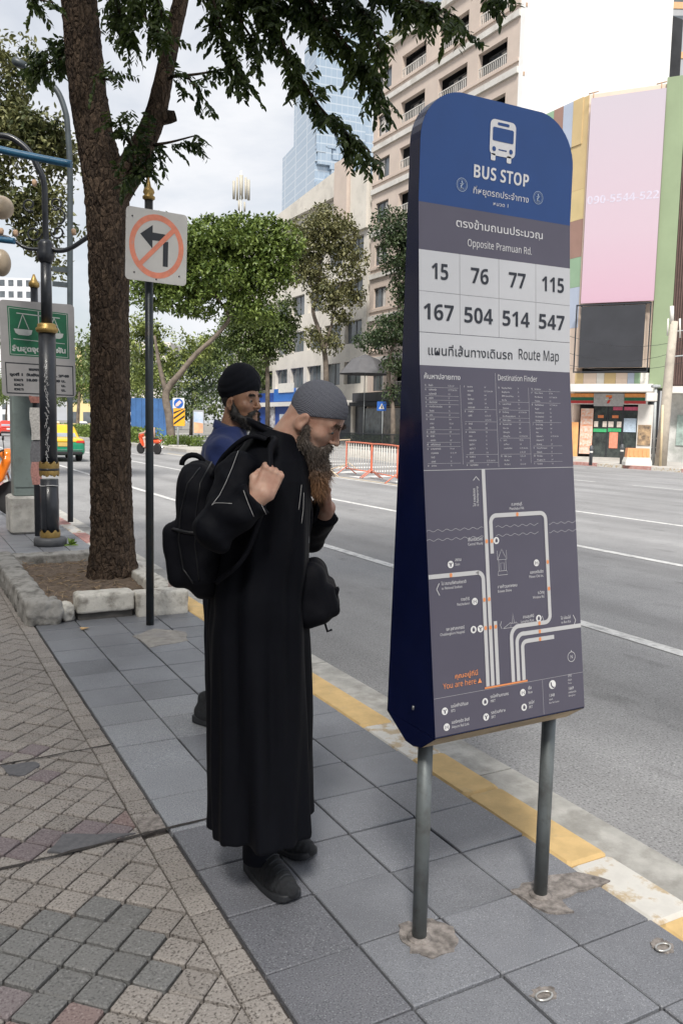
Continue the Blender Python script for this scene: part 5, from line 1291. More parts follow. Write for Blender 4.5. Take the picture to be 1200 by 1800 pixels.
# ---- NO LEFT TURN sign
ns_ = thing('traffic_sign', 'square no-left-turn sign on a dark pole in front of the tree', 'traffic sign', tuple(gnd(264, 1098)))
NB = Vector(ns_.location); DN = NB.x * _sy + NB.y * _cy
pole_m = M('pole_dark', (.030, .038, .044), .42, .2, 6, coord='World', metal=.3, dirt=(.055, .045, .04), dscale=10)
ptop = atD(266, 352, DN); par(MB().lathe([(.030, 0), (.030, ptop.z)], 18, (NB.x, NB.y, 0)).build('pole', pole_m), ns_)
gold = M('gold_paint', (.38, .255, .085), .45, .2, 10, metal=.55)
par(MB().lathe([(.031, 0), (.045, .01), (.045, .025), (.03, .035), (.042, .055), (.036, .075), (.018, .095), (.012, .125), (.004, .16)], 16, (NB.x, NB.y, ptop.z)).build('finial', gold), ns_)
# plate: faces oncoming traffic, turned towards the camera
c_tl, c_tr, c_bl, c_br = [atD(x, y, DN - .05) for x, y in ((229, 366), (321, 386), (231, 485), (321, 497))]
ctr = (c_tl + c_tr + c_bl + c_br) / 4; wdir = ((c_tr - c_tl) + (c_br - c_bl)); wdir.z = 0; wid = .475; hei = .60 * .0 + (c_tl.z - c_bl.z + c_tr.z - c_br.z) / 2
fx = Vector((1, 0, 0)); fy = Vector((0, 0, 1)); fn_ = fy.cross(fx) * -1; fn_ = fx.cross(fy)
tiltz = (c_tr.z - c_tl.z) / .47 * .0
sheetm = M('sign_white', (.60, .585, .56), .45, .06, 6, coord='World', dirt=(.42, .38, .36), dscale=14, dpos=(.62, .8)); s_red = M('sign_salmon', (.80, .27, .17), .5, .1, 20, coord='World', dirt=(.62, .42, .36), dscale=18, dpos=(.60, .8)); s_blk = M('sign_black', (.025, .028, .035), .5, .1, 20)
def plate(root, ctr, fx, fy, w, h, r, t, m, name='plate', z=0.0):
    fn = fx.cross(fy); pts = []
    for (cx, cy, a0) in ((w / 2 - r, h / 2 - r, 0), (-w / 2 + r, h / 2 - r, 90), (-w / 2 + r, -h / 2 + r, 180), (w / 2 - r, -h / 2 + r, 270)):
        for k in range(6): a = R_(a0 + 18 * k); pts.append((cx + r * math.cos(a), cy + r * math.sin(a)))
    return par(MB().prism(pts, 0, t, lambda a, b2, c: ctr + fx * a + fy * b2 + fn * (c + z)).build(name, m), root)
def flat(root, ctr, fx, fy, polys, m, name, z):
    fn = fx.cross(fy); b = MB()
    for P in polys: b.add([ctr + fx * x + fy * y + fn * z for x, y in P], [tuple(range(len(P)))])
    return par(b.build(name, m), root)
def annulus(cx, cy, r0, r1, n=40): return [[(cx + r0 * math.cos(a), cy + r0 * math.sin(a)), (cx + r1 * math.cos(a), cy + r1 * math.sin(a)), (cx + r1 * math.cos(b2), cy + r1 * math.sin(b2)), (cx + r0 * math.cos(b2), cy + r0 * math.sin(b2))] for a, b2 in [(2 * math.pi * k / n, 2 * math.pi * (k + 1) / n) for k in range(n)]]
fyt = (fy - fx * .0); roll = Matrix.Rotation(R_(-1.2), 3, fx.cross(fy)); fxr, fyr = roll @ fx, roll @ fy
plate(ns_, ctr, fxr, fyr, .45, .51, .03, .004, sheetm)
fn_ = fxr.cross(fyr); zf = -.001 if fn_.dot(C_F) > 0 else .005
sg = -1 if fn_.dot(C_F) > 0 else 1; zb_ = 0 if sg < 0 else .004
ww, hh = .235, .272
ell = lambda P: [[(x, y * 1.13) for x, y in p] for p in P]
flat(ns_, ctr, fxr, fyr, ell(annulus(0, 0, .163, .200)), s_red, 'red_ring', zb_ + sg * .001)
flat(ns_, ctr, fxr, fyr, [[(-.135, -.128), (-.112, -.152), (.136, .122), (.113, .148)]], s_red, 'red_bar', zb_ + sg * .0022)
flat(ns_, ctr, fxr, fyr, [[(.046, -.135), (.084, -.135), (.084, .045), (.046, .038)]], s_blk, 'arrow_shaft', zb_ + sg * .0010)
flat(ns_, ctr, fxr, fyr, [[(-.122, .075), (-.032, -.018), (-.032, .040), (.066, .044), (.066, .094), (-.032, .096), (-.032, .148)]], s_blk, 'arrow_head', zb_ + sg * .0010)
for bx, by in ((-.16, -.20), (.0, -.232), (.17, -.19), (-.18, .19)): par(MB().sphere(ctr + fxr * bx + fyr * by + fn_ * (zb_ + sg * .002), .006, 8, 5).build('bolt', s_blk), ns_)

# ---- ornate lamp post
D_L = 10.25; lpB = gnd(89, 958); lamp = thing('lamp_post', 'ornate black lamp post with gold bands and scratched graffiti on its shaft', 'lamp post', tuple(lpB))
blk = M('iron_black', (.022, .025, .032), .38, .2, 8, coord='World', coat=.15, dirt=(.06, .06, .06), dscale=14, dpos=(.6, .8)); D_L = lpB.x * _sy + lpB.y * _cy
Lz = lambda y: atD(89, y, D_L).z
def lpart(name, prof, m, n=20): return par(MB().lathe(prof, n, (lpB.x, lpB.y, 0)).build(name, m), lamp)
lpart('base_disc', [(.195, 0), (.195, .075), (.185, .095), (.12, .10)], M('lamp_base', (.085, .088, .095), .6, .2, 10, coord='World'), 24)
lpart('lower_shaft', [(.105, .09), (.108, Lz(842))], blk); lpart('middle_shaft', [(.100, Lz(812)), (.100, Lz(586))], blk); lpart('upper_shaft', [(.066, Lz(570)), (.062, Lz(455))], blk)
def petal_band(z0, z1, up, r):
    b = MB(); n = 48; V = []; F = []
    for i in range(n + 1):
        a = 2 * math.pi * i / n; w = .5 + .5 * math.cos(i * math.pi * 2 / 6); zt = z1 - (z1 - z0) * .38 * w if up else z1; zb = z0 if up else z0 + (z1 - z0) * .38 * w
        V += [(lpB.x + r * math.cos(a), lpB.y + r * math.sin(a), zb), (lpB.x + r * 1.06 * math.cos(a), lpB.y + r * 1.06 * math.sin(a), (zb + zt) / 2), (lpB.x + r * math.cos(a), lpB.y + r * math.sin(a), zt)]
        if i:
            for j in (0, 1): F.append((3 * i - 3 + j, 3 * i + j, 3 * i + 1 + j, 3 * i - 2 + j))
    b.add(V, F, True); return par(b.build('gold_band', gold), lamp)
petal_band(Lz(825), Lz(810), True, .114); petal_band(Lz(838), Lz(826), False, .114); petal_band(.10, Lz(930), True, .116)
lpart('black_collar', [(.112, Lz(827.5)), (.121, Lz(826.5)), (.121, Lz(823.5)), (.112, Lz(822.5))], blk)
lpart('gold_ring', [(.10, Lz(586)), (.128, Lz(583)), (.132, Lz(578)), (.108, Lz(575)), (.112, Lz(571)), (.088, Lz(569))], gold)
lpart('collar_block', [(.07, Lz(462)), (.10, Lz(455)), (.105, Lz(445)), (.085, Lz(438)), (.095, Lz(430)), (.06, Lz(422))], blk, 14)
def arm(name, pts, r, D=None, m=None): return par(MB().tube(spline([atD(x, y, (D or D_L)) for x, y in pts], 5), r, 9).build(name, m or blk), lamp)
arm('upper_arm', [(82, 440), (80, 380), (78, 322), (66, 292), (54, 270), (36, 252), (14, 240), (-12, 240), (-40, 252)], .036)
arm('side_arm', [(88, 436), (105, 441), (125, 436), (150, 420), (172, 405)], .028); arm('side_arm', [(80, 438), (58, 438), (42, 434), (28, 425), (8, 416), (-20, 414)], .022)
def scroll(cx, cy, r, t0, t1, name='scroll'):
    arm(name, [(cx + r * (1 - .6 * k / 14) * math.cos(t0 + (t1 - t0) * k / 14), cy + r * (1 - .6 * k / 14) * math.sin(t0 + (t1 - t0) * k / 14)) for k in range(15)], .011)
scroll(60, 410, 14, 0, 7); scroll(102, 408, 12, 3.1, -4); scroll(52, 360, 12, 1, 8); scroll(98, 358, 12, 2.2, -5); scroll(100, 385, 20, -1.6, 1.5)
globe_m = M('globe_cream', (.46, .37, .27), .35, .1, 5, coord='World')
for gx, gy, gr, gh in ((4, 365, .135, .135), (3, 462, .11, .16)):
    c = atD(gx, gy, D_L); par(MB().sphere(c, (gr, gr, gh), 20, 14).build('globe_lamp', globe_m), lamp)
for gx, gy in ((61, 322), (28, 410), (3, 407), (130, 408)):
    c = atD(gx, gy, D_L); par(MB().lathe([(.020, -.035), (.026, -.01), (.030, .02), (.018, .04)], 10, c).build('gold_bud', M('bud_pink', (.62, .42, .28), .5, .1, 20)), lamp)
blue_m = M('blue_tube', (.030, .13, .24), .4, .12, 6, coord='World')
arm('blue_tube', [(-60, 247), (0, 263), (60, 276), (126, 289)], .042, D_L - .5, blue_m); arm('blue_tube', [(-30, 416), (0, 421), (26, 424)], .036, D_L - .5, blue_m)
# scratched pale scrawl on the shaft and a strapped cable
gr = MB(); rs = random.Random(11); zc = Lz(640)
for k in range(34):
    z = Lz(640 + k * 5.2); a0 = R_(-118 + rs.uniform(-6, 16)); pp = []
    for j in range(7):
        a = a0 + .07 * math.sin(j * 1.3 + k) + rs.uniform(-.05, .05) + j * .028; zz2 = z + .022 * math.cos(j * 1.1 + k * .7) + rs.uniform(-.006, .006); pp.append((lpB.x + .1015 * math.cos(a), lpB.y + .1015 * math.sin(a), zz2))
    gr.tube(pp, .0026, 4, False)
par(gr.build('graffiti', M('graffiti_white', (.62, .62, .62), .7, .1, 30)), lamp)['kind'] = 'stuff'
par(MB().tube([(lpB.x - .06, lpB.y - .095, z) for z in np.linspace(.1, Lz(842), 6)], .006, 6).build('cable', blk), lamp)
par(MB().tube([(lpB.x + .112 * math.cos(t), lpB.y + .112 * math.sin(t), Lz(853) + .006 * math.sin(3 * t)) for t in np.linspace(0, 2 * math.pi, 25)], .006, 5).build('wire_tie', M('wire_grey', (.5, .5, .5), .5)), lamp)
for k in range(9):
    a = rs.uniform(0, 6.28); c = Vector((lpB.x + .24 + rs.uniform(-.03, .05), lpB.y - .10 + rs.uniform(-.05, .05), .01)); 
wv, wf = leaf_cloud(np.array([[lpB.x + .23, lpB.y - .08, .01]] * 16) + rl.normal(0, .012, (16, 3)) * [1, 1, .2], rl.normal(0, .6, (16, 3)) + [0, 0, .5], rl.uniform(.05, .11, 16), .5, rl)
wd_ = np_mesh('weed', wv, wf, leaf_mat('leaf_weed', (.10, .17, .03), (.22, .33, .06))); tag(wd_, 'small green weed growing at the foot of the lamp post', 'weed')

# ---- street light pole behind
D_S = 12.4; sl = thing('street_light', 'slim dark street light pole with curved arm behind the ornate lamp post', 'street light', (atD(124, 900, D_S).x, atD(124, 900, D_S).y, 0))
dk = M('pole_grey', (.060, .075, .085), .45, .15, 8, coord='World')
pp = [(124, 900)] + [(123.5, y) for y in (700, 500, 400, 300)] + [(119, 220), (115, 195), (104, 165), (88, 145), (66, 128), (44, 116), (27, 108)]
P3 = [atD(x, y, D_S) for x, y in pp]; P3[0].z = 0; P3[0].x, P3[0].y = sl.location.x, sl.location.y
par(MB().tube([P3[0]] + spline(P3[1:], 4), .042, 12).build('pole', dk), sl)
par(MB().tube([atD(46, 116, D_S), atD(30, 109, D_S), atD(24, 106, D_S)], [.05, .065, .05], 10).build('luminaire', dk), sl)
for y in (474, 500): par(MB().b2(atD(92, y, D_S) + Vector((0, -.02, -.03)), atD(122, y, D_S) + Vector((0, .02, .03))).build('bracket', dk), sl)

# ---- green weighing-scale sign on its post
gs = thing('parking_sign', 'grey sign with green weighing-scale panel and Thai text behind the lamp post', 'sign', tuple(gnd(68, 942)))
GB = Vector(gs.location); DG = GB.x * _sy + GB.y * _cy
par(MB().lathe([(.046, 0), (.046, atD(66, 506, DG).z)], 16, (GB.x, GB.y, 0)).build('pole', blk), gs)
zt = atD(66, 506, DG).z; par(MB().lathe([(.05, 0), (.068, .02), (.066, .06), (.045, .085), (.03, .12), (.012, .17)], 14, (GB.x, GB.y, zt)).build('finial', gold), gs)
q4 = [atD(x, y, DG - .08) for x, y in ((8, 527), (126, 535), (14, 696), (125, 698))]; gc_ = sum(q4, Vector()) / 4
gw = ((q4[1] - q4[0]).length + (q4[3] - q4[2]).length) / 2 / math.cos(YAW) * .95; gh = ((q4[0] - q4[2]).length + (q4[1] - q4[3]).length) / 2
gx = Vector((1, 0, 0)); rl_ = Matrix.Rotation(R_(.6), 3, gx.cross(Vector((0, 0, 1)))); gx, gy = rl_ @ gx, rl_ @ Vector((0, 0, 1)); 
gn = gx.cross(gy); sgn = -1 if gn.dot(C_F) > 0 else 1
gsm = M('sign_grey', (.34, .33, .33), .5, .06, 5, coord='World'); grn = M('sign_green', (.012, .125, .060), .5, .1, 8, coord='World'); gwt = M('sign_pale', (.50, .52, .50), .5, .05, 8)
plate(gs, gc_, gx, gy, gw, gh, .05, -.006 * sgn, gsm)
U = lambda u, v: ((u - .5) * gw, (.5 - v) * gh)       # panel coordinates, 0..1 from top left
flat(gs, gc_, gx, gy, [[U(.10, .06), U(.91, .10), U(.92, .585), U(.115, .575)]], grn, 'green_panel', sgn * .001)
sc_ = []
def ln(a, b2, w): 
    a, b2 = Vector(U(*a)), Vector(U(*b2)); t = (b2 - a).normalized(); nn = Vector((-t.y, t.x)) * w / 2; sc_.append([tuple(a + nn), tuple(b2 + nn), tuple(b2 - nn), tuple(a - nn)])
for a, b2, w in (((.22, .13), (.80, .155), .012), ((.30, .14), (.235, .29), .009), ((.30, .14), (.38, .295), .009), ((.72, .155), (.655, .31), .009), ((.72, .155), (.80, .315), .009), ((.51, .10), (.51, .36), .014), ((.17, .40), (.86, .425), .008), ((.12, .078), (.895, .112), .006), ((.13, .56), (.90, .57), .006), ((.12, .078), (.13, .56), .006), ((.895, .112), (.90, .57), .006)): ln(a, b2, w)
sc_.append([U(.18, .292), U(.425, .30), U(.41, .345), U(.37, .36), U(.24, .356), U(.20, .335)]); sc_.append([U(.61, .31), U(.845, .318), U(.83, .36), U(.79, .375), U(.67, .37), U(.63, .35)])
flat(gs, gc_, gx, gy, sc_, gwt, 'scale_pictogram', sgn * .0025)['kind'] = 'stuff'
def sign_text(body, u, v, cap, m, w=None, name='lettering'):
    V, F = text_mesh(body, cap / CAPH, 'LEFT', .004, 1); 
    if w: V[:, 0] *= w * gw / V[:, 0].max()
    a = Vector(U(u, v)); o = np_mesh2(name, [gc_ + gx * (a.x + p[0]) + gy * (a.y + p[1]) + gn * sgn * .003 for p in V], F, m); o['kind'] = 'stuff'; return par(o, gs)
def np_mesh2(name, V, F, m):
    me = bpy.data.meshes.new(name); me.from_pydata([tuple(v) for v in V], [], F); me.materials.append(m); return obj_from(me, name)
sign_text('สิ้นสุดจุดผ่อนผัน', .15, .525, .062, gwt, .72)
flat(gs, gc_, gx, gy, [[U(.05, .645), U(.97, .66), U(.97, .985), U(.06, .975)]], s_blk, 'text_frame', sgn * .001)
flat(gs, gc_, gx, gy, [[U(.065, .658), U(.955, .673), U(.955, .973), U(.072, .962)]], gsm, 'text_panel', sgn * .002)
for t, u, v, w in (('เขตห้าม', .36, .725, .30), ('จุดที่ 1  วันอังคาร  ก.ย. 2548', .11, .785, .80), ('เวลา  18.00 น. -  24.00 น.', .16, .84, .70), ('เวลา           น.            น.', .16, .89, .70), ('เวลา           น.            น.', .16, .938, .70)): sign_text(t, u, v, .030, s_blk, w)

# ---- grey-green control cabinet on a concrete plinth
cb0 = gnd(72, 944); cab = thing('control_cabinet', 'tall grey-green roadside control cabinet on a concrete plinth behind the lamp post', 'cabinet', (cb0.x, cb0.y + .55, 0))
cx, cy2 = cab.location.x, cab.location.y; cgm = M('cabinet_green', (.20, .245, .235), .55, .08, 4, coord='World', dirt=(.15, .17, .165), dscale=6)
DCb = cx * _sy + cy2 * _cy; z0 = atD(50, 870, DCb).z
par(MB().b2((cx - .33, cy2 - .22, 0), (cx + .30, cy2 + .34, z0), .03).build('plinth', MATS['concrete']), cab)
zc1 = atD(50, 640, DCb).z
par(MB().b2((cx - .27, cy2 - .14, z0), (cx + .03, cy2 + .18, zc1), .012).build('cabinet_body', cgm), cab)
par(MB().b2((cx - .255, cy2 - .152, z0 + .12), (cx - .01, cy2 - .141, zc1 - .06), .003).build('cabinet_door', cgm), cab)
par(MB().b2((cx - .04, cy2 - .165, (z0 + zc1) / 2 - .07), (cx - .02, cy2 - .15, (z0 + zc1) / 2 + .07), .003).build('handle', blk), cab)
for xx, z_, w_, h_, c_ in ((60, 700, .13, .12, (.36, .16, .13)), (62, 745, .14, .42, (.52, .50, .47)), (62, 800, .13, .36, (.16, .16, .17)), (63, 832, .13, .30, (.44, .22, .19))):
    c = atD(xx + 2, z_, DG - .10); w2 = MB(); hh_ = h_ / 2
    V = []; F = []
    for k in range(7):
        t = k / 6; bow = .012 * math.sin(t * 5 + z_); V += [c + gx * (-w_ / 2 + bow) + Vector((0, 0, hh_ - h_ * t)) + gn * sgn * (.002 + .006 * math.sin(t * 4)), c + gx * (w_ / 2 + bow) + Vector((0, 0, hh_ - h_ * t)) + gn * sgn * .004]
        if k: F.append((2 * k - 2, 2 * k - 1, 2 * k + 1, 2 * k))
    w2.add(V, F); par(w2.build('flyer', M('flyer_%d' % z_, c_, .8, .25, 40, coord='World')), gs)
# ================================================================== VEHICLES
glass_d = M('glass_dark', (.05, .06, .07), .08, .1, 3, spec=.8); tyre_m = M('tyre', (.018, .018, .02), .8, .2, 12); rim_m = M('rim_alloy', (.45, .45, .46), .3, .1, 12, metal=.8)
lampr = M('tail_lamp', (.55, .04, .03), .2, .1, 8); chrome = M('chrome', (.6, .6, .62), .15, .05, 8, metal=1.0); plast = M('plastic_black', (.02, .02, .022), .5, .15, 12)
def wheel(root, c, r=.31, w=.2, ax='X'):
    rot = Matrix.Rotation(R_(90), 3, 'Y') if ax == 'X' else Matrix.Rotation(R_(90), 3, 'X')
    e = bpy.data.objects.new('wheel', None); COL.objects.link(e); e.parent = root; e.empty_display_size = .05
    MB().lathe([(r * .62, -w / 2), (r * .93, -w / 2), (r, -w * .32), (r, w * .32), (r * .93, w / 2), (r * .62, w / 2)], 24, c, True, rot).build('tyre', tyre_m, e)
    MB().lathe([(r * .1, -w * .46), (r * .63, -w * .40), (r * .63, w * .40), (r * .1, w * .46)], 16, c, True, rot).build('rim', rim_m, e)
def sedan(label, loc, rz, c_low, c_up, split=.80, h=.045, plate_c=(.7, .7, .7), group=None):
    """saloon seen from behind: local +y is forward"""
    t = thing('parked_car' if False else 'car', label, 'car', loc, rz, group)
    def body(P):
        x, y, z = P[..., 0], P[..., 1], P[..., 2]
        w = .86 - .05 * np.clip((np.abs(y) - 1.6) / .6, 0, 1) ** 2
        low = sd_rbox(P / np.array([1, 1, 1], dtype=np.float32), (0, 0, .60), (.86, 2.2, .34), .17)
        hood = sd_rbox(P, (0, .2, .80), (.80, 1.95, .16), .12); low = smin(low, hood, .06)
        q = P.copy(); zz = np.clip((z - .9) / .55, 0, 1); q[..., 0] = x / (1 - .22 * zz); q[..., 1] = (y + .25) / (1 - .34 * zz)
        cabn = sd_rbox(q, (0, 0, 1.12), (.78, 1.30, .36), .16) * .7
        d = smin(low, cabn, .05)
        for sx in (-1, 1):
            for yy in (-1.32, 1.35): d = np.maximum(d, -(np.maximum(np.sqrt((y - yy) ** 2 + (z - .31) ** 2) - .36, .55 - np.abs(x))))
        return d
    for nm, m, cut in (('lower_body', c_low, lambda P, d: np.maximum(d, P[..., 2] - split)), ('upper_body', c_up, lambda P, d: np.maximum(d, split - P[..., 2]))):
        V, F = isosurf(lambda P: cut(P, body(P)), (-1.05, -2.4, .1), (1.05, 2.4, 1.6), h); np_mesh(nm, V, F, m, True, t)
    # glazing, a little proud of the shell
    def pane(name, pts, m=glass_d):
        c = sum((Vector(p) for p in pts), Vector()) / len(pts); nrm = (Vector(pts[1]) - Vector(pts[0])).cross(Vector(pts[2]) - Vector(pts[0])).normalized()
        if nrm.dot(c - Vector((0, 0, .8))) < 0: nrm = -nrm
        return MB().add([Vector(p) + nrm * .012 for p in pts] + [Vector(p) - nrm * .02 for p in pts], [(0, 1, 2, 3), (4, 5, 6, 7), (0, 1, 5, 4), (1, 2, 6, 5), (2, 3, 7, 6), (3, 0, 4, 7)]).build(name, m, t)
    sky_glass = M('glass_rear', (.30, .34, .40), .1, .1, 3, spec=.8)
    pane('rear_window', [(-.62, -1.50, .98), (.62, -1.50, .98), (.52, -1.12, 1.36), (-.52, -1.12, 1.36)], sky_glass)
    pane('windscreen', [(-.64, 1.02, .98), (.64, 1.02, .98), (.54, .62, 1.36), (-.54, .62, 1.36)])
    for s in (-1, 1):
        pane('side_window', [(s * .80, -1.05, .98), (s * .80, -.20, .98), (s * .655, -.25, 1.36), (s * .655, -.85, 1.36)]); pane('side_window', [(s * .80, -.12, .98), (s * .80, .75, .98), (s * .655, .42, 1.36), (s * .655, -.17, 1.36)])
        MB().box((s * .66, -2.16, .80), (.34, .09, .12), None, .03).build('tail_light', lampr, t); MB().box((s * .64, 2.14, .70), (.36, .12, .14), None, .04).build('headlight', M('head_lamp', (.7, .7, .68), .1, .05, 8), t)
        MB().box((s * .93, .62, 1.0), (.16, .10, .12), None, .03).build('wing_mirror', c_low, t)
    MB().box((0, -2.215, .70), (.42, .03, .16), None, .008).build('number_plate', M('plate_%02d' % int(plate_c[0] * 50 + plate_c[2] * 31), plate_c, .5, .05, 8), t)
    MB().box((0, -2.17, .36), (1.5, .14, .16), None, .05).build('rear_bumper', plast, t); MB().box((0, -2.205, .485), (1.48, .03, .018)).build('bumper_trim', chrome, t)
    for s in (-1, 1):
        for yy in (-1.32, 1.35): wheel(t, (s * .74, yy, .31))
    return t
paint = lambda n, c: M(n, c, .25, .04, 3, coat=.8)
tx = gnd(113, 812, ROAD_Z); taxi = sedan('green and yellow taxi driving away behind the lamp post and tree', (tx.x, tx.y + 2.1, ROAD_Z), R_(-1), paint('taxi_green', (.0, .23, .115)), paint('taxi_yellow', (.80, .48, .02)), .78, plate_c=(.62, .42, .12))
MB().box((0, -.2, 1.545), (.34, .14, .10), None, .03).build('roof_sign', M('taxi_roof', (.75, .72, .6), .4, .05, 8), taxi)
rc = gnd(17, 767, ROAD_Z); sedan('red saloon car far down the road at the left edge', (rc.x, rc.y + 2, ROAD_Z), R_(-1), paint('car_red', (.60, .045, .025)), paint('car_red', (.60, .045, .025)), h=.07)
wc = gnd(150, 757, ROAD_Z); sedan('white car in the far lane between taxi and tree', (wc.x, wc.y + 2, ROAD_Z), R_(178), paint('car_white', (.70, .70, .70)), paint('car_white', (.70, .70, .70)), h=.08)
gc2 = gnd(-14, 764, ROAD_Z); sedan('pale grey car beside the red car, cut by the picture edge', (gc2.x, gc2.y + 2, ROAD_Z), R_(-1), paint('car_silver', (.5, .5, .52)), paint('car_silver', (.5, .5, .52)), h=.08)
sv = sedan('silver car parked before the blue kiosk across the road', (30.4 - 2.2, 66, ROAD_Z), R_(2), paint('car_silver', (.5, .5, .52)), paint('car_silver', (.5, .5, .52)), h=.08)

def motorbike(label, loc, rz, colr, h=.02, rider=None):
    """small underbone motorcycle, local +x forward"""
    t = thing('motorcycle', label, 'motorcycle', loc, rz); wheel(t, (.62, 0, .28), .28, .085, 'Y'); wheel(t, (-.60, 0, .28), .28, .095, 'Y')
    def fair(P):
        d = sd_rbox(P, (.46, 0, .66), (.07, .19, .30), .05, [[math.cos(.38), 0, math.sin(.38)], [0, 1, 0], [-math.sin(.38), 0, math.cos(.38)]])
        d = smin(d, sd_cap(P, (.36, 0, .40), (-.10, 0, .36), .10, .11), .06); d = smin(d, sd_ell(P, (-.48, 0, .66), (.38, .13, .12)), .06); d = smin(d, sd_ell(P, (.56, 0, .98), (.13, .15, .10)), .05)
        d = smin(d, sd_ell(P, (.63, 0, .50), (.22, .06, .10)), .02); return smax(d, -(np.sqrt((P[..., 0] - .62) ** 2 + (P[..., 2] - .28) ** 2) - .31), .02)
    V, F = isosurf(fair, (-.95, -.3, .1), (.95, .3, 1.15), h); np_mesh('fairing', V, F, colr, True, t)
    MB().box((-.30, 0, .80), (.68, .24, .09), None, .04).build('seat', plast, t); MB().tube([(.64, 0, .30), (.50, 0, .95)], .03, 8).build('fork', chrome, t)
    MB().tube([(.44, -.36, 1.02), (.50, -.12, 1.05), (.50, .12, 1.05), (.44, .36, 1.02)], .016, 8).build('handlebar', plast, t); MB().sphere((.66, 0, .97), (.05, .09, .08), 12, 8).build('headlight', M('head_lamp', (.7, .7, .68), .1, .05, 8), t)
    for s in (-1, 1):
        MB().tube([(.46, s * .30, 1.03), (.44, s * .34, 1.20)], .008, 6).build('mirror_stem', plast, t); MB().sphere((.44, s * .35, 1.23), (.018, .065, .045), 12, 8).build('mirror', plast, t)
    MB().tube([(-.1, -.14, .25), (-.5, -.17, .30), (-.85, -.18, .38)], [.03, .045, .05], 10).build('exhaust', chrome, t); MB().box((.02, 0, .33), (.36, .20, .20), None, .05).build('engine', plast, t)
    MB().box((-.90, 0, .74), (.05, .16, .06), None, .02).build('tail_light', lampr, t); return t
om = motorbike('orange motorcycle parked beside the cabinet at the left edge', tuple(gnd(6, 909)), PRZ + R_(15), paint('bike_orange', (.85, .20, .01)))
om.location = om.location + Vector((-.62 * .879 + .12, .62 * .477 + .05, 0))
fm_ = gnd(268, 799, ROAD_Z); fm = motorbike('red-orange motorcycle ridden along the far lane', (fm_.x, fm_.y + .6, ROAD_Z), R_(118), paint('bike_red', (.80, .10, .03)), .03)
rider = thing('person', 'motorcycle rider in pale pink shirt and white helmet in the far lane', 'person', tuple(fm.location), fm.rotation_euler.z)
def rid(P):
    d = sd_ell(P, (-.20, 0, 1.12), (.15, .20, .30)); d = smin(d, sd_cap(P, (-.14, 0, 1.38), (-.12, 0, 1.50), .06), .04); d = smin(d, sd_ell(P, (-.10, 0, 1.60), (.09, .08, .11)), .02)
    A = P.copy(); A[..., 1] = np.abs(A[..., 1]); d = smin(d, sd_cap(A, (-.22, .10, .90), (.16, .20, .82), .085, .07), .05); d = smin(d, sd_cap(A, (.16, .20, .82), (.08, .18, .40), .065, .045), .03); d = smin(d, sd_cap(A, (.08, .18, .40), (.22, .18, .36), .04, .035), .02)
    d = smin(d, sd_cap(A, (-.16, .20, 1.32), (.08, .27, 1.10), .055, .045), .04); return smin(d, sd_cap(A, (.08, .27, 1.10), (.42, .28, 1.05), .042, .035), .02)
V, F = isosurf(rid, (-.5, -.4, .2), (.6, .4, 1.8), .022); np_mesh('body', V, F, M('rider_shirt', (.62, .43, .36), .8, .1, 10), True, rider)
MB().sphere((-.10, 0, 1.62), (.13, .12, .13), 16, 12).build('helmet', M('helmet_white', (.7, .7, .7), .2, .05, 8), rider)
# ================================================================== BACKGROUND: far pavement furniture, buildings, trees
def yX(px, X=34.0): return atX(px, 700, X).y
def zX(px, py, X=34.0): return atX(px, py, X).z
# ---- trees
def far_tree(name, label, base, trunk_pts, blobs, n, ls, cols, seed, tr=.22, group='street trees across the road', wr=.5):
    """trunk_pts: list of limbs [(point, radius)...]; blobs: (centre, radii) leaf masses"""
    t = thing('street_tree', label, 'tree', base, 0, group); rg = np.random.default_rng(seed); b = MB()
    for limb in trunk_pts: b.tube(spline([p for p, r in limb], 4), list(np.interp(np.linspace(0, len(limb) - 1, (len(limb) - 1) * 4 + 1), range(len(limb)), [r for p, r in limb])), 9)
    par(b.build('trunk', M('bark_far', (.17, .14, .115), .95, .3, 3, coord='World')), t)
    vol = np.array([r[0] * r[1] * r[2] for c, r in blobs]); k = rg.choice(len(blobs), n, p=vol / vol.sum()); Q = rg.normal(0, 1, (n, 3)); Q /= np.linalg.norm(Q, axis=1)[:, None]; Q *= (rg.random(n) ** (1 / 2.2))[:, None]
    C = np.array([tuple(c) for c, r in blobs])[k]; Rr = np.array([r for c, r in blobs])[k]; P = C + Q * Rr; P += hex_noise(P, 2.6, seed)[:, None] * .22
    P = P[hex_noise(P, 3.4, seed + 3) > -.30]
    V, F = leaf_cloud(P, rg.normal(0, 1, P.shape) + Q[:len(P)] * .3 + np.array([0, 0, -.35]), rg.uniform(ls * .7, ls * 1.3, len(P)), wr, rg); lm = MATS.get('lf' + str(cols)) or leaf_mat('leaf_far', *cols, tr); MATS['lf' + str(cols)] = lm
    par(np_mesh('crown', V, F, lm, False), t)['kind'] = 'stuff'; return t
def blobs_px(lst, D): 
    out = []
    for px, py, rx, ry, *dd in lst:
        Dd = D + (dd[0] if dd else 0); s = Dd / FPX; out.append((atD(px, py, Dd), (rx * s, rx * s * .9, ry * s)))
    return out
C_LIT = ((.065, .110, .020), (.20, .265, .060)); C_MID = ((.055, .095, .025), (.18, .23, .07)); C_DRK = ((.025, .050, .022), (.085, .12, .05)); C_OLV = ((.085, .095, .035), (.27, .26, .12))
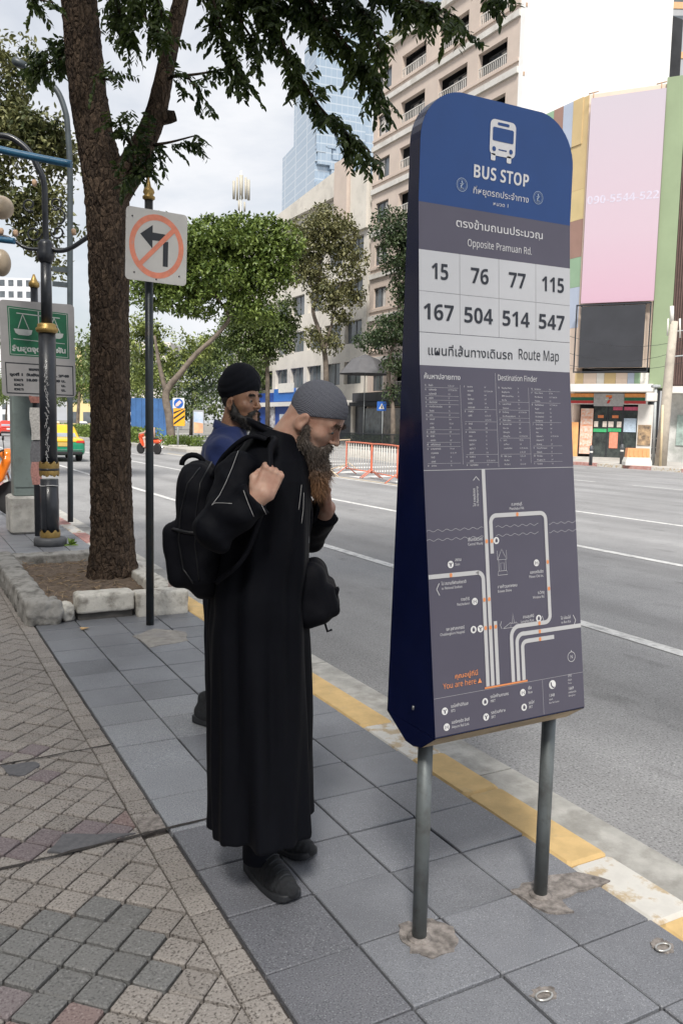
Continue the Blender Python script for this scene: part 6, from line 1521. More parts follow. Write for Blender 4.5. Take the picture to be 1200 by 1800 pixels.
# leaning tree on the median nose
D1 = 57.0; g1 = gnd(302, 772, .04); g1 = atD(302, 772, D1); g1.z = .04
far_tree('t', 'broad light-green street tree leaning over the median behind the keep-left sign', tuple(g1), [[(g1, .32), (atD(298, 735, D1), .28), (atD(292, 690, D1), .25), (atD(318, 655, D1), .20), (atD(345, 622, D1), .17), (atD(378, 592, D1), .15), (atD(405, 558, D1), .13), (atD(425, 510, D1), .10), (atD(420, 470, D1), .06)], [(atD(405, 558, D1), .10), (atD(380, 520, D1), .08), (atD(350, 480, D1), .05)], [(atD(292, 690, D1), .18), (atD(280, 640, D1), .14), (atD(272, 590, D1), .08)]],
         blobs_px([(300, 470, 62, 48), (360, 430, 70, 42), (430, 420, 66, 40), (470, 470, 52, 50), (400, 490, 72, 40), (330, 520, 60, 36), (262, 505, 45, 42), (440, 545, 52, 30), (500, 430, 40, 36), (285, 400, 30, 26), (470, 400, 34, 22), (390, 395, 40, 20)] + [(random.uniform(250, 510), random.uniform(385, 560), random.uniform(14, 26), random.uniform(8, 16)) for _ in range(14)], D1), 36000, .31, C_LIT, 31)
# pale weeping foliage under it
D4 = 66.0; g4 = atD(262, 760, D4); g4.z = .04
far_tree('t', 'pale green tree with hanging creeper strands left of the leaning tree', tuple(g4), [[(g4, .2), (atD(262, 690, D4), .16), (atD(268, 640, D4), .1)]], blobs_px([(250, 590, 34, 40), (275, 620, 22, 60), (300, 640, 16, 62), (322, 630, 13, 60), (345, 660, 10, 46), (245, 655, 22, 40), (350, 610, 26, 26)], D4), 7000, .28, ((.10, .14, .03), (.36, .42, .13)), 32)
# trees before the apartment block
D2 = 65.0; g2 = atD(574, 775, D2); g2.z = .03
far_tree('t', 'thin olive-green street tree with forked pale trunk before the low white building', tuple(g2), [[(g2, .24), (atD(573, 660, D2), .22), (atD(570, 620, D2), .20), (atD(560, 580, D2), .17), (atD(550, 545, D2), .14), (atD(560, 510, D2), .11), (atD(562, 470, D2), .08), (atD(570, 420, D2), .05)], [(atD(570, 620, D2), .14), (atD(585, 560, D2), .09), (atD(598, 500, D2), .05)], [(atD(558, 520, D2), .09), (atD(535, 480, D2), .06)]],
         blobs_px([(545, 420, 48, 40), (590, 410, 44, 40), (615, 460, 34, 40), (545, 480, 42, 34), (585, 520, 44, 32), (620, 520, 26, 24), (570, 380, 34, 22), (520, 450, 30, 30), (575, 600, 32, 24), (545, 590, 20, 22), (600, 560, 24, 20)], D2), 17000, .27, C_OLV, 33)
D5 = 68.0; g5 = atD(470, 770, D5); g5.z = .03
far_tree('t', 'dense mid-green street tree above the man in the turban', tuple(g5), [[(g5, .22), (atD(470, 660, D5), .18), (atD(465, 600, D5), .1)]], blobs_px([(440, 570, 50, 36), (480, 590, 46, 40), (450, 620, 46, 26), (500, 560, 30, 40), (410, 585, 34, 36)], D5), 15000, .26, C_MID, 34)
D3 = 58.0; g3 = atD(690, 775, D3); g3.z = .03
far_tree('t', 'dark green street tree beside the bus stop sign edge', tuple(g3), [[(g3, .2), (atD(690, 720, D3), .17), (atD(682, 650, D3), .14), (atD(700, 560, D3), .11), (atD(700, 450, D3), .06)]], blobs_px([(690, 400, 44, 36), (700, 450, 40, 40), (715, 510, 36, 40), (690, 580, 50, 30), (655, 600, 40, 22), (700, 640, 36, 26), (740, 430, 50, 60), (740, 560, 50, 60), (690, 690, 22, 26)], D3), 19000, .24, C_DRK, 35)
# row along the median further away
for k, (Y, sc) in enumerate(((74, 1.0), (90, 1.05), (108, 1.0), (130, 1.1), (155, 1.1), (185, 1.2))):
    bx = Vector((16.8, Y, .04)); rg = random.Random(k)
    bl = [(bx + Vector((rg.uniform(-2.6, 2.6), rg.uniform(-3, 3), 5.2 + rg.uniform(-.8, 3.2))), (2.2 * sc, 2.4 * sc, 1.5 * sc)) for _ in range(8)]
    far_tree('t', 'rounded green tree in the median row, number %s along from the leaning tree' % ('one', 'two', 'three', 'four', 'five', 'six')[k], tuple(bx), [[(bx, .22), (bx + Vector((.1, 0, 2.2)), .18), (bx + Vector((.3, .2, 4.5)), .1)]], bl, 4200, .36, (C_MID, C_LIT)[k % 2], 40 + k)
for k, (Y, sc) in enumerate(((82, 1.0), (96, 1.1), (114, 1.1), (136, 1.2))):
    bx = Vector((31.2, Y, .03)); rg = random.Random(k + 20)
    bl = [(bx + Vector((rg.uniform(-3, 3), rg.uniform(-3.4, 3.4), 3.6 + rg.uniform(-.8, 6.0))), (2.3 * sc, 2.6 * sc, 1.6 * sc)) for _ in range(10)]
    far_tree('t', 'green tree on the far pavement, %s beyond the turbaned man' % ('first', 'second', 'third', 'fourth')[k], tuple(bx), [[(bx, .24), (bx + Vector((.1, 0, 2.2)), .2), (bx + Vector((.3, .2, 5.5)), .1)]], bl, 7500, .38, (C_MID, C_DRK, C_LIT, C_MID)[k], 80 + k)
# big tree on this pavement, beyond the lamp post
b6 = Vector((1.2, 20.0, 0)); D6 = b6.x * _sy + b6.y * _cy
far_tree('t', 'large olive-green tree filling the left edge behind the lamp post', tuple(b6), [[(b6, .22), (b6 + Vector((0, 0, 3)), .18), (b6 + Vector((.4, 0, 5.5)), .1)]],
         blobs_px([(20, 120, 46, 70), (40, 250, 70, 62), (95, 240, 46, 60), (30, 350, 60, 46), (85, 340, 42, 50), (120, 400, 34, 44), (60, 420, 50, 30), (0, 200, 60, 60), (105, 460, 28, 26), (125, 300, 20, 50), (-60, 250, 90, 150)], 20.5), 24000, .14, ((.055, .075, .025), (.24, .24, .10)), 50, group=None)
b7 = Vector((1.0, 33.0, 0))
far_tree('t', 'tree on this pavement far behind the green sign', tuple(b7), [[(b7, .2), (b7 + Vector((0, 0, 3)), .15)]], [(b7 + Vector((-.5 + .5 * k, k * .8, 4.2 + (k % 3))), (2.0, 2.0, 1.3)) for k in range(5)], 4000, .2, C_LIT, 51, group=None)
def hedge(label, x0, x1, y0, y1, z1, n, seed, ls=.16):
    rg = np.random.default_rng(seed); P = rg.random((n, 3)) * np.array([x1 - x0, y1 - y0, z1]) + np.array([x0, y0, .02]); V, F = leaf_cloud(P, rg.normal(0, 1, P.shape) + [0, 0, .5], rg.uniform(ls * .7, ls * 1.3, n), .5, rg)
    o = np_mesh('hedge', V, F, leaf_mat('leaf_hedge', (.07, .12, .02), (.22, .30, .06))); tag(o, label, 'hedge'); return o
hedge('clipped green hedge along the median edge behind the motorcycle', 14.6, 16.2, 56, 92, 1.05, 9000, 61, .2); hb_ = gnd(312, 787, .04)
hedge('low round bush at the foot of the keep-left sign', 15.0, 17.4, 50.2, 52.8, .62, 2200, 62, .14)
# ---- buildings on this side of the street, left of the picture: they shade the near pavement
for k, (y0, y1, hh_) in enumerate(((-46, -24, 15.5), (-24, -6, 17.0), (-6, 14, 16.0), (14, 36, 16.5), (36, 62, 15.0))):
    t = thing('street_building', 'rendered shophouse row on this side of the street, segment %s' % ('one', 'two', 'three', 'four', 'five')[k], 'building', (-9, (y0 + y1) / 2, 0)); wm = mat('row_wall_%d' % k, [(.55, .52, .48), (.60, .56, .50), (.50, .49, .48), (.58, .54, .48), (.55, .5, .45)][k], .9, .1, .6, coord='World')
    par(MB().b2((-18, y0 + .02, 0), (-7.6, y1 - .02, hh_)).build('wall', wm), t); par(MB().b2((-18.2, y0 + .02, hh_), (-7.4, y1 - .02, hh_ + .5)).build('parapet', wm), t)
    for j in range(4):
        for i in range(4):
            ya_ = y0 + (y1 - y0) * (i + .25) / 4; z_ = 1.2 + j * 3.8; w = MB().b2((-7.61, ya_, z_), (-7.55, ya_ + (y1 - y0) * .12, z_ + 1.7)).build('window', M('row_glass', (.08, .09, .10), .1)); par(w, t)
# ---- keep-left sign on the median nose
kb = Vector((15.6, 49.6, .04)); kb = atD(313, 786, 51.0); kb.z = .04; DK = 51.0
ks = thing('keep_left_sign', 'blue arrow sign above yellow chevron board on a grey post at the median nose', 'traffic sign', tuple(kb)); gpm = M('post_grey', (.42, .45, .46), .5, .1, 5, coord='World')
par(MB().lathe([(.06, 0), (.06, atD(313, 700, DK).z)], 12, (kb.x, kb.y, 0)).build('post', gpm), ks); par(MB().b2((kb.x - .5, kb.y - .5, 0), (kb.x + .5, kb.y + .5, .14), .05).build('footing', MATS['concrete']), ks)
kx = Vector((math.cos(YAW), -math.sin(YAW), 0)); ky = Vector((0, 0, 1)); s_ = DK / FPX; kn = kx.cross(ky); ksg = 1 if kn.dot(C_F) < 0 else -1
kc = atD(314, 709, DK - .1); plate(ks, kc, kx, ky, 20 * s_, 19 * s_, .06, -.02 * ksg, M('sign_white2', (.68, .70, .72), .5, .04, 5), 'white_plate')
flat(ks, kc, kx, ky, [[(8.2 * s_ * math.cos(a), 8.2 * s_ * math.sin(a)) for a in [2 * math.pi * k / 24 for k in range(24)]]], M('sign_blue', (.02, .12, .48), .5, .05, 5), 'blue_disc', ksg * .01)
flat(ks, kc, kx, ky, [[(-.18, -.20), (-.02, -.17), (.20, .06), (.07, .19), (-.17, -.03)]], M('sign_pinkish', (.80, .55, .50), .5, .05, 5), 'arrow', ksg * .02)
yc = atD(315, 733, DK - .1); ylw = M('chevron_yellow', (.85, .42, .03), .5, .06, 5); plate(ks, yc, kx, ky, 20 * s_, 31 * s_, .06, -.02 * ksg, ylw, 'chevron_board')
for k in range(3): flat(ks, yc, kx, ky, [[(-9.4 * s_, (-14 + k * 9.5) * s_), (-9.4 * s_, (-10.5 + k * 9.5) * s_), (9.4 * s_, (5 + k * 9.5 - 7) * s_ if False else min(15, -10.5 + k * 9.5 + 14) * s_), (9.4 * s_, min(15, -14 + k * 9.5 + 14) * s_)]], s_blk, 'chevron_stripe', ksg * (.01 + .002 * k))
# ---- blue hoarding, poster board
hb2 = MB(); hc = atD(230, 735, 88.0); he = atD(308, 735, 88.0)
hd2 = thing('hoarding', 'bright blue site hoarding behind the hedge across the road', 'hoarding', (hc.x, hc.y, 0)); n_ = 8
for k in range(n_):
    a, b2 = hc.lerp(he, k / n_), hc.lerp(he, (k + .96) / n_); z1 = atD(260, 700, 88).z
    par(MB().add([(a.x, a.y, 0), (b2.x, b2.y, 0), (b2.x, b2.y, z1), (a.x, a.y, z1), (a.x + .05, a.y + .1, 0), (b2.x + .05, b2.y + .1, 0), (b2.x + .05, b2.y + .1, z1), (a.x + .05, a.y + .1, z1)], [(0, 1, 2, 3), (4, 7, 6, 5), (0, 4, 5, 1), (3, 2, 6, 7), (0, 3, 7, 4), (1, 5, 6, 2)]).build('board', M('hoarding_blue', (.05, .14, .34), .6, .15, 1, coord='World')), hd2)
pbp = atD(350, 764, 80.0); pb = thing('poster_board', 'upright backlit poster board standing on the pavement across the road', 'poster', (pbp.x, pbp.y, 0)); s8 = 80 / FPX
c8 = atD(349, 742, 80.0); plate(pb, c8, kx, ky, 19 * s8, 42 * s8, .1, -.12 * ksg, M('poster_frame', (.35, .36, .38), .5), 'frame'); par(MB().lathe([(.09, 0), (.09, c8.z)], 10, (c8.x + .1, c8.y + .2, 0)).build('post', gpm), pb)
flat(pb, c8, kx, ky, [[(-8 * s8, 0), (8 * s8, -2 * s8), (8 * s8, 18 * s8), (-8 * s8, 18 * s8)]], M('poster_blue', (.40, .55, .75), .6, .3, 1.5, coord='World', col2=(.66, .70, .78)), 'poster_top', ksg * .01)
flat(pb, c8, kx, ky, [[(-8 * s8, -19 * s8), (8 * s8, -19 * s8), (8 * s8, -2 * s8), (-8 * s8, 0)]], M('poster_sand', (.75, .52, .30), .6, .3, 1.5, coord='World', col2=(.70, .35, .22)), 'poster_foot', ksg * .01)
# ---- crowd barriers on the hatching
red_b = M('barrier_red', (.68, .19, .11), .5, .1, 6, coord='World'); wht_b = M('barrier_white', (.72, .70, .66), .6, .06, 6, coord='World'); cream_b = M('barrier_cream', (.72, .56, .38), .6, .06, 6, coord='World')
def barrier(label, a, b2, top=1.12, mr=red_b, boards=True):
    t = thing('crowd_barrier', label, 'barrier', tuple(a), 0, 'crowd barriers on the road hatching'); a, b2 = Vector(a), Vector(b2); e = (b2 - a); L = e.length; e.normalize(); up = Vector((0, 0, 1)); z0 = ROAD_Z
    P = lambda s, z: a + e * s + up * (z)
    par(MB().tube(spline([P(0, .18), P(0, top - .1), P(.08, top), P(L - .08, top), P(L, top - .1), P(L, .18)], 4), .024, 8).build('frame', mr), t); par(MB().tube([P(0, .22), P(L, .22)], .018, 8).build('lower_rail', mr), t)
    n = 9
    for k in range(n): s = L * (k + 1) / (n + 1); par(MB().tube([P(s, .22), P(s, top - .03)], .013, 6).build('bar', wht_b), t)
    nn = e.cross(up)
    if boards: par(MB().add([P(.16, .62) - nn * .02, P(L - .16, .62) - nn * .02, P(L - .16, .90) - nn * .02, P(.16, .90) - nn * .02, P(.16, .62) - nn * .035, P(L - .16, .62) - nn * .035, P(L - .16, .90) - nn * .035, P(.16, .90) - nn * .035], [(0, 1, 2, 3), (4, 7, 6, 5), (0, 4, 5, 1), (2, 6, 7, 3), (1, 5, 6, 2), (0, 3, 7, 4)]).build('board', wht_b), t)
    for s in (.06, L - .06): par(MB().tube([P(s, .03) - nn * .35, P(s, .10) - nn * .25, P(s, .30), P(s, .10) + nn * .25, P(s, .03) + nn * .35], .018, 6).build('foot', mr), t)
    return t
bA, bB, bC = gnd(608, 834, ROAD_Z), gnd(652, 842, ROAD_Z), gnd(697, 852, ROAD_Z)
gp = (bB - bA).normalized() * .04
barrier('red crowd barrier with white board, left one of the pair by the sign', bA, bB - gp); barrier('red crowd barrier with white board, right one touching the sign edge', bB + gp, bC)
barrier('cream folding barrier behind the bearded man\'s face', gnd(575, 838, ROAD_Z), gnd(612, 826, ROAD_Z), 1.15, cream_b, False)
# ---- helper for box buildings with real openings
def wall_with_holes(mb, X, ys, zs, holes, th=.35):
    """wall in plane X (facing -x) from grid lines ys, zs; holes = set of (iy, iz) cells left open; returns nothing"""
    for i in range(len(ys) - 1):
        for j in range(len(zs) - 1):
            if (i, j) not in holes: mb.b2((X, ys[i], zs[j]), (X + th, ys[i + 1], zs[j + 1]))
pink = mat('wall_pink', (.57, .48, .42), .9, .06, .6, coord='World', bump=.1, bscale=8, dirt=(.52, .43, .38), dscale=.5, dpos=(.5, .85)); ledge_m = mat('wall_ledge', (.62, .60, .57), .9, .08, .8, coord='World', dirt=(.45, .42, .38), dscale=1.0)
white_w = mat('wall_white', (.86, .855, .85), .9, .02, .15, coord='World', dirt=(.74, .72, .68), dscale=.35, dpos=(.62, .85)); dark_in = M('room_dark', (.035, .037, .042), .9, .3, .5, coord='World'); glassm = M('window_glass', (.10, .115, .13), .12, .3, .6, coord='World', spec=.7); frame_m = M('window_frame', (.12, .12, .125), .6, .1, 4); curt = M('curtain', (.55, .52, .50), .9, .15, 1.2, coord='World')
# apartment block
ap = thing('apartment_block', 'pink-beige apartment block with balconies and a blank white side wall', 'building', (34, 52, 0)); XA = 34.0
cols_px = [645, 652, 673, 690, 730, 752, 800, 818, 866, 887]; yb = [yX(p) for p in cols_px]      # decreasing y
ys = sorted(yb); zw = zX(660, 302); FH = 3.30; fl = [zw - .75 + FH * k for k in range(-5, 3)]
ztop = fl[-1] + 2.7; zs = [0.0]; holes = set()
for z in fl:
    zs += [z, z + 1.55]
zs += [ztop]; zs = sorted(set([z for z in zs if z >= 0]))
win_cols = {0: None}; body_ = MB()
ycol = list(ys)                       # cells between consecutive ys
wide = [1, 3, 5]; narrow = [7]
for j in range(len(zs) - 1):
    isw = any(abs(zs[j] - z) < 1e-6 for z in fl)
    for i in range(len(ycol) - 1):
        if isw and (i in (1, 3, 5) or i == 7): holes.add((i, j))
zlow = zX(660, 98)                    # the left end stops one storey lower
wall_with_holes(body_, XA, ycol, zs, {h for h in holes})
par(body_.build('front_wall', pink), ap)
par(MB().b2((XA + 1.6, ycol[0] + .35, 0), (XA + 14.5, ycol[-1] - .02, ztop - .3)).build('core', dark_in), ap)
for j, z in enumerate(fl):
    if z < 0: continue
    for i in (1, 3, 5, 7):
        y0, y1 = ycol[i], ycol[i + 1]; w = bpy.data.objects.new('window', None); COL.objects.link(w); par(w, ap); w.empty_display_size = .1
        dp = .22 if i == 7 else .95; nP = 2 if i == 7 else 3
        MB().b2((XA + dp, y0, z), (XA + dp + .05, y1, z + 1.55)).build('pane', glassm, w)
        fr = MB(); fr.b2((XA + dp - .06, y0, z), (XA + dp - .002, y0 + .08, z + 1.55)); fr.b2((XA + dp - .06, y1 - .08, z), (XA + dp - .002, y1, z + 1.55)); fr.b2((XA + dp - .06, y0 + .08, z + 1.47), (XA + dp - .002, y1 - .08, z + 1.55))
        for q in range(1, nP): yy = y0 + (y1 - y0) * q / nP; fr.b2((XA + dp - .05, yy - .035, z), (XA + dp - .003, yy + .035, z + 1.47))
        fr.build('frame', frame_m, w)
        rg = random.Random(j * 7 + i)
        for q in range(nP):
            if rg.random() < .62: ya = y0 + (y1 - y0) * (q + .08) / nP; yb2 = y0 + (y1 - y0) * (q + rg.uniform(.5, .92)) / nP; MB().b2((XA + dp - .012, ya, z + .05), (XA + dp - .001, yb2, z + 1.42)).build('curtain', curt, w)
        if i != 7:
            MB().b2((XA + .02, y0, z - .03), (XA + dp, y1, z + .0)).build('balcony_floor', ledge_m, w)
            rl2 = MB(); nb = 14
            for q in range(nb + 1): yy = y0 + .05 + (y1 - y0 - .1) * q / nb; rl2.b2((XA + .06, yy - .02, z), (XA + .09, yy + .02, z + .62))
            rl2.b2((XA + .05, y0, z + .60), (XA + .10, y1, z + .66)); o = rl2.build('railing', M('rail_white', (.62, .60, .57), .7, .05, 4), w); o['kind'] = 'stuff'
    par(MB().b2((XA - .16, ycol[0] - .0, z - 1.0), (XA - .002, ycol[-1], z - .62)).build('ledge', ledge_m), ap); par(MB().b2((XA - .10, ycol[0], z - .30), (XA - .002, ycol[-1], z - .12)).build('ledge', pink), ap)
gy0 = ycol[0] - .002; par(MB().b2((XA - .02, gy0 - .4, 0), (46.6, gy0, 31.0)).build('side_wall', white_w), ap); par(MB().b2((XA - .02, gy0 - .4, 31.001), (44.6, gy0, ztop + 9)).build('side_wall', white_w), ap)
par(MB().b2((XA - .25, gy0 + .01, ztop), (45, ycol[-1], ztop + .5)).build('roof_parapet', ledge_m), ap)
yq = yX(800); par(MB().b2((XA + .01, gy0 + .01, ztop + .5), (45, yq, ztop + 8.5)).build('upper_block', pink), ap)
for k2 in range(2):
    w = MB().b2((XA - .05, gy0 + 1.2, ztop + 1.6 + k2 * 3.3), (XA + .005, yq - 1.0, ztop + 3.1 + k2 * 3.3)).build('window', glassm); par(w, ap)
    for k3 in range(4): yy = gy0 + 1.2 + (yq - 2.2 - gy0) * k3 / 3; MB().b2((XA - .09, yy - .06, ztop + 1.6 + k2 * 3.3), (XA - .052, yy + .06, ztop + 3.1 + k2 * 3.3)).build('frame', frame_m, w)
    par(MB().b2((XA - .2, gy0 + .01, ztop + .9 + k2 * 3.3), (XA + .005, yq, ztop + 1.25 + k2 * 3.3)).build('ledge', ledge_m), ap)
rgn = np.random.default_rng(71); pr_ = rgn.random((900, 3)) * [1.2, 6.0, 1.1] + [XA + .1, yX(720), ztop + .5]; V, F = leaf_cloud(pr_, rgn.normal(0, 1, pr_.shape) + [0, 0, .6], rgn.uniform(.2, .4, len(pr_)), .4, rgn); par(np_mesh('terrace_plants', V, F, MATS['lf' + str(C_OLV)]), ap)['kind'] = 'stuff'
rt2 = random.Random(9)
tb = MB()
for k in range(14): c = Vector((34.05, gy0 - .42, rt2.uniform(6, ztop))); tb.box(c, (.10, .05, .22))
par(tb.build('wall_brackets', M('rusty', (.45, .30, .2), .8)), ap)['kind'] = 'stuff'
# roof-terrace shrubs

# ---- low white building left of it with slanting parapet
XB = 34.0; yb0, yb1 = yX(641) + .05, yX(395); lw = thing('office_building', 'low cream building with slanted parapet and dark strip windows behind the trees', 'building', (34, 68, 0)); cream = mat('wall_cream', (.66, .62, .56), .9, .06, .5, coord='World', dirt=(.5, .47, .43), dscale=.7)
zr = zX(620, 325); ysB = [yb0 + (yb1 - yb0) * k / 9 for k in range(10)]; zsB = [3.6]; 
while zsB[-1] + 3.4 < zr - 1.2: zsB += [zsB[-1] + 1.5, zsB[-1] + 3.4]
zsB.append(zr); ysC = []
for a, b2 in zip(ysB[:-1], ysB[1:]): ysC += [a, a + .75]
ysC.append(yb1); hl = {(i, j) for i in range(1, len(ysC) - 1, 2) for j in range(1, len(zsB) - 1, 2)}
m_ = MB(); wall_with_holes(m_, XB, ysC, zsB, hl, .4); par(m_.build('front_wall', cream), lw)
for (i, j) in sorted(hl):
    if ysC[i] > 92: continue
    w = MB().b2((XB + .34, ysC[i], zsB[j]), (XB + .40, ysC[i + 1], zsB[j + 1])).build('window', glassm); par(w, lw); MB().b2((XB + .30, (ysC[i] + ysC[i + 1]) / 2 - .05, zsB[j]), (XB + .338, (ysC[i] + ysC[i + 1]) / 2 + .05, zsB[j + 1])).build('mullion', frame_m, w)
par(MB().b2((XB + .45, yb0, 0), (XB + 12, yb1, zr - .2)).build('core', dark_in), lw)
yA, yBq = yX(592), yX(490); zp0, zp1 = zX(592, 322), zX(492, 385)
par(MB().prism([(yA, zr - .5), (yA, zp0 + .8), (yBq, zp1 + .2), (yBq, zr - .5)] if zp1 > zr - .5 else [(yA, zr - 1), (yA, zp0 + 1.2), (yBq, zr - 1)], XB - .5, XB - .05, lambda a, b2, c: (c, a, b2)).build('slanted_parapet', cream), lw)
par(MB().b2((XB - .6, yX(612), zr - 3), (XB - .02, yX(590), zr + 2.2)).build('parapet_frame', pink), lw); par(MB().b2((XB - .3, yX(641), zr - 4.0), (XB - .01, yX(613), zr + .8)).build('parapet_wall', cream), lw)
for z_ in (3.3,): par(MB().b2((XB - 2.2, yb0, 3.25), (XB - .01, yb1, 3.65)).build('canopy', mat('canopy_white', (.70, .68, .65), .8, .05, 1, coord='World')), lw)
par(MB().b2((XB - .02, yb0, 0), (XB + .4, yb1, 3.25)).build('shop_front', M('shopfront_dark', (.05, .055, .065), .3, .5, .8, coord='World')), lw)
for k in range(10): yy = yb0 + (yb1 - yb0) * (k + .5) / 10; par(MB().b2((XB - .25, yy - .2, 0), (XB - .03, yy + .2, 3.25)).build('shop_pier', cream), lw)
# shop fronts under the apartment
sf = thing('shop_row', 'dark shop fronts with black awning below the apartment block', 'building', (33.6, 52, 0))
for k in range(6):
    y0 = ycol[0] + (ycol[-1] - ycol[0]) * k / 6; y1 = ycol[0] + (ycol[-1] - ycol[0]) * (k + .94) / 6
    par(MB().b2((33.75, y0, .35), (33.97, y1, 3.0)).build('shop_window', M('shop_glass%d' % (k % 3), [(.06, .065, .07), (.12, .10, .08), (.09, .11, .12)][k % 3], .15, .6, 1.6, coord='World', spec=.7)), sf); par(MB().b2((33.70, y0, 0), (33.98, y1, .34)).build('stall_riser', M('riser', (.3, .28, .26), .8)), sf)
par(MB().b2((32.3, ycol[0], 3.15), (33.98, ycol[-1], 3.45)).build('awning', M('awning_black', (.025, .027, .033), .7)), sf); par(MB().b2((32.6, ycol[0], 3.5), (33.98, ycol[-1], 4.2)).build('fascia', M('fascia_dark', (.06, .06, .07), .6, .2, 1, coord='World')), sf)
par(MB().b2((33.55, yX(720), 3.62), (33.60, yX(660), 4.05)).build('lit_lettering_strip', M('fascia_gold', (.55, .36, .08), .6, .9, 6, coord='World', col2=(.03, .03, .03))), sf)
# blue bank kiosk
kk = thing('bank_kiosk', 'blue cash machine kiosk with white top panel behind the turbaned man', 'kiosk', (32, 66, 0)); kbm = M('kiosk_blue', (.018, .065, .30), .5, .1, 2, coord='World')
ky0, ky1 = yX(522, 32.2), yX(452, 32.2); kz = lambda y_: zX(487, y_, 32.2)
par(MB().b2((32.2, ky0, 0), (33.9, ky1, kz(690))).build('kiosk_body', kbm), kk); par(MB().b2((32.15, yX(520, 32.2), kz(706)), (32.198, yX(482, 32.2), kz(684))).build('blue_fascia', M('kiosk_fascia', (.03, .15, .50), .5)), kk)
par(MB().b2((32.08, yX(517, 32.2), kz(691)), (32.16, yX(491, 32.2), kz(675))).build('white_panel', wht_b), kk); par(MB().b2((32.10, yX(513, 32.2), kz(778)), (32.198, yX(493, 32.2), kz(728))).build('machine_surround', M('kiosk_pale', (.50, .54, .60), .5)), kk)
par(MB().b2((32.07, yX(509, 32.2), kz(770)), (32.098, yX(497, 32.2), kz(734))).build('machine_panel', M('kiosk_screen', (.03, .14, .42), .4, .3, 3, coord='World')), kk); par(MB().b2((32.12, yX(484, 32.2), kz(752)), (32.198, yX(474, 32.2), kz(712))).build('poster', M('kiosk_poster', (.62, .62, .64), .6, .7, 3, coord='World', col2=(.12, .10, .12))), kk)
# parasol, crossing sign, railings, planters at the far kerb
up_ = atX(640, 700, 31.5); ub = thing('parasol', 'large grey parasol open before the shop fronts', 'parasol', (31.5, up_.y, .03)); zt_ = zX(645, 622, 31.5); ze = zX(640, 658, 31.5); uy = up_.y
par(MB().lathe([(.035, 0), (.035, zt_)], 8, (31.5, uy, 0)).build('pole', gpm), ub); V = [(31.5, uy, zt_)]; F = []
for k in range(8): a = 2 * math.pi * k / 8; V += [(31.5 + 1.1 * math.cos(a), uy + 1.1 * math.sin(a), zt_ - .42), (31.5 + 2.1 * math.cos(a), uy + 2.1 * math.sin(a), ze)]
for k in range(8): j = (k + 1) % 8; F += [(0, 1 + 2 * k, 1 + 2 * j), (1 + 2 * k, 2 + 2 * k, 2 + 2 * j, 1 + 2 * j)]
par(MB().add(V, F).build('canopy', M('parasol_grey', (.12, .12, .13), .85, .1, 2, coord='World')), ub)
cs = thing('crossing_sign', 'small blue pedestrian crossing sign on a post across the road', 'traffic sign', (30.6, yX(673, 30.6), .03)); cy_ = yX(673, 30.6); cz = zX(673, 714, 30.6)
par(MB().lathe([(.04, 0), (.04, cz + .3)], 8, (30.6, cy_, 0)).build('post', gpm), cs); c_ = Vector((30.5, cy_, cz)); plate(cs, c_, kx, ky, .66, .66, .04, -.02 * ksg, M('sign_blue', (.02, .12, .48), .5, .05, 5), 'blue_plate'); flat(cs, c_, kx, ky, [[(-.2, -.2), (.2, -.2), (0, .2)]], wht_b, 'white_triangle', ksg * .01); flat(cs, c_, kx, ky, [[(-.06, -.15), (.06, -.15), (.02, .08), (-.02, .08)]], s_blk, 'walker', ksg * .02)
fz = thing('railing', 'black metal pavement railing before the shops across the road', 'railing', (30.2, 60, .03)); ya, yb_ = yX(705, 30.2), yX(595, 30.2)
for z_ in (.25, 1.0): par(MB().b2((30.17, ya, z_), (30.23, yb_, z_ + .06)).build('rail', blk), fz)
nb = 56
rb = MB()
for k in range(nb + 1): yy = ya + (yb_ - ya) * k / nb; rb.b2((30.18, yy - .02, .03), (30.22, yy + .02, 1.0))
par(rb.build('bars', blk), fz)['kind'] = 'stuff'
rg = np.random.default_rng(77); P = rg.random((2400, 3)) * [.9, yb_ - ya, .8] + [30.6, ya, .1]; V, F = leaf_cloud(P, rg.normal(0, 1, P.shape) + [0, 0, .4], rg.uniform(.12, .24, len(P)), .4, rg); tag(np_mesh('hedge', V, F, MATS['lf' + str(C_DRK)]), 'dark planting behind the black railing', 'hedge')
# ---- stripe-coloured shophouse with banner, screen and convenience store
e_ = Vector((.60, -.80, 0)); P0 = Vector((33.0, 33.0 / math.tan(R_(44.05)), 0)); nrm = Vector((-.80, -.60, 0)); up3 = Vector((0, 0, 1)); LW = 3.85
FP = lambda s, z, o=0.0: P0 + e_ * s + nrm * o + up3 * z
def slabf(name, s0, s1, z0, z1, m, root, o0=0.0, o1=.06):
    V = [FP(s0, z0, o0), FP(s1, z0, o0), FP(s1, z1, o0), FP(s0, z1, o0), FP(s0, z0, o1), FP(s1, z0, o1), FP(s1, z1, o1), FP(s0, z1, o1)]
    o = MB().add(V, [(0, 1, 2, 3), (4, 7, 6, 5), (0, 4, 5, 1), (3, 2, 6, 7), (0, 3, 7, 4), (1, 5, 6, 2)]).build(name, m); return par(o, root)
def sz(px, py):                         # photo pixel -> (s, z) on the shop front plane
    d = ray(px, py); t = (P0.dot(nrm)) / d.dot(nrm); q = d * t; return (q - P0).dot(e_), CAM_H + q.z
PAL = {'t': (.62, .47, .25), 'b': (.36, .22, .18), 'g': (.30, .44, .30), 'y': (.66, .52, .27), 'l': (.46, .52, .64), 'w': (.74, .72, .68), 'p': (.74, .60, .50)}
pm = lambda c: M('panel_' + c, PAL[c], .8, .05, .8, coord='World', dirt=tuple(x * .8 for x in PAL[c]), dscale=.6, dpos=(.55, .9))
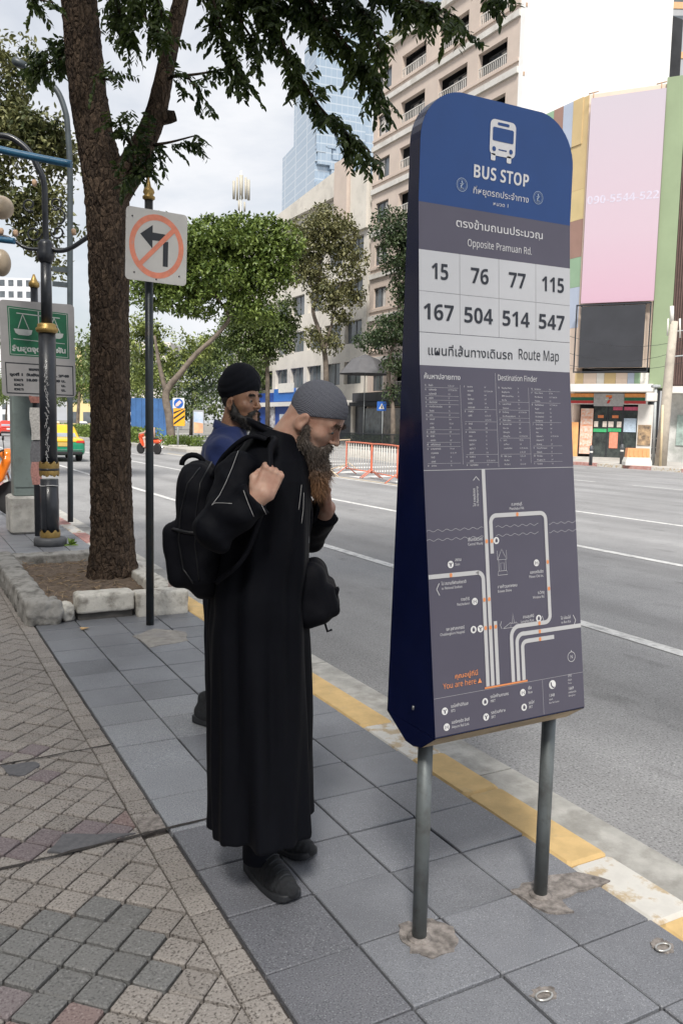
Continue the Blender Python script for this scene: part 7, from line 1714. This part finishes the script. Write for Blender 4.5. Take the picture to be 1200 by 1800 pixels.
shop = thing('shophouse', 'shophouse clad in coloured stripes with convenience store on the ground floor', 'building', tuple(P0)); ZT = 19.4
slabf('front_wall', 0, LW, 5.0, ZT, pm('p'), shop, -3.0, -.02)
slabf('side_body', -.01, LW, 0, 5.0, dark_in, shop, -3.0, -.4)
# left return wall, parallel to the street, with stripes
zs_ = [5.0, 7.2, 9.4, 11.0, 13.0, 14.6, ZT]; code = 'plgbygb'
for k in range(6):
    for q, (ya_, yb3) in enumerate(((P0.y + .02, P0.y + 1.1), (P0.y + 1.1, P0.y + 3.0), (P0.y + 3.0, P0.y + 8.4))):
        par(MB().b2((33.0 + (.004 * q), ya_, zs_[k]), (33.5, yb3 - .01, zs_[k + 1] - .01)).build('colour_panel', pm('plgbyt'[k] if q == 0 else 'ygbylb'[(k + q) % 6])), shop)
for q, c in enumerate('tlbgt'): par(MB().b2((32.95, P0.y + .4 + q * .75, 17.0), (33.0, P0.y + 1.13 + q * .75, ZT + .01)).build('colour_panel', pm(c)), shop)
par(MB().b2((33.02, P0.y + .01, 0), (33.5, P0.y + 8.4, 5.0)).build('lower_wall', pm('p')), shop)
# stripe band just above the awning, and right-hand green flank
x0 = 0
for c, w in zip('tpwtplgw', (.45, .7, .4, .6, .6, .35, .3, .5)): slabf('colour_panel', x0, x0 + w - .01, sz(1060, 676)[1], sz(1060, 656)[1], pm(c), shop, -.02, .05); x0 += w
slabf('green_flank', LW + .02, LW + .95, 3.9, ZT + .2, M('flank_green', (.27, .34, .21), .8, .05, .5, coord='World'), shop, -3.0, .25)
# banner
bs0, bs1 = sz(1029, 400)[0], sz(1157, 400)[0]; bz0, bz1 = sz(1085, 533)[1], sz(1100, 170)[1]
def banner_mat():
    m, nt, b = new_mat('banner_print'); L = nt.links.new; tc = ND(nt, 'ShaderNodeTexCoord'); sp = ND(nt, 'ShaderNodeSeparateXYZ'); L(tc.outputs['Generated'], sp.inputs[0])
    r = ND(nt, 'ShaderNodeValToRGB'); e = r.color_ramp.elements; e[0].position = 0; e[0].color = (.55, .36, .45, 1); e[1].position = 1; e[1].color = (.49, .44, .50, 1); q = e.new(.35); q.color = (.54, .42, .49, 1); L(sp.outputs['Z'], r.inputs['Fac']); L(r.outputs['Color'], b.inputs['Base Color']); b.inputs['Roughness'].default_value = .7; return m
bn = thing('banner', 'tall pale pink banner with a faint telephone number on the shophouse', 'banner', tuple(FP(0, 0, .4))); bo = slabf('banner_sheet', bs0, bs1, bz0, bz1, banner_mat(), bn, .40, .44)
V, F = text_mesh(sans('090-5544-522', True), 1.0); zt2 = sz(1090, 358)[1]; wT = (bs1 - bs0) * .97; V[:, :2] *= wT / V[:, 0].max()
o = np_mesh2('telephone_number', [FP(bs0 + .05 + v[0], zt2 + v[1], .445) for v in V], F, M('banner_text', (.56, .52, .62), .7)); o['kind'] = 'stuff'; par(o, bn)
for s in (bs0 + .1, bs1 - .25): par(MB().tube([FP(s, bz1 - .2, .35), FP(s, bz1 + .35, .35)], .03, 6).build('hook_post', M('rusty', (.45, .30, .2), .8)), bn); par(MB().tube([FP(s - .25, bz1 + .28, .35), FP(s + .25, bz1 + .34, .35)], .03, 6).build('hook_arm', M('rusty', (.45, .30, .2), .8)), bn)
# LED screen in its frame
ls = thing('led_screen', 'dark switched-off advertising screen in a black steel frame below the banner', 'screen', tuple(FP(0, 0, .6))); ss0, ss1 = sz(1021, 600)[0], sz(1132, 600)[0]; s_z0, s_z1 = sz(1075, 647)[1], sz(1075, 540)[1]
slabf('screen', ss0, ss1, s_z0, s_z1, M('screen_dark', (.045, .047, .055), .35, .1, 1, coord='World'), ls, .42, .60)
for a, b2, c, d in ((ss0 - .28, ss0 - .22, s_z0 - .25, s_z1 + .1), (ss1 + .22, ss1 + .28, s_z0 - .25, s_z1 + .1), (ss0 - .28, ss1 + .28, s_z1 + .05, s_z1 + .12), (ss0 - .28, ss1 + .28, s_z0 - .27, s_z0 - .20)): slabf('frame_bar', a, b2, c, d, s_blk, ls, .45, .55)
for k in range(4): s = ss0 + (ss1 - ss0) * k / 3; slabf('frame_strut', s - .03, s + .03, s_z1 + .001, s_z1 + .06, s_blk, ls, .45, .52)
# convenience store
st_ = thing('convenience_store', 'convenience store front with orange, green and red stripe fascia under white awning', 'shop', tuple(FP(0, 0, 0))); SZ = lambda px, py: sz(px, py)
slabf('awning', -.3, LW + .3, SZ(1080, 690)[1], SZ(1080, 677)[1], mat('awning_white', (.74, .72, .68), .8, .05, 2, coord='World'), st_, -.02, 1.3)
fz0, fz1 = SZ(1080, 711)[1], SZ(1080, 692)[1]; slabf('fascia', -.2, LW, fz0, fz1, M('store_white', (.70, .69, .67), .6), st_, -.02, .10)
for c, a, b2 in (((.80, .33, .10), .66, 1.0), ((.02, .16, .09), .36, .64), ((.50, .05, .05), .08, .34)):
    for s0, s1 in ((-.2, SZ(1043, 700)[0]), (SZ(1097, 700)[0], SZ(1135, 700)[0])): slabf('fascia_stripe', s0, s1, fz0 + (fz1 - fz0) * a, fz0 + (fz1 - fz0) * b2, M('stripe_%d' % int(c[0] * 100), c, .5), st_, .10, .13)
slabf('logo_panel', SZ(1044, 700)[0], SZ(1096, 700)[0], fz0 - .1, fz1, M('logo_grey', (.42, .42, .43), .5), st_, .10, .16)
ls0 = SZ(1070, 700)[0]; lz = (fz0 + fz1) / 2
def lg(pts, c, name): par(MB().add([FP(ls0 + a, lz + b2, .165) for a, b2 in pts], [tuple(range(len(pts)))]).build(name, M(name + '_m', c, .5)), st_)
lg([(-.16, .20), (.16, .20), (.16, .10), (-.16, .10)], (.80, .25, .05), 'logo_numeral_top'); lg([(.02, .10), (.16, .10), (.02, -.24), (-.10, -.24)], (.62, .05, .04), 'logo_numeral_leg'); lg([(-.17, .02), (.19, .02), (.19, -.06), (-.17, -.06)], (.80, .80, .78), 'logo_word_band')
V, F = text_mesh(sans('7-ELEVEN', True), .085); V[:, 0] *= .33 / V[:, 0].max(); o = np_mesh2('logo_word', [FP(ls0 - .155 + v[0], lz - .05 + v[1], .168) for v in V], F, M('logo_green', (.02, .20, .08), .5)); o['kind'] = 'stuff'; par(o, st_)
slabf('shop_glazing', SZ(1042, 750)[0], SZ(1118, 750)[0], .12, fz0 - .1, M('store_glass', (.028, .034, .035), .12, .9, 3.5, coord='World', spec=.7, col2=(.07, .085, .08)), st_, -.3, -.05)
slabf('poster_column', SZ(1019, 750)[0], SZ(1041, 750)[0], .3, SZ(1030, 718)[1], M('store_posters', (.74, .62, .55), .6, .3, 3, coord='World', col2=(.72, .30, .16)), st_, -.05, .02)
for py in (722, 736, 749, 761, 774): slabf('poster', SZ(1020, 750)[0], SZ(1040.5, 750)[0], SZ(1030, py + 10)[1], SZ(1030, py)[1], M('poster_pale', (.74, .66, .60), .6, .25, 9, coord='World', col2=(.75, .36, .22)), st_, .02, .035)
slabf('orange_pillar', SZ(1002, 750)[0], SZ(1016, 750)[0], .1, SZ(1010, 742)[1], M('pillar_orange', (.80, .40, .16), .6, .1, 2, coord='World'), st_, -.05, .05)
for a, b2, c, d, col_ in ((1042, 1067, 754, 760, (.05, .38, .15)), (1067, 1091, 753, 759, (.05, .38, .15)), (1071, 1086, 760, 788, (.72, .26, .17)), (1075, 1120, 715, 721, (.55, .10, .18)), (1043, 1050, 741, 751, (.70, .62, .55)), (1058, 1066, 741, 751, (.70, .62, .55)), (1068, 1077, 741, 751, (.70, .62, .55)), (1083, 1091, 741, 751, (.70, .62, .55)), (1049, 1059, 730, 735, (.70, .22, .08)), (1074, 1085, 730, 735, (.70, .22, .08)), (1095, 1117, 735, 759, (.45, .55, .66))):
    slabf('window_poster', SZ(a, 750)[0], SZ(b2, 750)[0], SZ(1080, d)[1], SZ(1080, c)[1], M('wp_%d_%d' % (a, c), col_, .6, .15, 8, coord='World'), st_, -.04, -.01)
slabf('door_mullion', SZ(1066.5, 750)[0] - .03, SZ(1066.5, 750)[0] + .03, .12, fz0 - .1, s_blk, st_, -.045, .0); slabf('door_mullion', SZ(1093, 750)[0] - .04, SZ(1093, 750)[0] + .04, .12, fz0 - .1, s_blk, st_, -.045, .0)
slabf('step', -.3, LW + .2, 0, .14, MATS['far_pave'], st_, -.3, .9)
slabf('menu_pier', SZ(1119, 750)[0], SZ(1146, 750)[0], .1, fz0, M('pier_white', (.66, .64, .61), .7, .1, 2, coord='World'), st_, -.1, .1)
slabf('menu_board', SZ(1121, 750)[0], SZ(1144, 750)[0], SZ(1130, 783)[1], SZ(1130, 747)[1], M('menu_brown', (.55, .38, .22), .6, .6, 4, coord='World', col2=(.12, .09, .07)), st_, .10, .14)
# brown louvred building on the right
br = thing('louvred_building', 'building with dark brown vertical louvres at the right edge', 'building', tuple(FP(LW + 1.2, 0, 0))); bw = M('louvre_brown', (.125, .075, .065), .7, .15, 3, coord='World')
slabf('upper_wall', LW + .97, LW + 9, 3.95, 20.4, M('louvre_back', (.085, .055, .05), .8), br, -3, .05); lv = MB()
for k in range(70): s = LW + 1.0 + k * .115; c = FP(s, 0, .10); lv.box(c + up3 * 12.1, (.05, .05, 16.0), rotz(math.atan2(-.8, .6)))
par(lv.build('louvres', bw), br)['kind'] = 'stuff'
for k, (s, z) in enumerate(((LW + 2.2, 5.3), (LW + 2.2, 8.6), (LW + 2.6, 12), (LW + 4.6, 6.2), (LW + 4.9, 10))): slabf('window', s, s + 1.3, z, z + 1.7, glassm, br, .16, .19); slabf('window_rail', s - .05, s + 1.35, z - .1, z - .001, wht_b, br, .16, .24)
slabf('canopy', LW + .9, LW + 9, 3.6, 3.94, mat('awning_white', (.74, .72, .68), .8, .05, 2, coord='World'), br, -.5, 1.2); slabf('ground_floor', LW + .97, LW + 9, 0, 3.59, M('shop_pale', (.60, .60, .58), .6, .2, 1.0, coord='World', dirt=(.28, .30, .28), dscale=.9), br, -3, -.1)
for k in range(5): slabf('shop_window', LW + 1.5 + k * 1.5, LW + 2.7 + k * 1.5, .9, 2.5, M('shop_green_glass', (.36, .45, .42), .2, .3, 2, coord='World'), br, -.09, -.04)
# ---- right-hand street furniture
pbz = atX(1160, 815, 31.0); up2 = thing('utility_pole', 'leaning concrete utility pole with antennas at the right edge', 'utility pole', (pbz.x, pbz.y, .03)); DU = pbz.x * _sy + pbz.y * _cy; s3 = DU / FPX
par(MB().tube([Vector((pbz.x, pbz.y, .02)), atD(1168, 730, DU), atD(1176, 640, DU), atD(1184, 565, DU)], [10.5 * s3, 9 * s3, 7.6 * s3, 6.4 * s3], 12).build('pole', mat('pole_concrete', (.50, .45, .38), .9, .1, 2, coord='World', dirt=(.38, .34, .29), dscale=3)), up2)
for a, b2, w in ((1180, 1180, 3.4), (1173.5, 1172, 1.4), (1194, 1194, 1.6)): par(MB().tube([atD(a, {1180: 538, 1173.5: 560, 1194: 560}[a], DU), atD(b2, {1180: 568, 1172: 590, 1194: 594}[b2], DU)], w * s3, 8).build('antenna', wht_b), up2)
for y_, r_ in ((627, 1.2), (583, 1.0)): par(MB().tube([atD(1180, y_, DU), atD(1200, y_ - 2, DU)], r_ * s3, 6).build('cross_arm', gpm), up2)
cm = thing('camera_post', 'slim grey post with white box before the convenience store', 'post', (31.0, atX(1148, 815, 31.0).y, .03)); q1 = atX(1147, 815, 31.0); DC = q1.x * _sy + q1.y * _cy; s4 = DC / FPX
par(MB().tube([Vector((q1.x, q1.y, .02)), atD(1152, 676, DC)], 2.4 * s4, 10).build('post', gpm), cm); cc = atD(1144, 698, DC); par(MB().box(cc, (19 * s4, .2, 15 * s4), rotz(-YAW), .03).build('white_box', wht_b), cm); par(MB().box(atD(1152, 679, DC), (14 * s4, .3, 5 * s4), rotz(-YAW), .03).build('camera_head', gpm), cm)
yp = thing('yellow_post', 'thin cream post beside the utility pole', 'post', (31.2, atX(1160, 815, 31.2).y, .03)); q2 = atD(1160, 815, DU - .5); q2.z = .03; yp.location = q2
par(MB().tube([Vector((q2.x, q2.y, .0)), atD(1164, 712, DU - .5)], 2.0 * s3, 8).build('post', M('post_cream', (.66, .55, .36), .7, .1, 2, coord='World')), yp)
wb = thing('water_barrier', 'orange and white plastic road barrier on the far kerb', 'barrier', tuple(gnd(1118, 818, .035))); DW = wb.location.x * _sy + wb.location.y * _cy; s5 = DW / FPX; wc_ = Vector(wb.location)
rr_ = rotz(-YAW); par(MB().prism([(-23 * s5, 0), (23 * s5, 0), (23 * s5, 6 * s5), (20 * s5, 14 * s5), (-20 * s5, 14 * s5), (-23 * s5, 6 * s5)], -.25, .25, lambda a, b2, c: wc_ + rr_ @ Vector((a, c, 0)) + up3 * b2).build('white_base', wht_b), wb)
par(MB().prism([(-20 * s5, 14 * s5), (20 * s5, 14 * s5), (19 * s5, 30 * s5), (-19 * s5, 30 * s5)], -.16, .16, lambda a, b2, c: wc_ + rr_ @ Vector((a, c, 0)) + up3 * b2).build('orange_top', M('barrier_orange', (.85, .36, .16), .5, .06, 4, coord='World')), wb)
for k in range(5): par(MB().prism([((-16 + 7.5 * k) * s5, 16 * s5), ((-13 + 7.5 * k) * s5, 16 * s5), ((-13 + 7.5 * k) * s5, 27 * s5), ((-16 + 7.5 * k) * s5, 27 * s5)], -.19, -.15, lambda a, b2, c: wc_ + rr_ @ Vector((a, c, 0)) + up3 * b2).build('rib', M('barrier_orange', (.85, .36, .16), .5), ), wb)
for (x_, y_), w in zip(((1037, 818), (1091, 816)), ('left', 'right')):
    g = gnd(x_, y_, .03); s6 = (g.x * _sy + g.y * _cy) / FPX; bo = thing('bollard', 'dark grey bollard before the store door, %s one of two' % w, 'bollard', tuple(g), 0, 'bollards before the store')
    par(MB().lathe([(2.9 * s6, 0), (2.9 * s6, 26 * s6), (3.5 * s6, 27 * s6), (3.5 * s6, 30 * s6), (2.7 * s6, 31 * s6), (2.9 * s6, 34 * s6), (.5 * s6, 35.5 * s6)], 14, g).build('bollard_body', M('bollard_grey', (.09, .095, .105), .5, .1, 3, coord='World')), bo); par(MB().lathe([(3.0 * s6, 22 * s6), (3.05 * s6, 22.2 * s6), (3.05 * s6, 24.8 * s6), (3.0 * s6, 25 * s6)], 14, g).build('reflective_band', wht_b), bo)
hr = thing('handrail', 'white tubular handrail before the convenience store', 'handrail', tuple(gnd(1104, 806, .03))); DH = hr.location.x * _sy + hr.location.y * _cy
par(MB().tube(spline([atD(1101, 800, DH), atD(1101, 776, DH), atD(1105, 770, DH), atD(1160, 771, DH), atD(1200, 773, DH)], 4), 1.3 * DH / FPX, 8).build('rail', wht_b), hr); par(MB().tube([atD(1105, 786, DH), atD(1200, 788, DH)], 1.0 * DH / FPX, 8).build('lower_rail', wht_b), hr)
cw = thing('overhead_cables', 'thin sagging overhead cables strung past the dark screen', 'cables', (31.0, 26.0, 0))
for k, (ya_, yb_c, sag) in enumerate(((588, 560, 34), (600, 590, 40), (628, 622, 26))):
    pts = [(1230 - 300 * t, ya_ + (yb_c - ya_) * t + 4 * sag * t * (1 - t)) for t in np.linspace(0, 1, 13)]; par(MB().tube([atD(x, y, DU + .2 + 6 * i / 12) for i, (x, y) in enumerate(pts)], .010, 5).build('cable', blk), cw)
# ---- skyscraper with pixel notches
D9 = 430.0; tw9 = thing('skyscraper', 'pale blue glass skyscraper with pixelated notches behind the trees', 'skyscraper', (atD(560, 700, D9).x, atD(560, 700, D9).y, 0)); s9 = D9 / FPX
def glass_tower(name, base, line):
    m, nt, b = new_mat(name); L = nt.links.new; g = ND(nt, 'ShaderNodeNewGeometry'); sp = ND(nt, 'ShaderNodeSeparateXYZ'); L(g.outputs['Position'], sp.inputs[0]); out = None
    for ax, per in (('Z', 4.2), ('X', 3.0)):
        mo = ND(nt, 'ShaderNodeMath', operation='PINGPONG'); mo.inputs[1].default_value = per / 2; L(sp.outputs[ax], mo.inputs[0]); lt = ND(nt, 'ShaderNodeMath', operation='LESS_THAN'); lt.inputs[1].default_value = .32 if ax == 'Z' else .12; L(mo.outputs[0], lt.inputs[0])
        if out is None: out = lt.outputs[0]
        else: mx = ND(nt, 'ShaderNodeMath', operation='MAXIMUM'); L(out, mx.inputs[0]); L(lt.outputs[0], mx.inputs[1]); out = mx.outputs[0]
    mi = ND(nt, 'ShaderNodeMix', data_type='RGBA'); mi.inputs['A'].default_value = (*base, 1); mi.inputs['B'].default_value = (*line, 1); L(out, mi.inputs['Factor']); L(mi.outputs['Result'], b.inputs['Base Color']); b.inputs['Roughness'].default_value = .12; b.inputs['Metallic'].default_value = .35; return m
gt = glass_tower('tower_glass', (.38, .47, .57), (.53, .60, .67)); c9 = atD(546, 700, D9); ang = -YAW + R_(20); r9 = rotz(ang)
ux, uy_ = r9 @ Vector((1, 0, 0)), r9 @ Vector((0, 1, 0))
def tbox(a0, a1, d0, d1, z0, z1, name='tower_block'):    # a along the right face, d along the left face (away)
    P = [c9 + ux * a + uy_ * d for a, d in ((a0, d0), (a1, d0), (a1, d1), (a0, d1))]; V = [(p.x, p.y, z0) for p in P] + [(p.x, p.y, z1) for p in P]
    return par(MB().add(V, [(0, 3, 2, 1), (4, 5, 6, 7), (0, 1, 5, 4), (1, 2, 6, 5), (2, 3, 7, 6), (3, 0, 4, 7)]).build(name, gt), tw9)
zpx = lambda y_: atD(546, y_, D9).z
W9 = 98 * s9 / math.cos(R_(20)); DP = 62.0
tbox(0, W9, 0, DP, 0, zpx(330)); tbox(0, W9, 0, DP * .98, zpx(330) + .01, zpx(215)); tbox(0, W9 * .98, .4, DP * .62, zpx(215) + .01, zpx(85)); tbox(W9 * .1, W9 * .9, 4, DP * .5, zpx(85) + .01, zpx(40))
rg = random.Random(12)
for k in range(46):
    a = rg.uniform(.15, 1.0) * W9; z = zpx(rg.uniform(225, 345)); w = rg.uniform(3, 9); h_ = rg.choice((4.2, 8.4)); tbox(max(0, a - w), min(W9 + 1.5, a), -rg.uniform(.8, 3.2), .01, z, z + h_, 'pixel_block')
# ---- cell mast on a roof, distant blocks, grey tower
D10 = 120.0; cmast = thing('cell_mast', 'white cell mast with panel antennas above the treetops', 'mast', (atD(424, 700, D10).x, atD(424, 700, D10).y, 0)); s10 = D10 / FPX
par(MB().tube([Vector((cmast.location.x, cmast.location.y, 0)), atD(424, 300, D10)], 1.6 * s10, 8).build('mast_pole', wht_b), cmast)
for k in range(3): par(MB().tube([Vector((cmast.location.x, cmast.location.y, atD(424, 420, D10).z)) + Vector((math.cos(k * 2.1) * 5 * s10, math.sin(k * 2.1) * 5 * s10, 0)), atD(424, 345, D10) + Vector((math.cos(k * 2.1) * 4 * s10, math.sin(k * 2.1) * 4 * s10, 0))], .6 * s10, 6).build('stay', gpm), cmast)
for dx, y0, y1, w in ((-13, 318, 350, 2.2), (-7, 312, 352, 2.0), (0, 308, 350, 3.2), (8, 312, 350, 2.0), (13, 316, 352, 2.4), (-4, 352, 370, 1.6), (6, 355, 372, 1.6)): par(MB().tube([atD(424 + dx, y0, D10), atD(424 + dx, y1, D10)], w * s10, 6).build('antenna', M('antenna_cream', (.46, .43, .36), .6)), cmast)
def block(label, px0, px1, ptop, D, colr, floors=0, dep=14):
    a, b2 = atD(px0, 700, D), atD(px1, 700, D); z1 = atD((px0 + px1) / 2, ptop, D).z; t = thing('distant_building', label, 'building', (a.x, a.y, 0)); F_ = Vector((_sy, _cy, 0)) * dep
    wl = mat('wall_' + label[:12], colr, .9, .06, .3, coord='World', dirt=tuple(c * .8 for c in colr), dscale=.3, dpos=(.5, .9))
    V = [a, b2, b2 + F_, a + F_]; V = [(p.x, p.y, 0) for p in V] + [(p.x, p.y, z1) for p in V]; par(MB().add(V, [(0, 1, 5, 4), (1, 2, 6, 5), (2, 3, 7, 6), (3, 0, 4, 7), (4, 5, 6, 7)]).build('wall', wl), t)
    e = (b2 - a); L = e.length; e.normalize(); nn = -F_.normalized(); nz = max(1, int(z1 / 3.4)); nx = max(2, int(L / 2.6))
    for i in range(nx):
        for j in range(nz):
            c = a + e * L * (i + .5) / nx; c.z = (j + .55) * z1 / nz; w_, h_ = L / nx * .30, z1 / nz * .28
            V = [c + e * sx * w_ + Vector((0, 0, sz_ * h_)) + nn * o for o in (.04, -.05) for sx, sz_ in ((-1, -1), (1, -1), (1, 1), (-1, 1))]
            if (i + j) % 1 == 0 and nx * nz < 130: par(MB().add(V, [(0, 1, 2, 3), (4, 7, 6, 5), (0, 4, 5, 1), (1, 5, 6, 2), (2, 6, 7, 3), (3, 7, 4, 0)]).build('window', glassm), t)
    return t
block('yellow-fronted building glimpsed between green sign and tree trunk', 118, 165, 610, 150, (.72, .58, .30)); block('white tower block behind the trees at the left edge', -60, 62, 488, 260, (.74, .75, .78)); block('pale building far down the road behind the median trees', 165, 300, 600, 190, (.66, .62, .58))
gtw = block('grey office tower with orange bands at the top right corner', 1132, 1262, -160, 125, (.40, .41, .43))
for k in range(14):
    a, b2 = atD(1132, 700, 124.9), atD(1262, 700, 124.9); z = 8 + k * 6.8; par(MB().add([(a.x, a.y, z), (b2.x, b2.y, z), (b2.x, b2.y, z + .9), (a.x, a.y, z + .9), (a.x + .1, a.y + .3, z), (b2.x + .1, b2.y + .3, z), (b2.x + .1, b2.y + .3, z + .9), (a.x + .1, a.y + .3, z + .9)], [(0, 1, 2, 3), (4, 7, 6, 5), (0, 4, 5, 1), (3, 2, 6, 7), (0, 3, 7, 4), (1, 5, 6, 2)]).build('orange_band', M('band_orange', (.66, .40, .22), .8)), gtw)
